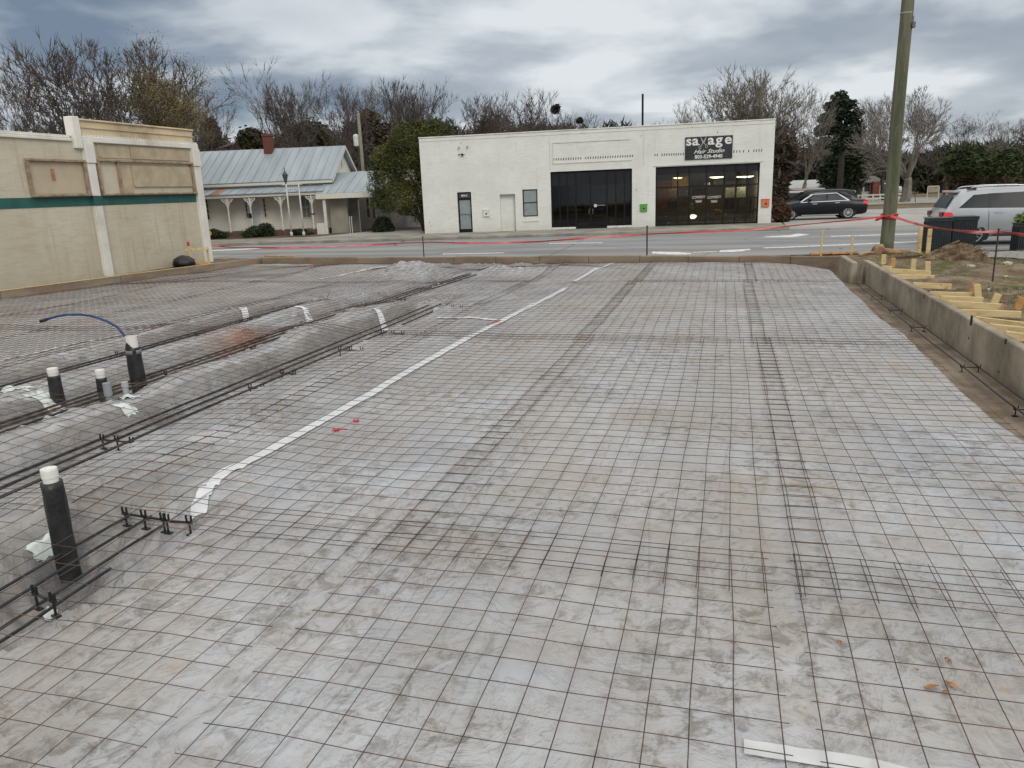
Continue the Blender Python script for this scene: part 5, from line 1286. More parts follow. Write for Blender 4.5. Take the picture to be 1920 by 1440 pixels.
# doors and windows on the front wall
def hwin(px0, py0, px1, py1, mid=True, cols=1, rows=2, off=wall_off, pane=WINGLASS, name='window'):
    a = hv(px0, py0, off); b = hv(px1, py1, off); u0, u1, z1_, z0_ = a[0], b[0], a[1], b[1]; t_ = .07
    f = MB(); N0, N1 = off - .05, off - .003
    for (x0_, x1_, c_, d_) in ((u0 - t_, u0, z0_ - t_, z1_ + t_), (u1, u1 + t_, z0_ - t_, z1_ + t_), (u0 + .002, u1 - .002, z1_, z1_ + t_), (u0 + .002, u1 - .002, z0_ - t_, z0_)): f.bbox((x0_, N0, c_), (x1_, N1, d_), .005)
    for i in range(1, cols): x_ = u0 + (u1 - u0) * i / cols; f.box((x_ - .015, off - .04, z0_), (x_ + .015, off - .02, z1_))
    for j in range(1, rows): zz2 = z0_ + (z1_ - z0_) * j / rows; f.box((u0, off - .043, zz2 - .018), (u1, off - .018, zz2 + .018))
    o = hs.part(name, f, WTRIM)
    p_ = MB(); p_.box((u0, off - .016, z0_), (u1, off - .004, z1_)); hs.part('pane', p_, pane, o); return o
hwin(378, 371, 394, 411, cols=2, rows=4)
hwin(459, 373, 466, 407, cols=1, rows=4); hwin(493, 373, 500, 406, cols=1, rows=4)
hwin(565, 369, 583, 407, cols=2, rows=2, pane=simple('lace_curtain', (.22, .215, .2), .6, .45, 18))
a = hv(470, 371, wall_off); b = hv(491, 428, wall_off); q = MB(); q.bbox((a[0], wall_off - .06, zf + .004), (b[0], wall_off - .003, a[1]), .01)
for i in range(2):
    for j in range(3):
        x0_ = a[0] + (b[0] - a[0]) * (.12 + .42 * i); zb_2 = zf + .15 + .65 * j; q.bbox((x0_, wall_off - .075, zb_2), (x0_ + (b[0] - a[0]) * .32, wall_off - .061, zb_2 + .5), .01)
dd_ = hs.part('door', q, simple('white_door', (.58, .58, .57), .6, .05)); 
q = MB(); q.lathe([(.02, -.02), (.035, 0), (.02, .02)], 8, c=(b[0] - .1, wall_off - .1, zf + 1)); hs.part('handle', q, BLACKM, dd_)
u_, v_ = hv(471, 404, 0); q = MB(); q.bbox((u_ - .1, -.2, v_ - .15), (u_ + .1, -.17 + .0, v_ + .12), .01); q.box((u_ - .01, -.19, v_ + .12), (u_ + .01, -.17, v_ + .2)); hs.part('letter_box', q, BLACKM)
u_, v_ = hv(588, 401, 0); q = MB(); q.bbox((u_ - .14, -.2, v_ - .03), (u_ + .14, -.17, v_ + .03), .01); hs.part('number_plate', q, BLACKM)
# carport: fascia, low wall, posts, roof
uC1 = hv(712, 400, -.2)[0]; z_ce = (hv(620, 362, -.5)[1] + hv(700, 362.5, -.5)[1]) / 2
q = MB(); roof_slab(q, (-.6, z_ce), (3.4, z_ce + 1.25), ribs=.5, u0=uPR - .1, u1=uC1 + 1.1); hs.part('carport_roof', q, METROOF)
q = MB(); q.bbox((uPR - .1, -.66, z_ce - .26), (uC1 + 1.1, -.58, z_ce + .03), .006); hs.part('carport_beam', q, WTRIM)
uS0 = hv(613, 400, -.2)[0]; uS1 = hv(640, 400, .4)[0]
q = MB(); q.bbox((uS0 - .12, -.5, -.2), (uS0 + .05, -.3, z_ce - .27), .01); q.bbox((hv(598, 430, -.4)[0] - .1, -.5, -.2), (uS0 - .13, .1, .45), .02); hs.part('carport_pier', q, WTRIM)
q = MB(); q.bbox((uS0 + .052, .3, -.2), (uS1 + .4, .42, z_ce - .2), .01); hs.part('carport_screen', q, simple('beige_board', (.32, .29, .23), .8, .12, 2))
q = MB(); q.bbox((hv(655, 400, 1.4)[0], 1.4, -.2), (hv(673, 400, 1.4)[0], 1.52, z_ce - .1), .01); hs.part('carport_screen', q, simple('grey_beige_board', (.24, .22, .19), .8, .12, 2))
for px in (676, 709):
    u_ = hv(px - 2, 400, -.4)[0]; q = MB(); q.bbox((u_ - .035, -.45, -.25), (u_ + .035, -.38, z_ce - .27), .006); hs.part('carport_post', q, simple('grey_metal_post', (.16, .15, .14), .6))
q = MB()
for px in (657, 661): u_ = hv(px, 425, -.7)[0]; q.tube([(u_, -.8, -.2), (u_, -.8, .75), (u_ + .05, -.8, .78)], .022, 6)
hs.part('handrail', q, WTRIM)
# rear wing seen through the carport and under the tree
WING = simple('pale_wing_wall', (.52, .52, .48), .8, .08, 1.5)
uW0 = hv(640, 400, 4.2)[0]; uW1 = hv(778, 400, 4.2)[0]
q = MB(); q.box((uW0, 4.2, -.2), (uW1, 10, 2.75)); hs.part('wing_wall', q, WING)
q = MB(); roof_slab(q, (4.0, 2.7), (7.2, 3.5), u0=uW0 - .1, u1=uW1 + .2); hs.part('wing_roof', q, METROOF)
hwin(686, 372, 694, 408, off=4.2, rows=2, pane=simple('grey_green_pane', (.10, .12, .11), .15)); hwin(697, 372, 704, 410, off=4.2, rows=2, pane=simple('grey_green_pane', (.10, .12, .11), .15))
hwin(729.5, 368, 733.5, 405, off=4.2, rows=5)

# ---- lantern on double posts in front of the porch
p0 = atz(547, 443, -.2); HPu = HP.u
lm = empty('street_lamp', p0, 'old white double post lamp with a dark lantern in front of the porch', 'lamp')
zt1 = height_over(p0[0], p0[1], 345); zl = height_over(p0[0], p0[1], 318)
p1 = p0 + HPu * 0.72
WPOST = simple('chalky_white_post', (.55, .55, .51), .7, .08)
def at0(mb, name, mat_, root, smooth=False):
    o = mb.build(name, mat_, smooth=smooth); return child_local(o, root)
for pp_, nm in ((p0, 0), (p1, 1)):
    q = MB(); q.tube([(pp_[0], pp_[1], -.22), (pp_[0], pp_[1], zt1)], .045, 8); q.lathe([(.09, -.22), (.09, 0), (.05, .05)], 10, c=(pp_[0], pp_[1], 0)); at0(q, 'post', WPOST, lm, True)
q = MB()
for dz in (-.05, -.28, -.55): q.tube([tuple(p0 + HPu * -.25 + np.array([0, 0, zt1 + .2 + dz])) if dz == -.05 else tuple(p0 * 1.0 + np.array([0, 0, zt1 + .2 + dz])), tuple(p1 + HPu * (.2 if dz == -.05 else 0) + np.array([0, 0, zt1 + .2 + dz]))], .025, 6)
for t_ in np.linspace(0.1, .62, 6):
    a_ = p0 + HPu * t_; q.tube([(a_[0], a_[1], zt1 - .05), (a_[0], a_[1], zt1 - .3)], .012, 5)
at0(q, 'cross_bar', WPOST, lm)
q = MB(); hl = zl - zt1
q.lathe([(.03, 0), (.05, .06), (.09, hl * .22), (.16, hl * .62), (.17, hl * .66), (.06, hl * .86), (.03, hl * .9), (.02, hl * 1.15)], 8, c=(p0[0], p0[1], zt1)); at0(q, 'lantern', simple('dark_lantern', (.06, .075, .085), .4), lm)
# small yellow yard sign at the corner
p = atz(394, 449, -.16); ys = empty('yard_sign', p, 'small yellow octagonal yard sign on a white stake by the bushes', 'sign')
zt2 = height_over(p[0], p[1], 437); q = MB(); q.tube([(p[0], p[1], -.2), (p[0], p[1], zt2 - .1)], .02, 6); at0(q, 'stake', WPOST, ys)
q = MB(); k = 8; rr_ = (zt2 + .16) * .42
rr_ = .15; q.prism([(p[0] + rr_ * math.cos(PI / 8 + 2 * PI * i / k), zt2 - .02 + rr_ * math.sin(PI / 8 + 2 * PI * i / k)) for i in range(k)], p[1] - .01, p[1] + .01, 'y'); at0(q, 'plate', simple('yellow_sign_paint', (.75, .45, .03), .5), ys)
q = MB()
for dz, w_ in ((.03, .16), (-.02, .2), (-.06, .12)): q.box((p[0] - w_ / 2, p[1] - .014, zt2 - .03 + dz), (p[0] + w_ / 2, p[1] - .0105, zt2 - .012 + dz))
at0(q, 'print', DARK, ys)
# ================================================================ UTILITY POLES
m = Mat('green_grey_treated_pole', 0.85, spec=0.25)
pc_ = m.mix(m.ramp(m.noise(1.3, 6, .65, co=m.coord(scale=(3, 3, .35))), .35, .65), (.085, .095, .055), (.175, .175, .125))
pc_ = m.mix(m.math('MULTIPLY', m.ramp(m.noise(9, 4, .7, co=m.coord(scale=(4, 4, .6))), .58, .72), .6), pc_, (.30, .29, .22))
m.color(pc_); m.bump(m.noise(12, 5, .6, co=m.coord(scale=(6, 6, .3))), .5, .01); POLE = m.m
p = atz(1662, 467, -.12); ux, uy = p[0], p[1]
up = empty('utility_pole', (ux, uy, -.15), 'tall mossy green wooden utility pole on the verge, wrapped with red tape', 'pole')
q = MB(); zs = np.linspace(-.3, 9.5, 24)
q.tube([(ux + .008 * math.sin(z * 1.3), uy, z) for z in zs], [.178 - .004 * z for z in zs], 16); at0(q, 'shaft', POLE, up, True)
zb_ = height_over(ux, uy, 45); q = MB(); q.bbox((ux + .13, uy - .16, zb_ - .12), (ux + .21, uy - .02, zb_ + .02), .01); q.box((ux + .15, uy - .1, zb_ + .02), (ux + .17, uy - .08, zb_ + .16)); at0(q, 'bracket', simple('grey_bracket', (.14, .15, .15), .6), up)
zb_ = height_over(ux, uy, 25); q = MB(); q.lathe([(.158, zb_ - .015), (.160, zb_), (.158, zb_ + .015)], 20, c=(ux, uy, 0)); at0(q, 'pale_ring', simple('pale_ring', (.4, .38, .3), .8), up)
TAPER = simple('red_barrier_tape', (.55, .035, .045), .45, .15, 2)
TAPEP = Mat('faded_red_barrier_tape', .45); TAPEP.color(TAPEP.mix(TAPEP.ramp(TAPEP.noise(1.2, 3), .4, .6), (.50, .03, .04), (.62, .16, .16))); TAPEP = TAPEP.m
q = MB(); zb_ = height_over(ux, uy, 406)
for k_ in range(4): q.tube([(ux + (.185 + .01 * k_) * math.cos(a), uy + (.185 + .01 * k_) * math.sin(a), zb_ + .03 * math.sin(a * 2 + k_) + .025 * (k_ - 1.5)) for a in np.linspace(0, 2 * PI, 20)], .022, 5)
q.tube([(ux - .2, uy - .1, zb_), (ux - .32, uy - .15, zb_ - .06), (ux - .38, uy - .15, zb_ - .1)], [.05, .045, .01], 5); at0(q, 'tape_wrap', TAPER, up)
GREYPOLE = simple('weathered_far_pole', (.20, .19, .15), .85, .2)
def far_pole(px, pytop, R_, r, label, mat_=GREYPOLE, extra=None):
    a = atR(px, 300, R_); zt_ = height_over(a[0], a[1], pytop); rt = empty('utility_pole', (a[0], a[1], -.3), label, 'pole')
    q = MB(); q.tube([(a[0], a[1], -.4), (a[0], a[1], zt_)], [r * 1.1, r * .85], 8); at0(q, 'shaft', mat_, rt, True); return rt, a, zt_
far_pole(1413, 157, 62, .14, 'left one of two bare poles rising behind the shop roof'); far_pole(1423, 163, 60, .15, 'right one of two bare poles rising behind the shop roof')
rt, a, zt_ = far_pole(679, 212, 60, .14, 'utility pole with a white drum, between the house and the evergreen tree')
zl = height_over(a[0], a[1], 262); q = MB(); q.lathe([(.05, -.5), (.2, -.42), (.22, .3), (.1, .42)], 12, c=(a[0] - .35, a[1], zl)); q.box((a[0] - .2, a[1] - .03, zl - .05), (a[0], a[1] + .03, zl + .05)); at0(q, 'drum', simple('white_drum', (.6, .6, .58), .6), rt)

# ================================================================ STAKES, BARRIER TAPE, BATTER BOARDS
STK = simple('dark_stake', (.055, .035, .028), .8, .3)
def stake(px, pyb, pyt, label, r=.012, z=None, cat='stake', zg=None):
    z = 0.0 if z is None else z
    a = atz(px, pyb, z); zt_ = height_over(a[0], a[1], pyt); q = MB(); q.tube([(a[0], a[1], z - .25), (a[0], a[1], zt_)], r, 8); q.bbox((a[0] - r * 1.5, a[1] - r * 1.5, zt_ - .002), (a[0] + r * 1.5, a[1] + r * 1.5, zt_ + .012), .003)
    return tag(q.build('marker_stake', STK), label, 'stake', 'thin stakes holding the red tape'), a, zt_
stake(398, 489, 461, 'thin dark stake at the left end of the tape', .018, .0)
stake(795, 481, 444, 'thin dark stake in front of the evergreen tree', .018, .0)
stake(1213, 479, 424, 'thin brown stake in front of the green box', .020, .0)
stake(1861, 526, 430, 'dark stake standing in the rough ground at the right', .013, float(G(4.6, 14.9)))
def tape(pxs, yfun, label, w=.048, name='barrier_tape', mat_=None):
    pts = []
    for (px, py) in pxs: pts.append(atY(px, py, yfun(px)))
    pts = np.array(pts); k = len(pts); t_ = np.linspace(0, k - 1, (k - 1) * 10 + 1)
    P = np.stack([np.interp(t_, range(k), pts[:, i]) for i in range(3)], 1)
    ker = np.ones(7) / 7
    for i in range(3): P[:, i] = np.convolve(np.pad(P[:, i], 3, 'edge'), ker, 'valid')
    ph = np.cumsum(0.18 + 0.15 * vn(P[:, 0], P[:, 1], 1.1, 5)); ang = R(90) + 0.9 * np.sin(ph * .9)
    d = np.gradient(P, axis=0); d /= np.linalg.norm(d, axis=1)[:, None]; side_ = np.cross(d, [0, 0, 1]); side_ /= np.linalg.norm(side_, axis=1)[:, None]; upv = np.cross(side_, d)
    off = side_ * np.cos(ang)[:, None] + upv * np.sin(ang)[:, None]
    th_ = np.cross(d, off) * .0015
    mb = MB(); rows_ = [P - off * w / 2 + th_, P + off * w / 2 + th_, P + off * w / 2 - th_, P - off * w / 2 - th_, P - off * w / 2 + th_]
    mb.grid(np.array(rows_)); return tag(mb.build(name, mat_ or TAPEP, smooth=True), label, 'tape')
tape([(359, 457), (398, 460.5), (430, 463.5), (500, 464.8), (600, 464), (700, 459), (795, 453.5), (860, 455.5), (930, 455.5), (1000, 453.5), (1060, 449.5), (1120, 445.5), (1213, 439), (1300, 435.5), (1400, 432.5), (1500, 421.5), (1600, 412.5), (1655, 406.5)], lambda x: np.interp(x, [359, 795, 1213, 1655], [21.0, 21.7, 21.0, float(uy) - .2]), 'long red barrier tape strung from the left timber frame to the mossy pole')
tape([(1668, 404), (1690, 411), (1712, 418), (1740, 425), (1780, 431), (1830, 436), (1861, 434), (1890, 436), (1935, 443)], lambda x: np.interp(x, [1668, 1740, 1861, 1935], [float(uy) - .2, 19.3, 14.95, 13.6]), 'red barrier tape from the mossy pole past the silver car', .06)
ORW = simple('orange_brown_timber', (.50, .27, .10), .8, .2, 6)
REDP = simple('red_painted_tip', (.55, .06, .03), .7, .2)
def timber_frame(name, members, label, cat='timber frame', origin=None):
    rt = empty(name, origin, label, cat)
    for (nm, a, b, w_, h_, mt) in members:
        q = MB(); q.beam(a, b, w_, h_, c=.003, up=(0, -1, 0) if abs(b[2] - a[2]) > .25 else (0, 0, 1)); at0(q, nm, mt, rt)
    return rt
def pz(px, py, z): return tuple(atz(px, py, z))
def onv(base, py): return (base[0], base[1], height_over(base[0], base[1], py))
a = atX(358, 492, -15.3); b = atX(392, 492, -15.0)
timber_frame('batter_board', [('stake', (a[0], a[1], -.2), onv(a, 462), .05, .05, LUMBER), ('painted_tip', onv(a, 461.8), onv(a, 453), .052, .052, REDP), ('stake', (b[0], b[1], -.2), onv(b, 463), .05, .05, LUMBER),
    ('rail', (a[0] - .1, a[1] - .05, onv(a, 468)[2]), (b[0] + .1, b[1] - .05, onv(b, 466)[2]), .03, .07, LUMBER), ('rail', (a[0] - .1, a[1] - .05, .14), (b[0], b[1] - .05, .10), .03, .07, ORW)], 'small timber frame with a red tipped stake at the corner of the brick building', origin=(a[0], a[1], 0))
def board(pa, pb, w_, h_, label, group='loose yellow timber boards', mat_=None, name='timber_board'):
    q = MB(); q.beam(pa, pb, w_, h_, c=.003); return tag(q.build(name, mat_ or LUMBER), label, 'board', group)
board(pz(497, 480, .22), pz(555, 481, .22), .09, .04, 'orange brown board lying on the street side wall at the left', mat_=ORW)
zz0 = -.02
a = pz(1539, 480, zz0); b = pz(1596, 477, zz0)
timber_frame('batter_board', [('stake', (a[0], a[1], -.25), onv(a, 432), .045, .045, LUMBER), ('stake', (b[0], b[1], -.25), onv(b, 440), .045, .045, LUMBER)], 'pair of thin yellow stakes behind the street side wall', origin=(a[0], a[1], zz0))
board(pz(1519, 476, .10), pz(1562, 474, .10), .05, .05, 'left one of two orange boards at the foot of the thin yellow stakes', mat_=ORW); board(pz(1560, 475, .10), pz(1607, 472.5, .10), .05, .05, 'right one of two orange boards at the foot of the thin yellow stakes', mat_=ORW)
a = pz(1722, 478, .0); b = pz(1739, 480, .0)
timber_frame('batter_board', [('stake', (a[0], a[1], -.25), onv(a, 425), .09, .045, LUMBER), ('stake', (b[0], b[1], -.25), onv(b, 429), .09, .045, LUMBER), ('rail', pz(1708, 472, .03), pz(1738, 480, .03), .04, .07, LUMBER)], 'upright pair of yellow boards beside the dark ribbed boxes', origin=(a[0], a[1], 0))

# ---- the row of timber braces behind the right hand wall (positions read off the ground there)
def C7(cx, cy, z): return tuple(atz(1580 + cx / 5.647, 460 + cy / 5.647, z))
braces = [((1740, 905), (1960, 925), .15, 'first brace board from the camera, at the frame edge'), ((1590, 818), (1960, 862), .15, 'second brace board from the camera'), ((1400, 733), (1960, 788), .15, 'third brace board from the camera, widest'),
          ((1262, 652), (1893, 668), .15, 'fourth brace board from the camera, with a stake at its end'), ((1120, 585), (1705, 600), .15, 'fifth brace board from the camera'), ((985, 528), (1497, 540), .15, 'sixth brace board from the camera'),
          ((868, 475), (1385, 483), .15, 'seventh brace board from the camera'), ((690, 378), (1150, 382), .15, 'lone brace board between two gaps, eighth from the camera'), ((540, 288), (970, 290), .15, 'ninth brace board from the camera'),
          ((430, 238), (940, 248), .15, 'tenth brace board from the camera'), ((370, 205), (520, 210), .12, 'short thin board near the log, eleventh from the camera'), ]
_unused = []
for (a, b, z, lab) in braces[:11]:
    A = C7(*a, .26); B = C7(*b, .25); A = np.array(A); B = np.array(B); A = A + (B - A) * ((2.80 - A[0]) / (B[0] - A[0])); board((A[0], A[1] + random.uniform(-.05, .05), .21 + random.uniform(-.012, .012)), (B[0], B[1] + random.uniform(-.05, .05), .185 + random.uniform(-.02, .012)), .04, .082, 'yellow timber, ' + lab, group='timber braces behind the right hand wall')
    if not lab.startswith(('eighth', 'eleventh', 'lone', 'short')): f_ = random.uniform(.55, .85); B2 = A + (B - A) * f_; board((A[0], A[1] + .17, .165), (B2[0], B2[1] + .15, .15), .04, .09, 'shorter yellow timber just beyond the ' + lab.split(',')[0], group='timber braces behind the right hand wall')
for i, (cx, cy, h_, lean, lab) in enumerate(((1350, 492, .10, .05, 'squat stake at the end of the seventh brace'), (1455, 560, .16, -.06, 'wide stake at the end of the sixth brace'), (1575, 590, .07, .07, 'low stake at the end of the fifth brace'), (1815, 655, .10, .08, 'tilted stake at the end of the fourth brace'), (745, 235, .13, 0, 'stake with an orange side at the tenth brace'), (905, 272, .14, -.02, 'stake at the end of the ninth brace'), (530, 205, .10, 0, 'small stake beside the log'), (430, 185, .14, 0, 'stake in front of the log'))):
    a = C7(cx, cy, .16); q = MB(); q.beam((a[0], a[1], .02), (a[0] + lean, a[1], .19 + h_), .085, .045, c=.003, up=(0, -1, 0)); tag(q.build('brace_stake', LUMBER if i % 3 else ORW), 'yellow ' + lab, 'stake', 'stakes at the ends of the timber braces')
# log, branches, straw heap, stones
a = C7(380, 90, .1); q = MB(); BARK = simple('torn_log_wood', (.30, .19, .10), .9, .4, 8, bump=.6)
q.tube([(a[0] - .12, a[1], .05), (a[0] - .05, a[1] + .02, .13), (a[0] + .0, a[1], .22), (a[0] - .02, a[1] + .02, .30)], [.10, .13, .15, .10], 9); q.tube([(a[0], a[1], .16), (a[0] + .3, a[1] + .05, .13), (a[0] + .62, a[1] + .05, .10)], [.09, .08, .06], 8)
tag(q.build('log', BARK, smooth=True), 'broken log chunk lying below the mossy pole', 'log')
BR = simple('brown_branch', (.12, .07, .045), .9, .3); STRAWM = simple('pale_straw_branch', (.40, .27, .13), .9, .25)
for i, (pts, r, mt, lab) in enumerate(((((560, 158), (760, 140), (960, 118), (1060, 75)), .025, BR, 'long dark branch lying from the log to the heap'), (((900, 200), (1040, 140), (1160, 108)), .03, STRAWM, 'pale straight branch leaning up the left side of the heap'), (((820, 160), (1000, 150), (1150, 95)), .018, STRAWM, 'thin pale branch across the heap'), (((180, 130), (260, 108), (330, 98)), .035, STRAWM, 'short pale branch left of the log'), (((1000, 110), (1120, 60), (1250, 90)), .022, BR, 'dark bent branch on the crest of the heap'))):
    P = []
    for (cx, cy) in pts:
        w_ = C7(cx, cy, .1); P.append((w_[0], w_[1], max(float(G(w_[0], w_[1])), .03) + .05))
    q = MB(); q.tube(P, [r * (1 - .15 * k_) for k_ in range(len(P))], 6); tag(q.build('fallen_branch', mt, smooth=True), lab, 'branch', 'fallen branches by the heap')
m = Mat('root_and_straw_heap', .95, spec=.1); m.color(m.mix(m.ramp(m.noise(5, 6, .7), .35, .65), (.17, .11, .07), (.50, .39, .25))); m.bump(m.noise(20, 6, .7), 1.0, .05); HEAP = m.m
q = MB(); a = C7(1110, 165, .1); rr = random.Random(9)
for i in range(1700):
    t_ = rr.random() * 2 * PI; d_ = math.sqrt(rr.random()); x = HEAP_AT[0] + .48 * d_ * math.cos(t_); y = HEAP_AT[1] + .36 * d_ * math.sin(t_); z = float(G(np.float64(x), np.float64(y))) + .16 * (1 - d_) * rr.random() + .02
    L_ = rr.uniform(.08, .3); an = rr.uniform(-.6, .6); e = rr.uniform(-.3, .45); w_ = rr.uniform(.006, .018)
    dx, dy, dz = L_ * math.cos(an), L_ * math.sin(an), L_ * e
    q.add([(x, y, z - w_), (x + dx, y + dy, z + dz - w_), (x + dx, y + dy, z + dz + w_), (x, y, z + w_)], [(0, 1, 2, 3)])
tag(q.build('straw_and_roots', HEAP), 'heap of straw and torn roots in front of the dark ribbed boxes', 'brush heap', kind='stuff')
for i, (cx, cy, r, lab) in enumerate(((1730, 245, .10, 'flat pale stone in the grass right of the dark stake'), (1725, 375, .06, 'small pale stone at the foot of the dark stake'), (1350, 290, .07, 'pale stone left of the dark stake'), (1390, 228, .09, 'flat sandy stone right of the heap'), (1540, 505, .04, 'small stone beyond the sixth brace'))):
    w_ = C7(cx, cy, .06); q = MB(); pebble(w_[0], w_[1], float(G(np.float64(w_[0]), np.float64(w_[1]))) + r * .25, r, i + 3, q); tag(q.build('stone', STONE), lab, 'stone', 'stones in the rough ground')
# crumbs of soil and grass tufts
def tufts(n, region, h, mat_, name, label, seed, dens=None):
    q = MB(); rr = random.Random(seed); c_ = 0; tries = 0
    while c_ < n and tries < n * 12:
        tries += 1; x = rr.uniform(region[0], region[1]); y = rr.uniform(region[2], region[3])
        if dens is not None and rr.random() > dens(x, y): continue
        z = float(G(np.float64(x), np.float64(y))); c_ += 1
        for k_ in range(3):
            a_ = rr.random() * 6.28; hh = h * rr.uniform(.4, 1.2); ox = rr.uniform(-.02, .02); b_ = rr.uniform(.2, .7)
            q.add([(x + ox - .004 * math.sin(a_), y + .004 * math.cos(a_), z), (x + ox + .004 * math.sin(a_), y - .004 * math.cos(a_), z), (x + ox + math.cos(a_) * hh * b_, y + math.sin(a_) * hh * b_, z + hh)], [(0, 1, 2)])
    return tag(q.build(name, mat_), label, 'grass', kind='stuff')
GR = Mat('short_grass_blades', .8, spec=.2); GR.color(GR.mix(GR.ramp(GR.noise(1.5, 4), .3, .7), (.065, .095, .022), (.17, .165, .06))); GR = GR.m
DGR = simple('dry_grass_blades', (.22, .17, .09), .9, .3)
gmask = lambda x, y: float(np.clip(.15 + 1.3 * vn(x, y, 1.4, 200, 2), 0, 1))
tufts(7000, (3.0, 9, 7, 21.5), .035, GR, 'grass', 'short green grass growing in patches on the rough ground', 1, gmask)
tufts(5200, (2.9, 11, 20.2, 23.6), .07, GR, 'grass', 'green verge grass below the mossy pole and ribbed boxes', 2)
tufts(2500, (3.0, 9, 6, 21), .04, DGR, 'dry_grass', 'dry straw coloured grass scattered on the rough ground', 3)
# old pavement patch in the grass at the far right
q = MB(); n = 14; PG = np.zeros((n, n, 3))
c4 = [atz(1795, 489, 0), atz(1990, 500, 0), atz(1990, 474, -.05), atz(1840, 476, -.05)]
for i in range(n):
    for j in range(n):
        s_, t_ = i / (n - 1), j / (n - 1); P = (c4[0] * (1 - s_) + c4[1] * s_) * (1 - t_) + (c4[3] * (1 - s_) + c4[2] * s_) * t_
        PG[i, j] = (P[0], P[1], float(G(P[0], P[1])) + .018)
q.grid(PG); tag(q.build('path', simple('grey_gravel_path', (.25, .235, .22), .9, .2, 9)), kind='structure')
# black bag against the brick building
a = atz(346, 497, .12); q = MB(); bm = bmesh.new(); bmesh.ops.create_icosphere(bm, subdivisions=3, radius=1)
for v in bm.verts:
    n_ = float(vn(v.co.x * 3 + 5, v.co.y * 3 + v.co.z * 2, .6, 33, 3)); v.co = Vector((v.co.x * .30, v.co.y * .34, v.co.z * .19)) * (1 + .28 * n_)
bm.verts.index_update(); q.add([(v.co.x + a[0], v.co.y + a[1], v.co.z + .20) for v in bm.verts], [tuple(l.vert.index for l in f.loops) for f in bm.faces]); bm.free()
m = Mat('black_bin_bag', .3, spec=.6); m.color((.012, .012, .014)); m.bump(m.noise(22, 5, .6, 1.5), .9, .02)
tag(q.build('plastic_bag', m.m, smooth=True), 'lumpy black plastic bag lying at the foot of the brick building', 'bag')

# ================================================================ DARK RIBBED BOXES
RIB = simple('dark_green_black_metal', (.018, .026, .030), .5, .25, 3)
def ribbed_box(px, pyb, pyt, wpx, label, depth=.55):
    a = atz(px, pyb, -.2); b_ = atz(px + wpx, pyb - .6, -.2); d = np.array([b_[0] - a[0], b_[1] - a[1]]); W_ = np.hypot(*d); d = d / W_; zt_ = height_over(a[0], a[1], pyt)
    rt = empty('ribbed_box', (a[0], a[1], -.22), label, 'ribbed box', 'dark ribbed boxes on the verge')
    M = Matrix(((d[0], -d[1], 0, a[0]), (d[1], d[0], 0, a[1]), (0, 0, 1, 0), (0, 0, 0, 1)))
    q = MB(); q.box((0, 0, -.3), (W_, depth, zt_), M=M); n = int(W_ / .055)
    for i in range(n): x = (i + .5) * W_ / n; q.bbox((x - .014, -.016, -.28), (x + .014, -.0015, zt_ - .08), .004, M=M)
    for i in range(8): y = (i + .5) * depth / 8; q.bbox((-.016, y - .016, -.28), (-.0015, y + .016, zt_ - .08), .004, M=M)
    at0(q, 'body', RIB, rt)
    q = MB(); q.bbox((-.03, -.03, zt_ + .001), (W_ + .03, depth + .03, zt_ + .03), .008, M=M); q.bbox((-.02, -.024, zt_ - .07), (W_ + .02, -.0165, zt_ - .001), .003, M=M); at0(q, 'rim', RIB, rt)
    return a, b_, zt_
ribbed_box(1736, 470, 411, 44, 'dark ribbed box behind the silver car, left one'); ribbed_box(1782, 468, 408.5, 46, 'dark ribbed box behind the silver car, right one')
a, b_, zt_ = ribbed_box(1906, 466, 421, 44, 'dark ribbed box with a leafy plant at the frame edge')
LEAFG = Mat('bright_leaf', .55, spec=.4); LEAFG.color(LEAFG.mix(LEAFG.ramp(LEAFG.noise(6, 3), .3, .7), (.07, .14, .03), (.26, .33, .09))); LEAFG = LEAFG.m
def leaf_cloud(mb, lobes, n, size, seed, flat=.5, shell=.35, elong=1.0, updir=0.0):
    """leaf sized quads through the lobes' volume; lobes: (x,y,z,rx,ry,rz)"""
    rr = np.random.RandomState(seed); vol = np.array([l[3] * l[4] * l[5] for l in lobes]) ** .75; ch = rr.choice(len(lobes), n, p=vol / vol.sum())
    L_ = np.array(lobes)[ch]; d = rr.normal(size=(n, 3)); d /= np.linalg.norm(d, axis=1)[:, None]
    rad = shell + (1 - shell) * rr.rand(n) ** .5; rad = rad * (1 + .16 * rr.normal(size=n) * (rr.rand(n) > .6))
    c = L_[:, :3] + d * rad[:, None] * L_[:, 3:]
    a_ = rr.normal(size=(n, 3)); a_[:, 2] = a_[:, 2] * flat + updir * 2; a_ /= np.linalg.norm(a_, axis=1)[:, None]
    b2 = np.cross(a_, rr.normal(size=(n, 3))); b2 /= np.linalg.norm(b2, axis=1)[:, None]
    s_ = size * (.5 + rr.rand(n))[:, None]
    P = np.stack([c - a_ * s_ * elong, c - b2 * s_ * .45, c + a_ * s_ * elong, c + b2 * s_ * .45], 1).reshape(-1, 3)
    b = mb.n; mb.v.extend(map(tuple, P.tolist())); mb.n += len(P); mb.f.extend([(b + 4 * i, b + 4 * i + 1, b + 4 * i + 2, b + 4 * i + 3) for i in range(n)]); mb.mi.extend([0] * n)
def fast_build(mb, name, mat_, parent=None):
    me = bpy.data.meshes.new(name); me.from_pydata(mb.v, [], mb.f); me.materials.append(mat_); me.update(); o = bpy.data.objects.new(name, me); link(o)
    if parent is not None: o.parent = parent
    return o
q = MB(); leaf_cloud(q, [(a[0] + .25, a[1] + .25, zt_ + .14, .32, .25, .16)], 260, .07, 5); pl = fast_build(q, 'potted_plant', LEAFG); tag(pl, 'leafy green plant growing from the ribbed box at the frame edge', 'plant')

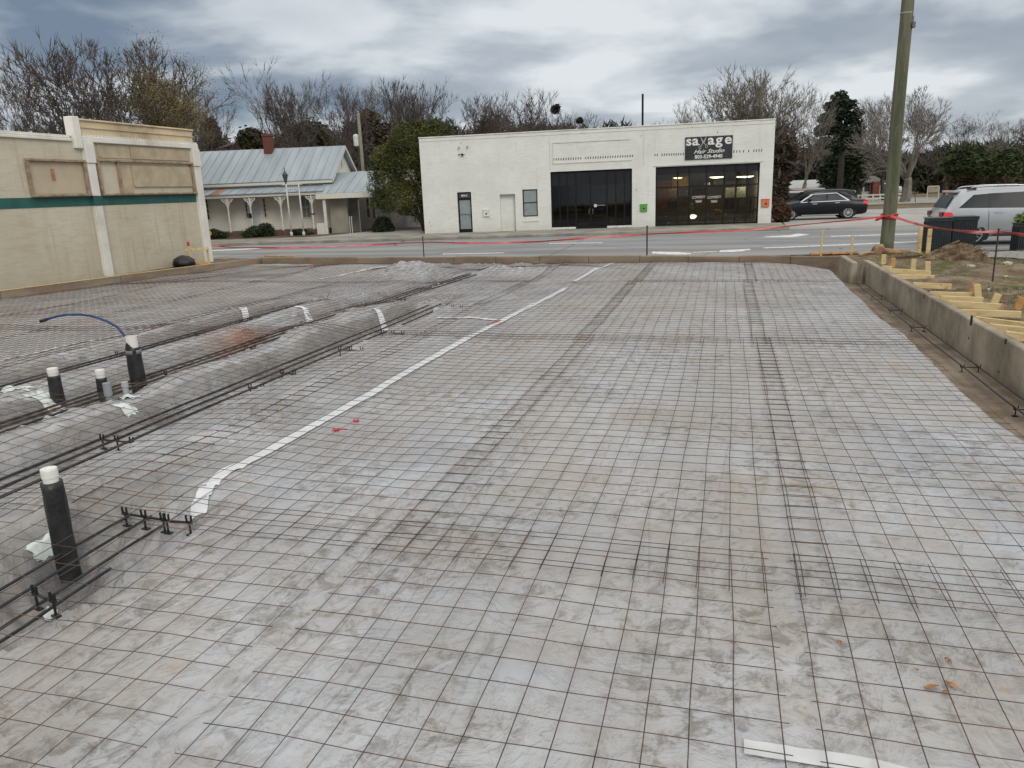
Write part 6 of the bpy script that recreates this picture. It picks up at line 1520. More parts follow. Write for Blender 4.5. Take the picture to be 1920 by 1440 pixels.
# ================================================================ VEHICLES
def vehicle(name, st, loc, heading, label, paint, wins, wheels, wr, extras, group=None, mat_pane=None, w_scale=1.0, rimc=(.55, .55, .56), rear_glass=None, wind_glass=None, zbelt_ratio=None, cat='car', spokes=10):
    rt = empty(name, loc, label, cat, group, rotz=heading)
    st = [tuple(s_) for s_ in st]; xs = [s_[0] for s_ in st]
    def ring(s_):
        x, zb2, zbelt, ztp, wb2, wt = s_; ztp = max(ztp, zb2 + .1); belt = min(zbelt, ztp - .05)
        mid = zb2 + (belt - zb2) * .5
        sh = max(belt + .001, ztp - .10)
        h_ = [(0, zb2), (wb2 * .86, zb2), (wb2 * .97, zb2 + .12), (wb2, mid), (wb2 * .985, belt), (wb2 * .985 + (wt - wb2 * .985) * ((sh - belt) / max(.05, ztp - belt)), sh), (wt * .9, ztp - .025), (wt * .6, ztp), (0, ztp + .008)]
        return h_
    def hw(x, z):
        k_ = [np.interp(x, xs, [s_[i] for s_ in st]) for i in range(1, 6)]; h_ = ring((x, *k_))[2:7]; zs_ = [p_[1] for p_ in h_]; ws_ = [p_[0] for p_ in h_]; return float(np.interp(z, zs_, ws_))
    # resample stations smoothly
    fx = np.unique(np.concatenate([np.linspace(xs[0], xs[-1], 60), xs])); V = []; nR = 0
    for x in fx:
        k_ = [float(np.interp(x, xs, [s_[i] for s_ in st])) for i in range(1, 6)]; h_ = ring((x, *k_)); full = h_ + [(-a_, b_) for a_, b_ in h_[-2:0:-1]]; nR = len(full); V += [(x, a_, b_) for a_, b_ in full]
    q = MB(); k = len(fx); fs = [(i * nR + j, i * nR + (j + 1) % nR, (i + 1) * nR + (j + 1) % nR, (i + 1) * nR + j) for i in range(k - 1) for j in range(nR)] + [tuple(range(nR)), tuple((k - 1) * nR + j for j in range(nR))]
    q.add(V, fs); q.build('body', paint, rt, smooth=True)
    pane_m = mat_pane or WINGLASS
    def side_patch(poly4, off, y_s, nu=10, nv=4):
        (x0, z0_), (x1, z1_), (x2, z2_), (x3, z3_) = poly4; P = np.zeros((nu, nv, 3))
        for i in range(nu):
            for j in range(nv):
                s_, t_ = i / (nu - 1), j / (nv - 1); x = (x0 * (1 - s_) + x1 * s_) * (1 - t_) + (x3 * (1 - s_) + x2 * s_) * t_; z = (z0_ * (1 - s_) + z1_ * s_) * (1 - t_) + (z3 * (1 - s_) + z2_ * s_) * t_ if False else (z0_ * (1 - s_) + z1_ * s_) * (1 - t_) + (z3_ * (1 - s_) + z2_ * s_) * t_
                P[i, j] = (x, y_s * (hw(x, z) + off), z)
        return P
    for sgn in (-1, 1):
        for w4 in wins: q = MB(); q.grid(side_patch(w4, .006, sgn)); q.build('side_window', pane_m, rt, smooth=True)
    def cross_patch(x0, z0_, x1, z1_, w0, w1, nm):
        q = MB(); P = np.zeros((6, 9, 3)); dx, dz = x1 - x0, z1_ - z0_; L_ = math.hypot(dx, dz); nx_, nz_ = (-dz / L_, dx / L_); sg_ = 1 if nx_ * (x0 - (xs[0] + xs[-1]) / 2) > 0 else -1
        for i in range(6):
            for j in range(9):
                t_ = i / 5; u_ = j / 4 - 1; P[i, j] = (x0 + dx * t_ + sg_ * nx_ * .02 , u_ * (w0 + (w1 - w0) * t_), z0_ + dz * t_ + sg_ * nz_ * .02)
        q.grid(P); q.build(nm, pane_m, rt, smooth=True)
    if rear_glass: cross_patch(*rear_glass, 'rear_window')
    if wind_glass: cross_patch(*wind_glass, 'windscreen')
    TY = simple('tyre_rubber', (.018, .018, .018), .85, .1); RM = simple('alloy', rimc, .3, .1, metallic=.8); BK = simple('arch_black', (.010, .010, .011), .8)
    for x in wheels:
        for sgn in (-1, 1):
            yw = sgn * (hw(x, wr) + .004)
            q = MB(); n = 22; q.add([(x + (wr + .07) * math.cos(t_), yw, max(st[1][1] * .0 + .16, wr + (wr + .07) * math.sin(t_))) for t_ in [2 * PI * i / n for i in range(n)]], [tuple(range(n))]); q.build('wheel_arch', BK, rt)
            wrt = MB(); Mx = Matrix.Translation((x, 0, wr)) @ Matrix.Rotation(R(90), 4, 'X')
            yo = abs(yw)
            prof = [(wr * .66, -.0), (wr * .93, .0), (wr, .035), (wr, .18), (wr * .9, .2)]
            wrt.lathe([(r_, (-sgn) * (yo + .012 - t_)) for r_, t_ in prof], 28, M=Mx); wheel = wrt.build('wheel', TY, rt, smooth=True)
            rm = MB(); ringp = [(wr * .60, -sgn * (yo + .016)), (wr * .68, -sgn * (yo + .020))]; rv = [Mx @ Vector((r_ * math.cos(t2_), r_ * math.sin(t2_), z_)) for r_, z_ in ringp for t2_ in [2 * PI * j / 28 for j in range(28)]]; rm.add(rv, [(j, (j + 1) % 28, 28 + (j + 1) % 28, 28 + j) for j in range(28)]); rm.lathe([(.01, -sgn * (yo + .03)), (wr * .14, -sgn * (yo + .028)), (wr * .14, -sgn * (yo + .016))], 12, M=Mx)
            for i in range(spokes):
                t_ = 2 * PI * i / spokes; c_, s_ = math.cos(t_), math.sin(t_)
                rm.beam((x + c_ * wr * .1, sgn * (yo + .020), wr + s_ * wr * .1), (x + c_ * wr * .64, sgn * (yo + .020), wr + s_ * wr * .64), .026 if spokes < 12 else .020, .022, c=.003, up=(0, sgn, 0))
            r2 = rm.build('rim', [RM, BK][0], wheel); 
            bk = MB(); bk.lathe([(.01, -sgn * (yo + .0135)), (wr * .56, -sgn * (yo + .0135)), (wr * .56, -sgn * (yo + .0125))], 28, M=Mx); bk.build('rim_well', BK, wheel)
    for e in extras:
        kind = e[0]
        if kind == 'side':      # name, poly4, off, mat
            for sgn in ((-1, 1) if len(e) < 6 else e[5]): q = MB(); q.grid(side_patch(e[2], e[3], sgn, 12, 4)); q.build(e[1], e[4], rt, smooth=True)
        if kind == 'box': q = MB(); q.bbox(e[2], e[3], .01); q.build(e[1], e[4], rt)
        if kind == 'tube': q = MB(); q.tube(e[2], e[3], 8); q.build(e[1], e[4], rt, smooth=True)
    return rt, hw
def paint(name, c, rough=.3, metallic=.3): 
    m = Mat(name, rough, metallic, .6); m.b.inputs['Coat Weight'].default_value = .0 if c[0] < .1 else .6; m.b.inputs['Specular IOR Level'].default_value = .3 if c[0] < .1 else .6; m.b.inputs['Coat Roughness'].default_value = .08; m.color(m.mix(m.ramp(m.noise(1.5, 3), .3, .7), tuple(v * .93 for v in c), c)); return m.m
SILVER = paint('silver_car_paint', (.42, .44, .46)); BLACKC = paint('black_car_paint', (.007, .008, .011), .25, .0)
TAILR = Mat('lit_tail_light', .25); TAILR.color((.45, .01, .015)); TAILR.b.inputs['Emission Color'].default_value = (1, .05, .05, 1); TAILR.b.inputs['Emission Strength'].default_value = .45; TAILR = TAILR.m
TAILD = simple('dark_tail_light', (.16, .012, .012), .25, .2); CHROME = simple('bright_trim', (.62, .63, .64), .25, .05, metallic=.8); PLASTB = simple('black_trim', (.02, .02, .021), .6)
suv_st = [(0, .50, .85, .88, .80, .70), (.06, .34, 1.0, 1.02, .88, .74), (.14, .30, 1.08, 1.16, .905, .72), (.30, .28, 1.09, 1.42, .915, .70), (.46, .27, 1.09, 1.60, .915, .68), (.75, .26, 1.08, 1.665, .917, .68), (1.5, .26, 1.06, 1.70, .917, .69), (2.4, .26, 1.04, 1.69, .917, .69), (2.9, .26, 1.03, 1.64, .917, .68), (3.2, .26, 1.02, 1.50, .917, .69), (3.75, .26, 1.0, 1.10, .91, .80), (4.35, .28, .95, 1.0, .89, .78), (4.75, .32, .80, .86, .80, .70), (4.89, .40, .65, .70, .66, .55)]
suv_win = [[(.42, 1.13), (1.22, 1.11), (1.16, 1.52), (.82, 1.50)], [(1.30, 1.11), (2.22, 1.09), (2.16, 1.55), (1.22, 1.53)], [(2.34, 1.09), (3.32, 1.07), (2.82, 1.52), (2.28, 1.55)]]
pS = atz(1762, 462.5, -.31); hd_ = .02
# near side of the car is its right side: shift the centre line away from the camera
cx_, cy_ = pS[0] - math.sin(hd_) * .915, pS[1] + math.cos(hd_) * .915
suv, hw_ = vehicle('parked_car', suv_st, (cx_, cy_, -.30), hd_, 'silver people carrier with lit tail lights, cut by the right frame edge', SILVER, suv_win, (.90, 3.79), .34, [
    ('side', 'tail_light', [(.03, .86), (.30, .92), (.22, 1.01), (.05, 1.02)], .008, TAILR),
    ('side', 'window_pillar', [(1.225, 1.11), (1.30, 1.11), (1.22, 1.53), (1.165, 1.52)], .007, PLASTB), ('side', 'window_pillar', [(2.23, 1.09), (2.33, 1.09), (2.27, 1.55), (2.17, 1.55)], .007, PLASTB),
    ('side', 'door_handle', [(1.38, .97), (1.62, .965), (1.62, .995), (1.38, 1.0)], .03, CHROME), ('side', 'door_handle', [(2.45, .955), (2.69, .95), (2.69, .98), (2.45, .985)], .03, CHROME),
    ('side', 'sill_trim', [(1.5, .36), (3.3, .36), (3.3, .42), (1.5, .42)], .02, CHROME), ('side', 'sill_trim', [(1.4, .27), (3.4, .27), (3.4, .35), (1.4, .35)], .01, PLASTB),
    ('side', 'door_gap', [(1.27, .42), (1.285, .42), (1.235, 1.08), (1.22, 1.08)], .003, PLASTB), ('side', 'door_gap', [(2.27, .42), (2.285, .42), (2.30, 1.08), (2.285, 1.08)], .003, PLASTB),
    ('tube', 'roof_rail', [(.72, .60, 1.665), (.85, .60, 1.725), (1.5, .61, 1.755), (2.4, .60, 1.74), (2.6, .60, 1.675)], .018, CHROME), ('tube', 'roof_rail', [(.72, -.60, 1.665), (.85, -.60, 1.725), (1.5, -.61, 1.755), (2.4, -.60, 1.74), (2.6, -.60, 1.675)], .018, CHROME),
    ('box', 'rail_foot', (.66, -.63, 1.65), (.92, -.57, 1.70), PLASTB), ('box', 'rail_foot', (2.3, -.63, 1.66), (2.62, -.57, 1.705), PLASTB),
    ('box', 'spoiler', (.30, -.60, 1.575), (.50, .60, 1.635), SILVER), ('box', 'high_brake_light', (.275, -.2, 1.585), (.298, .2, 1.615), TAILR),
    ('box', 'bumper', (-.06, -.80, .36), (.12, .80, .60), SILVER), ('box', 'tail_light', (-.015, -.82, .86), (.07, -.52, 1.02), TAILD), ('box', 'tail_light', (-.015, .52, .86), (.07, .82, 1.02), TAILD), ('box', 'number_plate', (-.02, -.2, .72), (-.002, .2, .86), CHROME),
    ('tube', 'aerial', [(.62, .1, 1.66), (.50, .1, 1.83)], .008, PLASTB)], rear_glass=(.12, 1.13, .33, 1.50, .68, .60), mat_pane=simple('tinted_glass', (.035, .037, .04), .2, .1, spec=.12))
# red reflection-free dark rear quarter of the tailgate stays silver; second car: black saloon
sed = [(0, .45, .82, .84, .70, .62), (.08, .30, .98, .99, .86, .76), (.3, .24, .98, 1.04, .91, .78), (.75, .22, .97, 1.08, .925, .76), (1.25, .22, .96, 1.30, .925, .66), (1.6, .22, .95, 1.42, .925, .62), (2.2, .22, .94, 1.46, .925, .62), (2.7, .22, .93, 1.42, .925, .62), (3.1, .22, .92, 1.27, .925, .66), (3.55, .22, .91, 1.04, .92, .76), (4.2, .24, .86, .95, .90, .72), (4.7, .28, .72, .82, .80, .62), (4.9, .36, .58, .62, .60, .45)]
sw = [[(1.15, 1.0), (2.10, .98), (2.06, 1.36), (1.62, 1.33)], [(2.18, .98), (3.25, .96), (2.75, 1.30), (2.16, 1.36)]]
zs_ = ROAD + .0
tail = atz(1625, 409.5, zs_); nose = atz(1492, 413.5, zs_); hd2 = math.atan2(nose[1] - tail[1], nose[0] - tail[0])
sedo, _ = vehicle('parked_car', sed, (tail[0] - math.sin(hd2) * -.0, tail[1] + .95, zs_), hd2, 'black saloon car with bright wheels parked facing left', BLACKC, sw, (1.02, 3.95), .335, [
    ('side', 'tail_light', [(.02, .72), (.30, .80), (.26, .98), (.05, .99)], .01, TAILR), ('side', 'window_trim', [(.95, .965), (3.45, .925), (3.42, .955), (1.05, .995)], .012, CHROME), ('side', 'window_trim', [(.98, .99), (1.10, .99), (1.64, 1.375), (1.58, 1.39)], .010, CHROME), ('side', 'window_trim', [(1.58, 1.36), (2.9, 1.33), (2.85, 1.36), (1.64, 1.39)], .012, CHROME), ('side', 'window_trim', [(2.8, 1.33), (3.42, .96), (3.50, .96), (2.9, 1.36)], .012, CHROME),
    ('side', 'door_handle', [(1.48, .86), (1.72, .85), (1.72, .89), (1.48, .90)], .03, CHROME), ('side', 'door_handle', [(2.62, .83), (2.86, .82), (2.86, .86), (2.62, .87)], .03, CHROME), ('side', 'headlight', [(4.35, .66), (4.76, .60), (4.72, .70), (4.4, .77)], .015, CHROME), ('side', 'sill', [(1.5, .24), (3.4, .24), (3.4, .28), (1.5, .28)], .012, CHROME), ('box', 'mirror', (2.95, .92, .98), (3.1, 1.08, 1.1), BLACKC), ('box', 'mirror', (2.95, -1.08, .98), (3.1, -.92, 1.1), BLACKC)],
    rimc=(.7, .7, .71), wind_glass=(3.5, 1.06, 2.85, 1.38, .70, .58), rear_glass=(.82, 1.10, 1.5, 1.39, .66, .55), spokes=12)
loc2 = atz(1500, 404, zs_); t2 = atz(1612, 403.5, zs_)
vehicle('parked_car', [(a_, b_ * .9, c_ * .9, d_ * .9, e_, f_) for a_, b_, c_, d_, e_, f_ in suv_st], (t2[0], t2[1] + 1.6, zs_), hd2, 'taller black car half hidden behind the black saloon', BLACKC, [[(a_, b_ * .9) for a_, b_ in w4] for w4 in suv_win], (.98, 3.87), .34, [('side', 'window_trim', [(.5, 1.0), (3.6, .95), (3.6, .97), (.5, 1.02)], .01, CHROME)], rear_glass=(.12, 1.02, .33, 1.35, .68, .60), wind_glass=(3.7, 1.01, 3.1, 1.40, .72, .62))
RED = paint('red_van_paint', (.28, .012, .015)); WHITEP = paint('white_van_paint', (.6, .6, .58), .4, .0)
v1 = atz(1542, 391, zs_)
vz = .74
van_st = [(0, .35, 1.0, 1.75, .88, .78), (.15, .3, 1.05, 1.93, .92, .80), (3.6, .3, 1.05, 1.95, .92, .80), (4.1, .3, 1.0, 1.62, .92, .76), (4.4, .3, .95, 1.15, .9, .75), (4.9, .35, .8, .88, .8, .65)]
vehicle('parked_van', [(a_, b_ * vz, c_ * vz, d_ * vz, e_, f_) for a_, b_, c_, d_, e_, f_ in van_st], (v1[0], v1[1], zs_), hd2, 'red van with a white top behind the two black cars', RED, [[(.3, .87), (1.7, .87), (1.7, 1.20), (.3, 1.20)], [(1.85, .87), (3.3, .87), (3.25, 1.20), (1.85, 1.20)]], (.9, 3.9), .35, [('side', 'white_band', [(.02, 1.22), (3.7, 1.22), (3.6, 1.36), (.04, 1.36)], .01, WHITEP), ('side', 'white_pillar', [(3.3, .82), (3.7, .82), (3.65, 1.22), (3.3, 1.22)], .012, WHITEP), ('box', 'white_roof', (.05, -.76, 1.41), (3.6, .76, 1.48), WHITEP)], cat='van', wind_glass=(4.35, .86, 3.75, 1.36, .7, .65))
v2 = atz(1690, 366, -.3)
vehicle('parked_car', sed, (v2[0], v2[1], -.33), math.pi * .95, 'small pale car far off on the side street behind the pole', WHITEP, sw, (1.02, 3.95), .335, [])

# ================================================================ TREES
BARKM = simple('grey_brown_bark', (.060, .050, .042), .9, .3, 4); TWIG = simple('grey_brown_twigs', (.082, .066, .056), .9, .25, 2)
TWIGP = simple('pale_grey_twigs', (.19, .17, .145), .9, .2, 2); BARKP = simple('pale_bark', (.20, .18, .15), .9, .25, 3)
def bare_tree_mesh(seed, H=10., spread=1.0, levels=5, fork=.28, limbs=5, dens=1.0, vase=.55, droop=0.0, twigr=.013):
    rr = random.Random(seed); T = MB(); Cn = MB(); tips = []
    def grow(p, d, L_, r, lev):
        n = 5 if lev < 2 else 3; pts = [p.copy()]; rs = [r]; dd = d.copy(); last = lev >= levels
        for i in range(n):
            wig = .09 if lev < 2 else .15
            dd = (dd + Vector((rr.gauss(0, wig), rr.gauss(0, wig), rr.gauss(0, wig * .6))) + Vector((0, 0, .075 if lev > 0 else 0)) - Vector((0, 0, droop * lev * .05))).normalized()
            p = p + dd * (L_ / n); pts.append(p.copy()); rs.append(r * (1 - (.45 if not last else .7) * (i + 1) / n))
            if not last and lev >= 1 and i >= 1 and rr.random() < (.75 * dens):
                ax = Vector((rr.gauss(0, 1), rr.gauss(0, 1), rr.gauss(0, .4))); ax = (ax - dd * ax.dot(dd)).normalized(); a_ = rr.uniform(.35, .8)
                grow(p.copy(), (dd * math.cos(a_) + ax * math.sin(a_)).normalized(), L_ * rr.uniform(.42, .62), max(twigr, rs[-1] * rr.uniform(.4, .6)), lev + 1)
        (T if lev <= 1 else Cn).tube(pts, rs, 7 if lev == 0 else (5 if lev < 3 else 3), cap=False)
        tips.append(p.copy()) if last else None
        if last: return
        k_ = limbs if lev == 0 else rr.choice((2, 2, 3)); ph = rr.random() * 6.28
        for j in range(k_):
            t_ = ph + 2 * PI * j / k_ + rr.uniform(-.35, .35); ax = Vector((math.cos(t_), math.sin(t_), 0))
            if lev: ax = (dd.orthogonal().normalized() * math.cos(t_) + dd.cross(dd.orthogonal().normalized()) * math.sin(t_))
            a_ = (vase * rr.uniform(.5, 1.3)) if lev == 0 else rr.uniform(.22, .52)
            grow(p.copy(), (dd * math.cos(a_) + ax * math.sin(a_) * spread).normalized(), L_ * (rr.uniform(.85, 1.25) if lev == 0 else rr.uniform(.60, .80)), max(twigr, rs[-1] * (.62 if lev else .6)), lev + 1)
    grow(Vector((0, 0, -.3)), Vector((0, 0, 1)), H * fork, H * .034, 0)
    return T, Cn, tips
def mesh_of(mb, name, mat_):
    me = bpy.data.meshes.new(name); me.from_pydata(mb.v, [], mb.f); me.materials.append(mat_); me.update(); return me
def normed(T, Cn, tips):
    zs2 = [v[2] for v in Cn.v]; h_ = max(zs2); s_ = 10. / h_
    for mb in (T, Cn): mb.v = [(v[0] * s_, v[1] * s_, v[2] * s_) for v in mb.v]
    return T, Cn, [t_ * s_ for t_ in tips], max(max(abs(v[0]), abs(v[1])) for v in Cn.v)
TV = []
for i, kw in enumerate((dict(seed=11, spread=1.2, vase=.9, limbs=6, fork=.17, levels=6, dens=.85), dict(seed=12, spread=.9, vase=.5, limbs=4, fork=.3, levels=6, dens=.7), dict(seed=13, spread=.8, vase=.42, limbs=4, fork=.26, levels=6, dens=.65), dict(seed=14, spread=1.1, vase=.65, limbs=5, fork=.24, levels=6, dens=.8), dict(seed=17, spread=.9, vase=.45, limbs=5, fork=.18, levels=6, dens=.7))):
    T, Cn, tips, w_ = normed(*bare_tree_mesh(**kw)); TV.append((mesh_of(T, 'trunk', BARKM), mesh_of(Cn, 'crown', TWIG), mesh_of(T, 'trunk', BARKP), mesh_of(Cn, 'crown', TWIGP), tips, w_))
def tree(px, pytop, R_, var, label, rot=0., wide=1.0, pale=False, group='bare trees beyond the street', base=-.3, tilt=0.0):
    a = atR(px, 340, R_); zt_ = height_over(a[0], a[1], pytop - 8); s_ = (zt_ - base) / 10.
    rt = empty('bare_tree', (a[0], a[1], base), label, 'tree', group, rotz=rot); rt.scale = (s_ * wide, s_ * wide, s_)
    for nm, me in (('trunk', TV[var][2 if pale else 0]), ('crown', TV[var][3 if pale else 1])):
        o = bpy.data.objects.new(nm, me); link(o); o.parent = rt
    return rt, s_
tlist = [(205, 72, 46, 0, 'spreading bare tree forming the left part of the big dome of branches', 4.4, .85, False), (40, 118, 52, 3, 'leaning bare tree at the far left above the brick building', .3, .8, False),
         (425, 165, 66, 1, 'bare tree directly left of the red chimney', 2.0, .9, False), (388, 205, 72, 2, 'low dark bare tree at the end of the brick building', 1.0, .9, False), (520, 122, 70, 1, 'tallest bare tree above the red chimney', 3.6, .95, False), (575, 158, 74, 4, 'slender bare tree right of the chimney', 1.2, .8, False),
         (640, 160, 66, 3, 'grey bare tree above the gable end of the house', .4, .95, False), (700, 150, 76, 2, 'bare tree between the gable and the evergreen tree', 2.4, .9, False), (765, 142, 78, 4, 'upright dense bare tree above the evergreen tree', 5.1, 1.0, False), (735, 150, 84, 1, 'pale slim bare tree close behind the upright dense one', 4.0, .8, False),
         (832, 158, 82, 2, 'bare tree at the left corner of the shop roof', .9, 1.1, False), (880, 178, 84, 4, 'brown twiggy tree above the blank part of the shop', 3.3, 1.0, False), (962, 206, 98, 3, 'low bare tree behind the middle of the shop', 1.7, 1.2, False), (1035, 168, 78, 3, 'bare tree with two dark nests behind the shop roof', 5.0, 1.1, False), (1088, 212, 95, 2, 'thin low bare tree right of the nest tree', .2, .9, False),
         (1280, 186, 80, 3, 'small pale bare tree just left of the lettered sign', 2.2, .9, True), (1440, 128, 62, 4, 'large pale bare tree behind the right end of the shop', .7, 1.25, True), (1400, 150, 66, 0, 'spreading pale tree behind the two bare poles', 3.9, .9, True), (1505, 170, 70, 2, 'pale bare tree between the shop and the dark pine', 2.9, 1.0, True),
         (1700, 168, 74, 0, 'wide spreading bare tree behind the mossy pole', 1.9, 1.0, True), (1655, 190, 80, 3, 'bare tree close to the left of the mossy pole', 4.4, .9, False), (1775, 225, 90, 3, 'low bare tree right of the mossy pole', .1, 1.1, False), (1850, 214, 96, 1, 'bare tree above the palms', 2.7, 1.2, True), (1925, 222, 92, 4, 'bare tree at the right frame edge', 1.4, 1.1, False), (1720, 338, 72, 2, 'thin young tree by the cream notice board', .6, .6, False),
         (1560, 230, 84, 4, 'brown bare tree in front of the dark pine', 3.1, 1.1, False), (1470, 215, 60, 4, 'dense brown bare tree against the right end of the shop', 1.6, .9, False), (1610, 250, 88, 0, 'low spreading tree over the white house', 2.1, 1.1, False)]
made = []
for t_ in tlist: made.append(tree(*t_[:4], t_[4], rot=t_[5], wide=t_[6], pale=t_[7]))
# the big oak keeps yellow brown leaves on its right side
rt, s_ = tree(292, 76, 46, 0, 'big spreading tree keeping olive brown leaves on its right side', rot=2.6, wide=1.05, group='bare trees beyond the street')
q = MB(); rr = random.Random(5); Mr = Matrix.Rotation(2.6, 3, 'Z'); rightv = Vector((MW[0][0], MW[0][1], 0)).normalized(); pts = []
for tp in TV[0][4]:
    w_ = Mr @ tp
    k_ = w_.dot(rightv)
    if k_ > .2 and tp.z > 5.0 and rr.random() < min(1, .2 + .3 * (k_ - .2)): pts.append(tp)
for tp in pts:
    for k_ in range(15):
        c_ = tp + Vector((rr.gauss(0, .25), rr.gauss(0, .25), rr.gauss(0, .2))); a_ = Vector((rr.gauss(0, 1), rr.gauss(0, 1), rr.gauss(0, 1))).normalized() * .030; b_ = a_.orthogonal().normalized() * .018
        q.add([c_ - a_, c_ - b_, c_ + a_, c_ + b_], [(0, 1, 2, 3)])
OLEAF = simple('olive_brown_leaves', (.135, .105, .035), .8, .45, 1.2)
fast_build(q, 'foliage', OLEAF, rt)
# nests
a = atR(1040, 210, 77); NEST = simple('nest_twigs', (.03, .025, .02), .95)
for (px, py, r, lab) in ((1042, 205, .45, 'larger dark nest high in the bare tree behind the shop'), (1087, 226, .28, 'smaller dark nest right of the larger one')):
    a = atR(px, py, 77); q = MB(); leaf_cloud(q, [(a[0], a[1], a[2], r, r, r * .9)], 260, .16, int(px), shell=.1, elong=1.4); o = fast_build(q, 'bird_nest', NEST); tag(o, lab, 'nest', 'nests in the bare tree')

# ---- evergreens, shrubs
def leafm(name, a_, b_, sc=1.5): m = Mat(name, .65, spec=.3); m.color(m.mix(m.ramp(m.noise(sc, 5, .6), .32, .68), a_, b_)); return m.m
EVG = leafm('olive_evergreen_leaves', (.028, .042, .012), (.135, .135, .032), .7); DKG = leafm('dark_green_leaves', (.018, .030, .014), (.055, .075, .030), 2); PINE = leafm('dark_pine_needles', (.012, .022, .014), (.035, .055, .030), .8); RUS = leafm('red_brown_leaves', (.045, .028, .018), (.13, .075, .045), .9); BRN = leafm('brown_winter_brush', (.045, .036, .027), (.13, .10, .072), .25)
def lobes_px(spec, R_, dz=.8, extra=1):
    """lobes from picture ellipses (px, py, rx, ry) at distance R_"""
    out = []
    for (px, py, rx, ry) in spec:
        c_ = atR(px, py, R_); k_ = np.linalg.norm(c_ - CAM) / FPX * .98; out.append((c_[0], c_[1], c_[2], rx * k_, rx * k_ * dz, ry * k_))
    return out
base = atR(799, 430, 43.5); ev = empty('evergreen_tree', (base[0], base[1], -.2), 'bushy olive green evergreen tree at the left corner of the shop building', 'tree')
q = MB()
for (tx, ty, r) in ((770, 330, .16), (745, 350, .10), (800, 320, .14), (760, 390, .07)):
    t3 = atR(tx, ty, 43.5); m_ = (base + t3) / 2; m_[2] = base[2] + (t3[2] - base[2]) * .45; m_[0] += (base[0] - t3[0]) * .25
    q.tube([(base[0] + (tx - 775) * .003, base[1], -.3), tuple(m_), tuple(t3)], [r, r * .8, r * .4], 7)
at0(q, 'trunk', simple('dark_trunk', (.06, .05, .04), .9), ev, True)
q = MB(); _r3 = random.Random(8); lb_ = lobes_px([(768 + _r3.gauss(0, 36), 312 + _r3.gauss(0, 38), _r3.uniform(9, 17), _r3.uniform(8, 15)) for _ in range(34)] + [(812, 232, 20, 9), (838, 242, 14, 9), (782, 232, 12, 10), (742, 262, 16, 13), (728, 280, 14, 12), (704, 300, 12, 14), (700, 326, 13, 16), (698, 352, 12, 14), (704, 384, 14, 9), (728, 392, 16, 8), (758, 398, 14, 7), (770, 262, 42, 32), (808, 250, 38, 26), (735, 300, 34, 34), (768, 318, 48, 40), (722, 338, 26, 28), (748, 368, 46, 30), (785, 368, 36, 30), (715, 372, 20, 18), (820, 262, 28, 26), (800, 300, 40, 40), (765, 240, 20, 14), (800, 238, 16, 12), (772, 396, 14, 10), (712, 318, 14, 14)], 43.5)
leaf_cloud(q, lb_, 52000, .052, 3, shell=.35); o = fast_build(q, 'crown', EVG); child_local(o, ev)
def shrub(name, spec, R_, n, size, mat_, label, cat='bush', seed=1, shell=.45, trunk=None, group=None, kind=None, **k):
    q = MB(); leaf_cloud(q, lobes_px(spec, R_), n, size, seed, shell=shell, **k)
    if trunk is None: o = fast_build(q, name, mat_); return tag(o, label, cat, group, kind)
    c_ = atR(trunk[0], 345, R_); rt = empty(name, (c_[0], c_[1], -.3), label, cat, group); t3 = atR(trunk[0], trunk[1], R_); w_ = MB(); w_.tube([(c_[0], c_[1], -.4), (c_[0], c_[1], t3[2] * .5), (t3[0], t3[1], t3[2])], [trunk[2], trunk[2] * .8, trunk[2] * .3], 7); at0(w_, 'trunk', BARKM, rt, True); child_local(fast_build(q, 'crown', mat_), rt); return rt
g_ = 'dark bushes along the house'
shrub('bush', [(402, 438, 14, 8), (418, 441, 10, 6)], 47.5, 1500, .06, DKG, 'low dark bush behind the small yellow yard sign', group=g_, seed=2)
shrub('bush', [(480, 434, 20, 10), (500, 432, 16, 10), (470, 440, 16, 7), (497, 424, 12, 6)], 47, 3200, .06, DKG, 'wide dark bush left of the lamp posts', group=g_, seed=3)
shrub('bush', [(562, 437, 18, 7), (577, 439, 12, 5)], 46.5, 1800, .06, DKG, 'low dark bush right of the lamp posts', group=g_, seed=4)
shrub('bush', [(718, 420, 17, 14), (730, 427, 11, 9), (708, 428, 12, 10)], 45, 3000, .06, DKG, 'round dark bush under the evergreen tree', group=g_, seed=5)
shrub('hedge', [(1466, 398, 11, 18), (1458, 394, 9, 22), (1475, 400, 8, 15), (1468, 408, 12, 8)], 43.0, 7000, .06, RUS, 'clipped red brown hedge at the right end of the shop', cat='hedge', seed=6, shell=.3)
shrub('dark_tree', [(1466, 290, 26, 34), (1460, 345, 16, 34), (1472, 320, 16, 22), (1462, 372, 14, 16)], 58, 5200, .17, BRN, 'dark brown tangled tree between the shop and the parked cars', cat='tree', seed=7, shell=.1, trunk=(1472, 300, .2), elong=2.0)
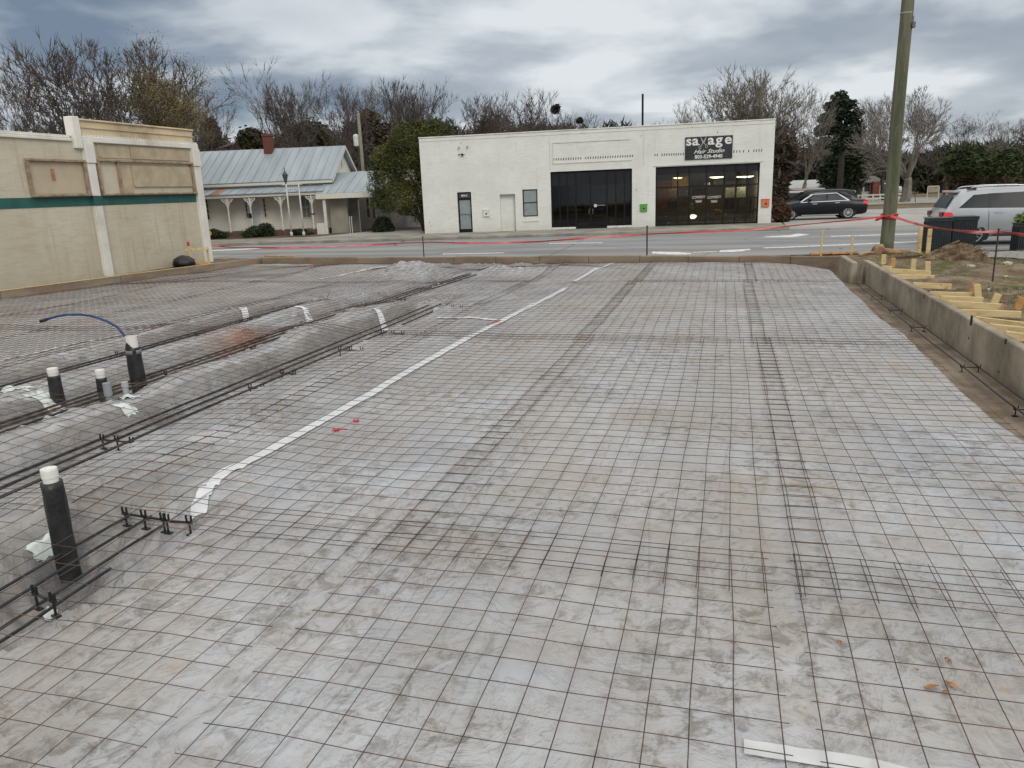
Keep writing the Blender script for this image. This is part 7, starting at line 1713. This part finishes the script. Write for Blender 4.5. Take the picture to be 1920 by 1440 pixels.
# pine with clumped crown
PSP = [(1575, 184, 14, 12), (1590, 196, 16, 9), (1560, 200, 14, 9), (1606, 212, 12, 8), (1572, 215, 22, 11), (1548, 222, 13, 9), (1600, 228, 14, 9), (1560, 240, 22, 12), (1536, 246, 10, 10), (1590, 250, 24, 12), (1575, 270, 26, 14), (1545, 268, 14, 12), (1612, 238, 8, 8)]
shrub('pine_tree', PSP, 76, 9000, .16, PINE, 'dark green pine with a clumped crown beyond the parked cars', cat='tree', seed=8, shell=.2, trunk=(1575, 190, .3))
shrub('evergreen_tree', [(1575, 320, 30, 34), (1600, 332, 24, 24), (1552, 330, 18, 26), (1590, 296, 26, 20)], 80, 7000, .16, DKG, 'dark leafy tree in front of the white house', cat='tree', seed=9, shell=.3, trunk=(1580, 300, .25))
for (sp, R_, mt, lab, sd_) in (([(580, 250, 40, 22), (555, 262, 28, 20), (610, 262, 22, 18)], 74, 'EV', 'dark evergreen clump behind the ridge right of the chimney', 10), ([(470, 262, 26, 20), (492, 268, 20, 16)], 72, 'EV', 'dark evergreen clump behind the ridge left of the chimney', 11), ([(395, 252, 18, 26)], 70, 'BR', 'brown thicket at the end of the brick building', 12), ([(690, 232, 24, 26), (715, 250, 22, 22), (660, 250, 18, 20)], 74, 'BR', 'brown thicket behind the pole with the drum', 13)):
    shrub('thicket', sp, R_, 3600, .16, leafm('dull_olive', (.03, .033, .016), (.085, .08, .035), .4) if mt == 'EV' else BRN, lab, cat='thicket', seed=sd_, shell=.2, group='thickets beyond the house')
# palms
def palm(px, pytop, pybase, R_, label, seed):
    a = atR(px, pybase, R_); zt_ = height_over(a[0], a[1], pytop); rr = random.Random(seed); rt = empty('palm_tree', (a[0], a[1], -.3), label, 'palm', 'palms beyond the silver car')
    zc_ = -.3 + (zt_ + .3) * .56; w_ = MB(); w_.tube([(a[0], a[1], -.4), (a[0], a[1], zc_)], [.28, .24], 9); at0(w_, 'trunk', simple('palm_trunk', (.12, .085, .055), .95, .3, 6), rt)
    def fan(q, n, emin, emax, L0, L1):
        for i in range(n):
            az_ = rr.random() * 6.28; el = rr.uniform(emin, emax); L_ = rr.uniform(L0, L1); d = Vector((math.cos(az_) * math.cos(el), math.sin(az_) * math.cos(el), math.sin(el))); s_ = d.cross(Vector((0, 0, 1))).normalized(); p0_ = Vector((a[0], a[1], zc_)); hub = p0_ + d * L_ * .5; u_ = s_.cross(d)
            q.add([p0_ - s_ * .02, p0_ + s_ * .02, hub + s_ * .02, hub - s_ * .02], [(0, 1, 2, 3)])
            for k_ in range(11):
                t_ = (k_ / 10 - .5) * 2.5; e = (d * math.cos(t_) + s_ * math.sin(t_)); l2 = L_ * .5 * (1 - .12 * abs(t_)); tip = hub + e * l2 - Vector((0, 0, .22 * l2 * (1 + abs(t_)))); mid = hub + e * l2 * .55; n_ = e.cross(u_).normalized() * .05
                q.add([hub, mid - n_, tip, mid + n_], [(0, 1, 2, 3)])
    H_ = zt_ - zc_
    q = MB(); fan(q, 40, -.2, 1.35, H_ * .85, H_ * 1.08); leaf_cloud(q, [(a[0], a[1], zc_ + H_ * .12, H_ * .95, H_ * .95, H_ * .75)], 9000, .13, seed, shell=.4, elong=2.2); child_local(fast_build(q, 'fronds', leafm('palm_fronds', (.025, .040, .014), (.075, .09, .032), 1.2)), rt)
    q = MB(); fan(q, 34, -1.35, -.25, H_ * .7, H_ * 1.0); leaf_cloud(q, [(a[0], a[1], zc_ - H_ * .5, H_ * .7, H_ * .7, H_ * .45)], 4000, .13, seed + 9, shell=.2, elong=2.2); child_local(fast_build(q, 'dead_fronds', leafm('dead_palm_fronds', (.07, .048, .028), (.17, .115, .065), 1.2)), rt)
palm(1812, 266, 352, 84, 'left palm of the two beyond the silver car, with a brown skirt', 1); palm(1876, 274, 352, 80, 'right palm of the two beyond the silver car', 2)
# ---- far woods: one mass that cannot be counted
def woods(px0, px1, ytop, ybot, R_, n, seed, label, mat_):
    rr = random.Random(seed); sp = []
    x = px0
    while x < px1:
        t_ = (x - px0) / (px1 - px0); yt = np.interp(t_, np.linspace(0, 1, len(ytop)), ytop); r = rr.uniform(22, 44); cyy = yt + rr.uniform(6, 26) + r * .4
        while cyy < ybot: sp.append((x + rr.uniform(-12, 12), cyy, r, r * .7)); cyy += r * .8
        x += r * .8
    q = MB(); leaf_cloud(q, lobes_px(sp, R_), n, .30, seed, shell=0.0, elong=3.2, flat=1.2, updir=.35); tag(fast_build(q, 'far_woods', mat_), label, 'woods', kind='stuff')
woods(-60, 1180, [258, 262, 262, 258, 248, 232, 226, 230, 240], 345, 112, 42000, 21, 'brown mass of distant winter woods behind the house and shop', leafm('far_winter_twigs', (.06, .052, .046), (.135, .115, .10), .12))
woods(1440, 1990, [270, 272, 280, 280, 272, 268], 338, 122, 26000, 22, 'dark brown mass of distant woods on the right', leafm('far_dark_twigs', (.04, .036, .03), (.095, .08, .062), .12))
woods(1640, 1990, [300, 306, 296, 300], 342, 108, 9000, 23, 'dull green brown thicket under the distant woods on the right', leafm('far_green_brown', (.03, .034, .02), (.07, .068, .038), .2))

# ---- white cloth hung beside the wing
a0 = HP.uv(756, 400, 3.4); a1 = HP.uv(786, 400, 3.4); zt_ = HP.uv(768, 368, 3.4)[1]; q = MB(); nu, nv = 40, 18; P = np.zeros((nv, nu, 3)); uc = (a0[0] + a1[0]) / 2; hw2 = (a1[0] - a0[0]) / 2
for j in range(nv):
    t_ = j / (nv - 1); z = zt_ - (zt_ + .12) * t_; wj = hw2 * (.22 + .78 * min(1, t_ * 1.8) ** .7)
    for i in range(nu):
        th_ = 2 * PI * i / (nu - 1); f = 1 + .10 * math.sin(th_ * 9 + t_ * 3) * min(1, t_ * 2); P[j, i] = (uc + wj * f * math.cos(th_) + .12 * (t_ - .5), 3.4 - .0 + wj * .5 * f * math.sin(th_), z)
q.grid(P); o = q.build('hanging_cloth', simple('white_cloth', (.62, .63, .66), .8, .05), smooth=True); o.matrix_world = HP.mat(); tag(o, 'white sheet draped upright beside the pale wing under the evergreen tree', 'cloth')

# ---- far right: houses, fence, board
def simple_house(px0, px1, pytop, pyeave, pybase, R_, label, wallc, roofc, wins, gable_left=None, chimney=None, depth=6):
    A = atR(px0, pybase, R_); B = atR(px1, pybase, R_ * 1.01); pl_ = Plane((A[0], A[1], 0), (B[0], B[1], 0)); t_ = Thing('house', pl_, label, 'house', 'houses far off on the right'); W_ = pl_.L; ze = pl_.uv((px0 + px1) / 2, pyeave)[1]; zr = pl_.uv((px0 + px1) / 2, pytop)[1]
    q = MB(); q.box((0, 0, -.5), (W_, depth, ze)); t_.part('wall', q, wallc)
    q = MB(); roof_slab(q, (-.4, ze - .05), (depth / 2, zr), u0=-.4, u1=W_ + .4); roof_slab(q, (depth + .4, ze - .05), (depth / 2, zr), u0=-.4, u1=W_ + .4); t_.part('roof', q, roofc)
    q = MB(); q.add([(0, 0, ze), (0, depth, ze), (0, depth / 2, zr - .05)], [(0, 1, 2)]); q.add([(W_, 0, ze), (W_, depth, ze), (W_, depth / 2, zr - .05)], [(0, 1, 2)]); t_.part('gable', q, wallc)
    for (a, b, c_, d_) in wins:
        ua, zu = pl_.uv(a, b); ub, zl_ = pl_.uv(c_, d_); q = MB(); q.bbox((ua - .1, -.05, zl_ - .1), (ub + .1, -.003, zu + .1), .01); w2 = t_.part('window', q, WTRIM); q = MB(); q.box((ua, -.07, zl_), (ub, -.052, zu)); t_.part('pane', q, WINGLASS, w2)
    if chimney: ua, zu = pl_.uv(chimney[0], chimney[1]); q = MB(); q.bbox((ua - .35, -.6, -.4), (ua + .35, -.01, zu), .02); t_.part('chimney', q, simple('brick_red', (.19, .06, .04), .85, .25, 5))
GREYROOF = simple('pale_house_roof', (.42, .42, .41), .8); WHW = simple('white_far_wall', (.58, .58, .55), .8, .06)
simple_house(1482, 1560, 338, 352, 372, 92, 'white house with a pale roof behind the parked cars', WHW, GREYROOF, [(1532, 350, 1548, 364)])
simple_house(1602, 1650, 331, 342, 366, 90, 'white house with twin windows and a brick chimney behind the cars', WHW, simple('dark_house_roof', (.10, .095, .09), .8), [(1608, 344, 1617, 359), (1621, 344, 1630, 359)], chimney=(1640, 340))
simple_house(1700, 1775, 326, 334, 344, 150, 'distant white house between the pole and the palms', WHW, simple('grey_house_roof', (.17, .17, .17), .8), [(1715, 336, 1720, 342), (1740, 336, 1746, 342)])
simple_house(1880, 1960, 322, 331, 341, 150, 'distant tan house at the right frame edge', simple('tan_far_wall', (.22, .18, .14), .8), simple('brown_house_roof', (.13, .10, .08), .8), [(1890, 333, 1897, 339)])
A = atR(1596, 368, 78); B = atR(1705, 365, 80); pl_ = Plane((A[0], A[1], 0), (B[0], B[1], 0)); ft = Thing('rail_fence', pl_, 'white rail fence beyond the parked cars and the mossy pole', 'fence')
zt_ = pl_.uv(1650, 364.5)[1]; n = 9
for i in range(n): u_ = pl_.L * i / (n - 1); q = MB(); q.bbox((u_ - .06, -.06, -.6), (u_ + .06, .06, zt_ + .06), .01); ft.part('post', q, WTRIM)
for k_ in range(3): q = MB(); q.bbox((0, -.095, zt_ - .09 - .3 * k_), (pl_.L, -.062, zt_ + .03 - .3 * k_), .006); ft.part('rail', q, WTRIM)
A = atR(1738, 372, 72); B = atR(1759, 371, 72); pl_ = Plane((A[0], A[1], 0), (B[0], B[1], 0)); nb = Thing('notice_board', pl_, 'cream notice board on two posts beyond the side street', 'sign'); z1_ = pl_.uv(1748, 348.5)[1]; z0_ = pl_.uv(1748, 361)[1]
q = MB(); q.bbox((.05, -.03, z0_), (pl_.L - .05, .03, z1_ - .06), .01); nb.part('board', q, simple('tan_board', (.33, .28, .19), .8, .25, 6)); q = MB(); q.bbox((0, -.04, z1_ - .055), (pl_.L, .04, z1_), .01); nb.part('top_rail', q, WTRIM)
for u_ in (0, pl_.L): q = MB(); q.bbox((u_ - .04, -.04, -.5), (u_ + .04, .04, z1_ - .06), .01); nb.part('post', q, simple('cream_post', (.5, .48, .42), .8))
# lamps inside the lit shop give light
for (cx, cy, off, e) in ((390, 300, 3.3, 12), (955, 300, 2.6, 22), (1355, 300, 2.3, 22)):
    u_, v_ = FP.uv(1220 + cx / 7.68, 300 + cy / 7.68, off); ld = bpy.data.lights.new('ceiling_lamp_light', 'POINT'); ld.energy = e * 2.6; ld.color = (1, .80, .52); ld.shadow_soft_size = .25; lo_ = bpy.data.objects.new('ceiling_lamp_light', ld); COL.objects.link(lo_); lo_.location = world_of(FP, u_, off, v_ - .1)
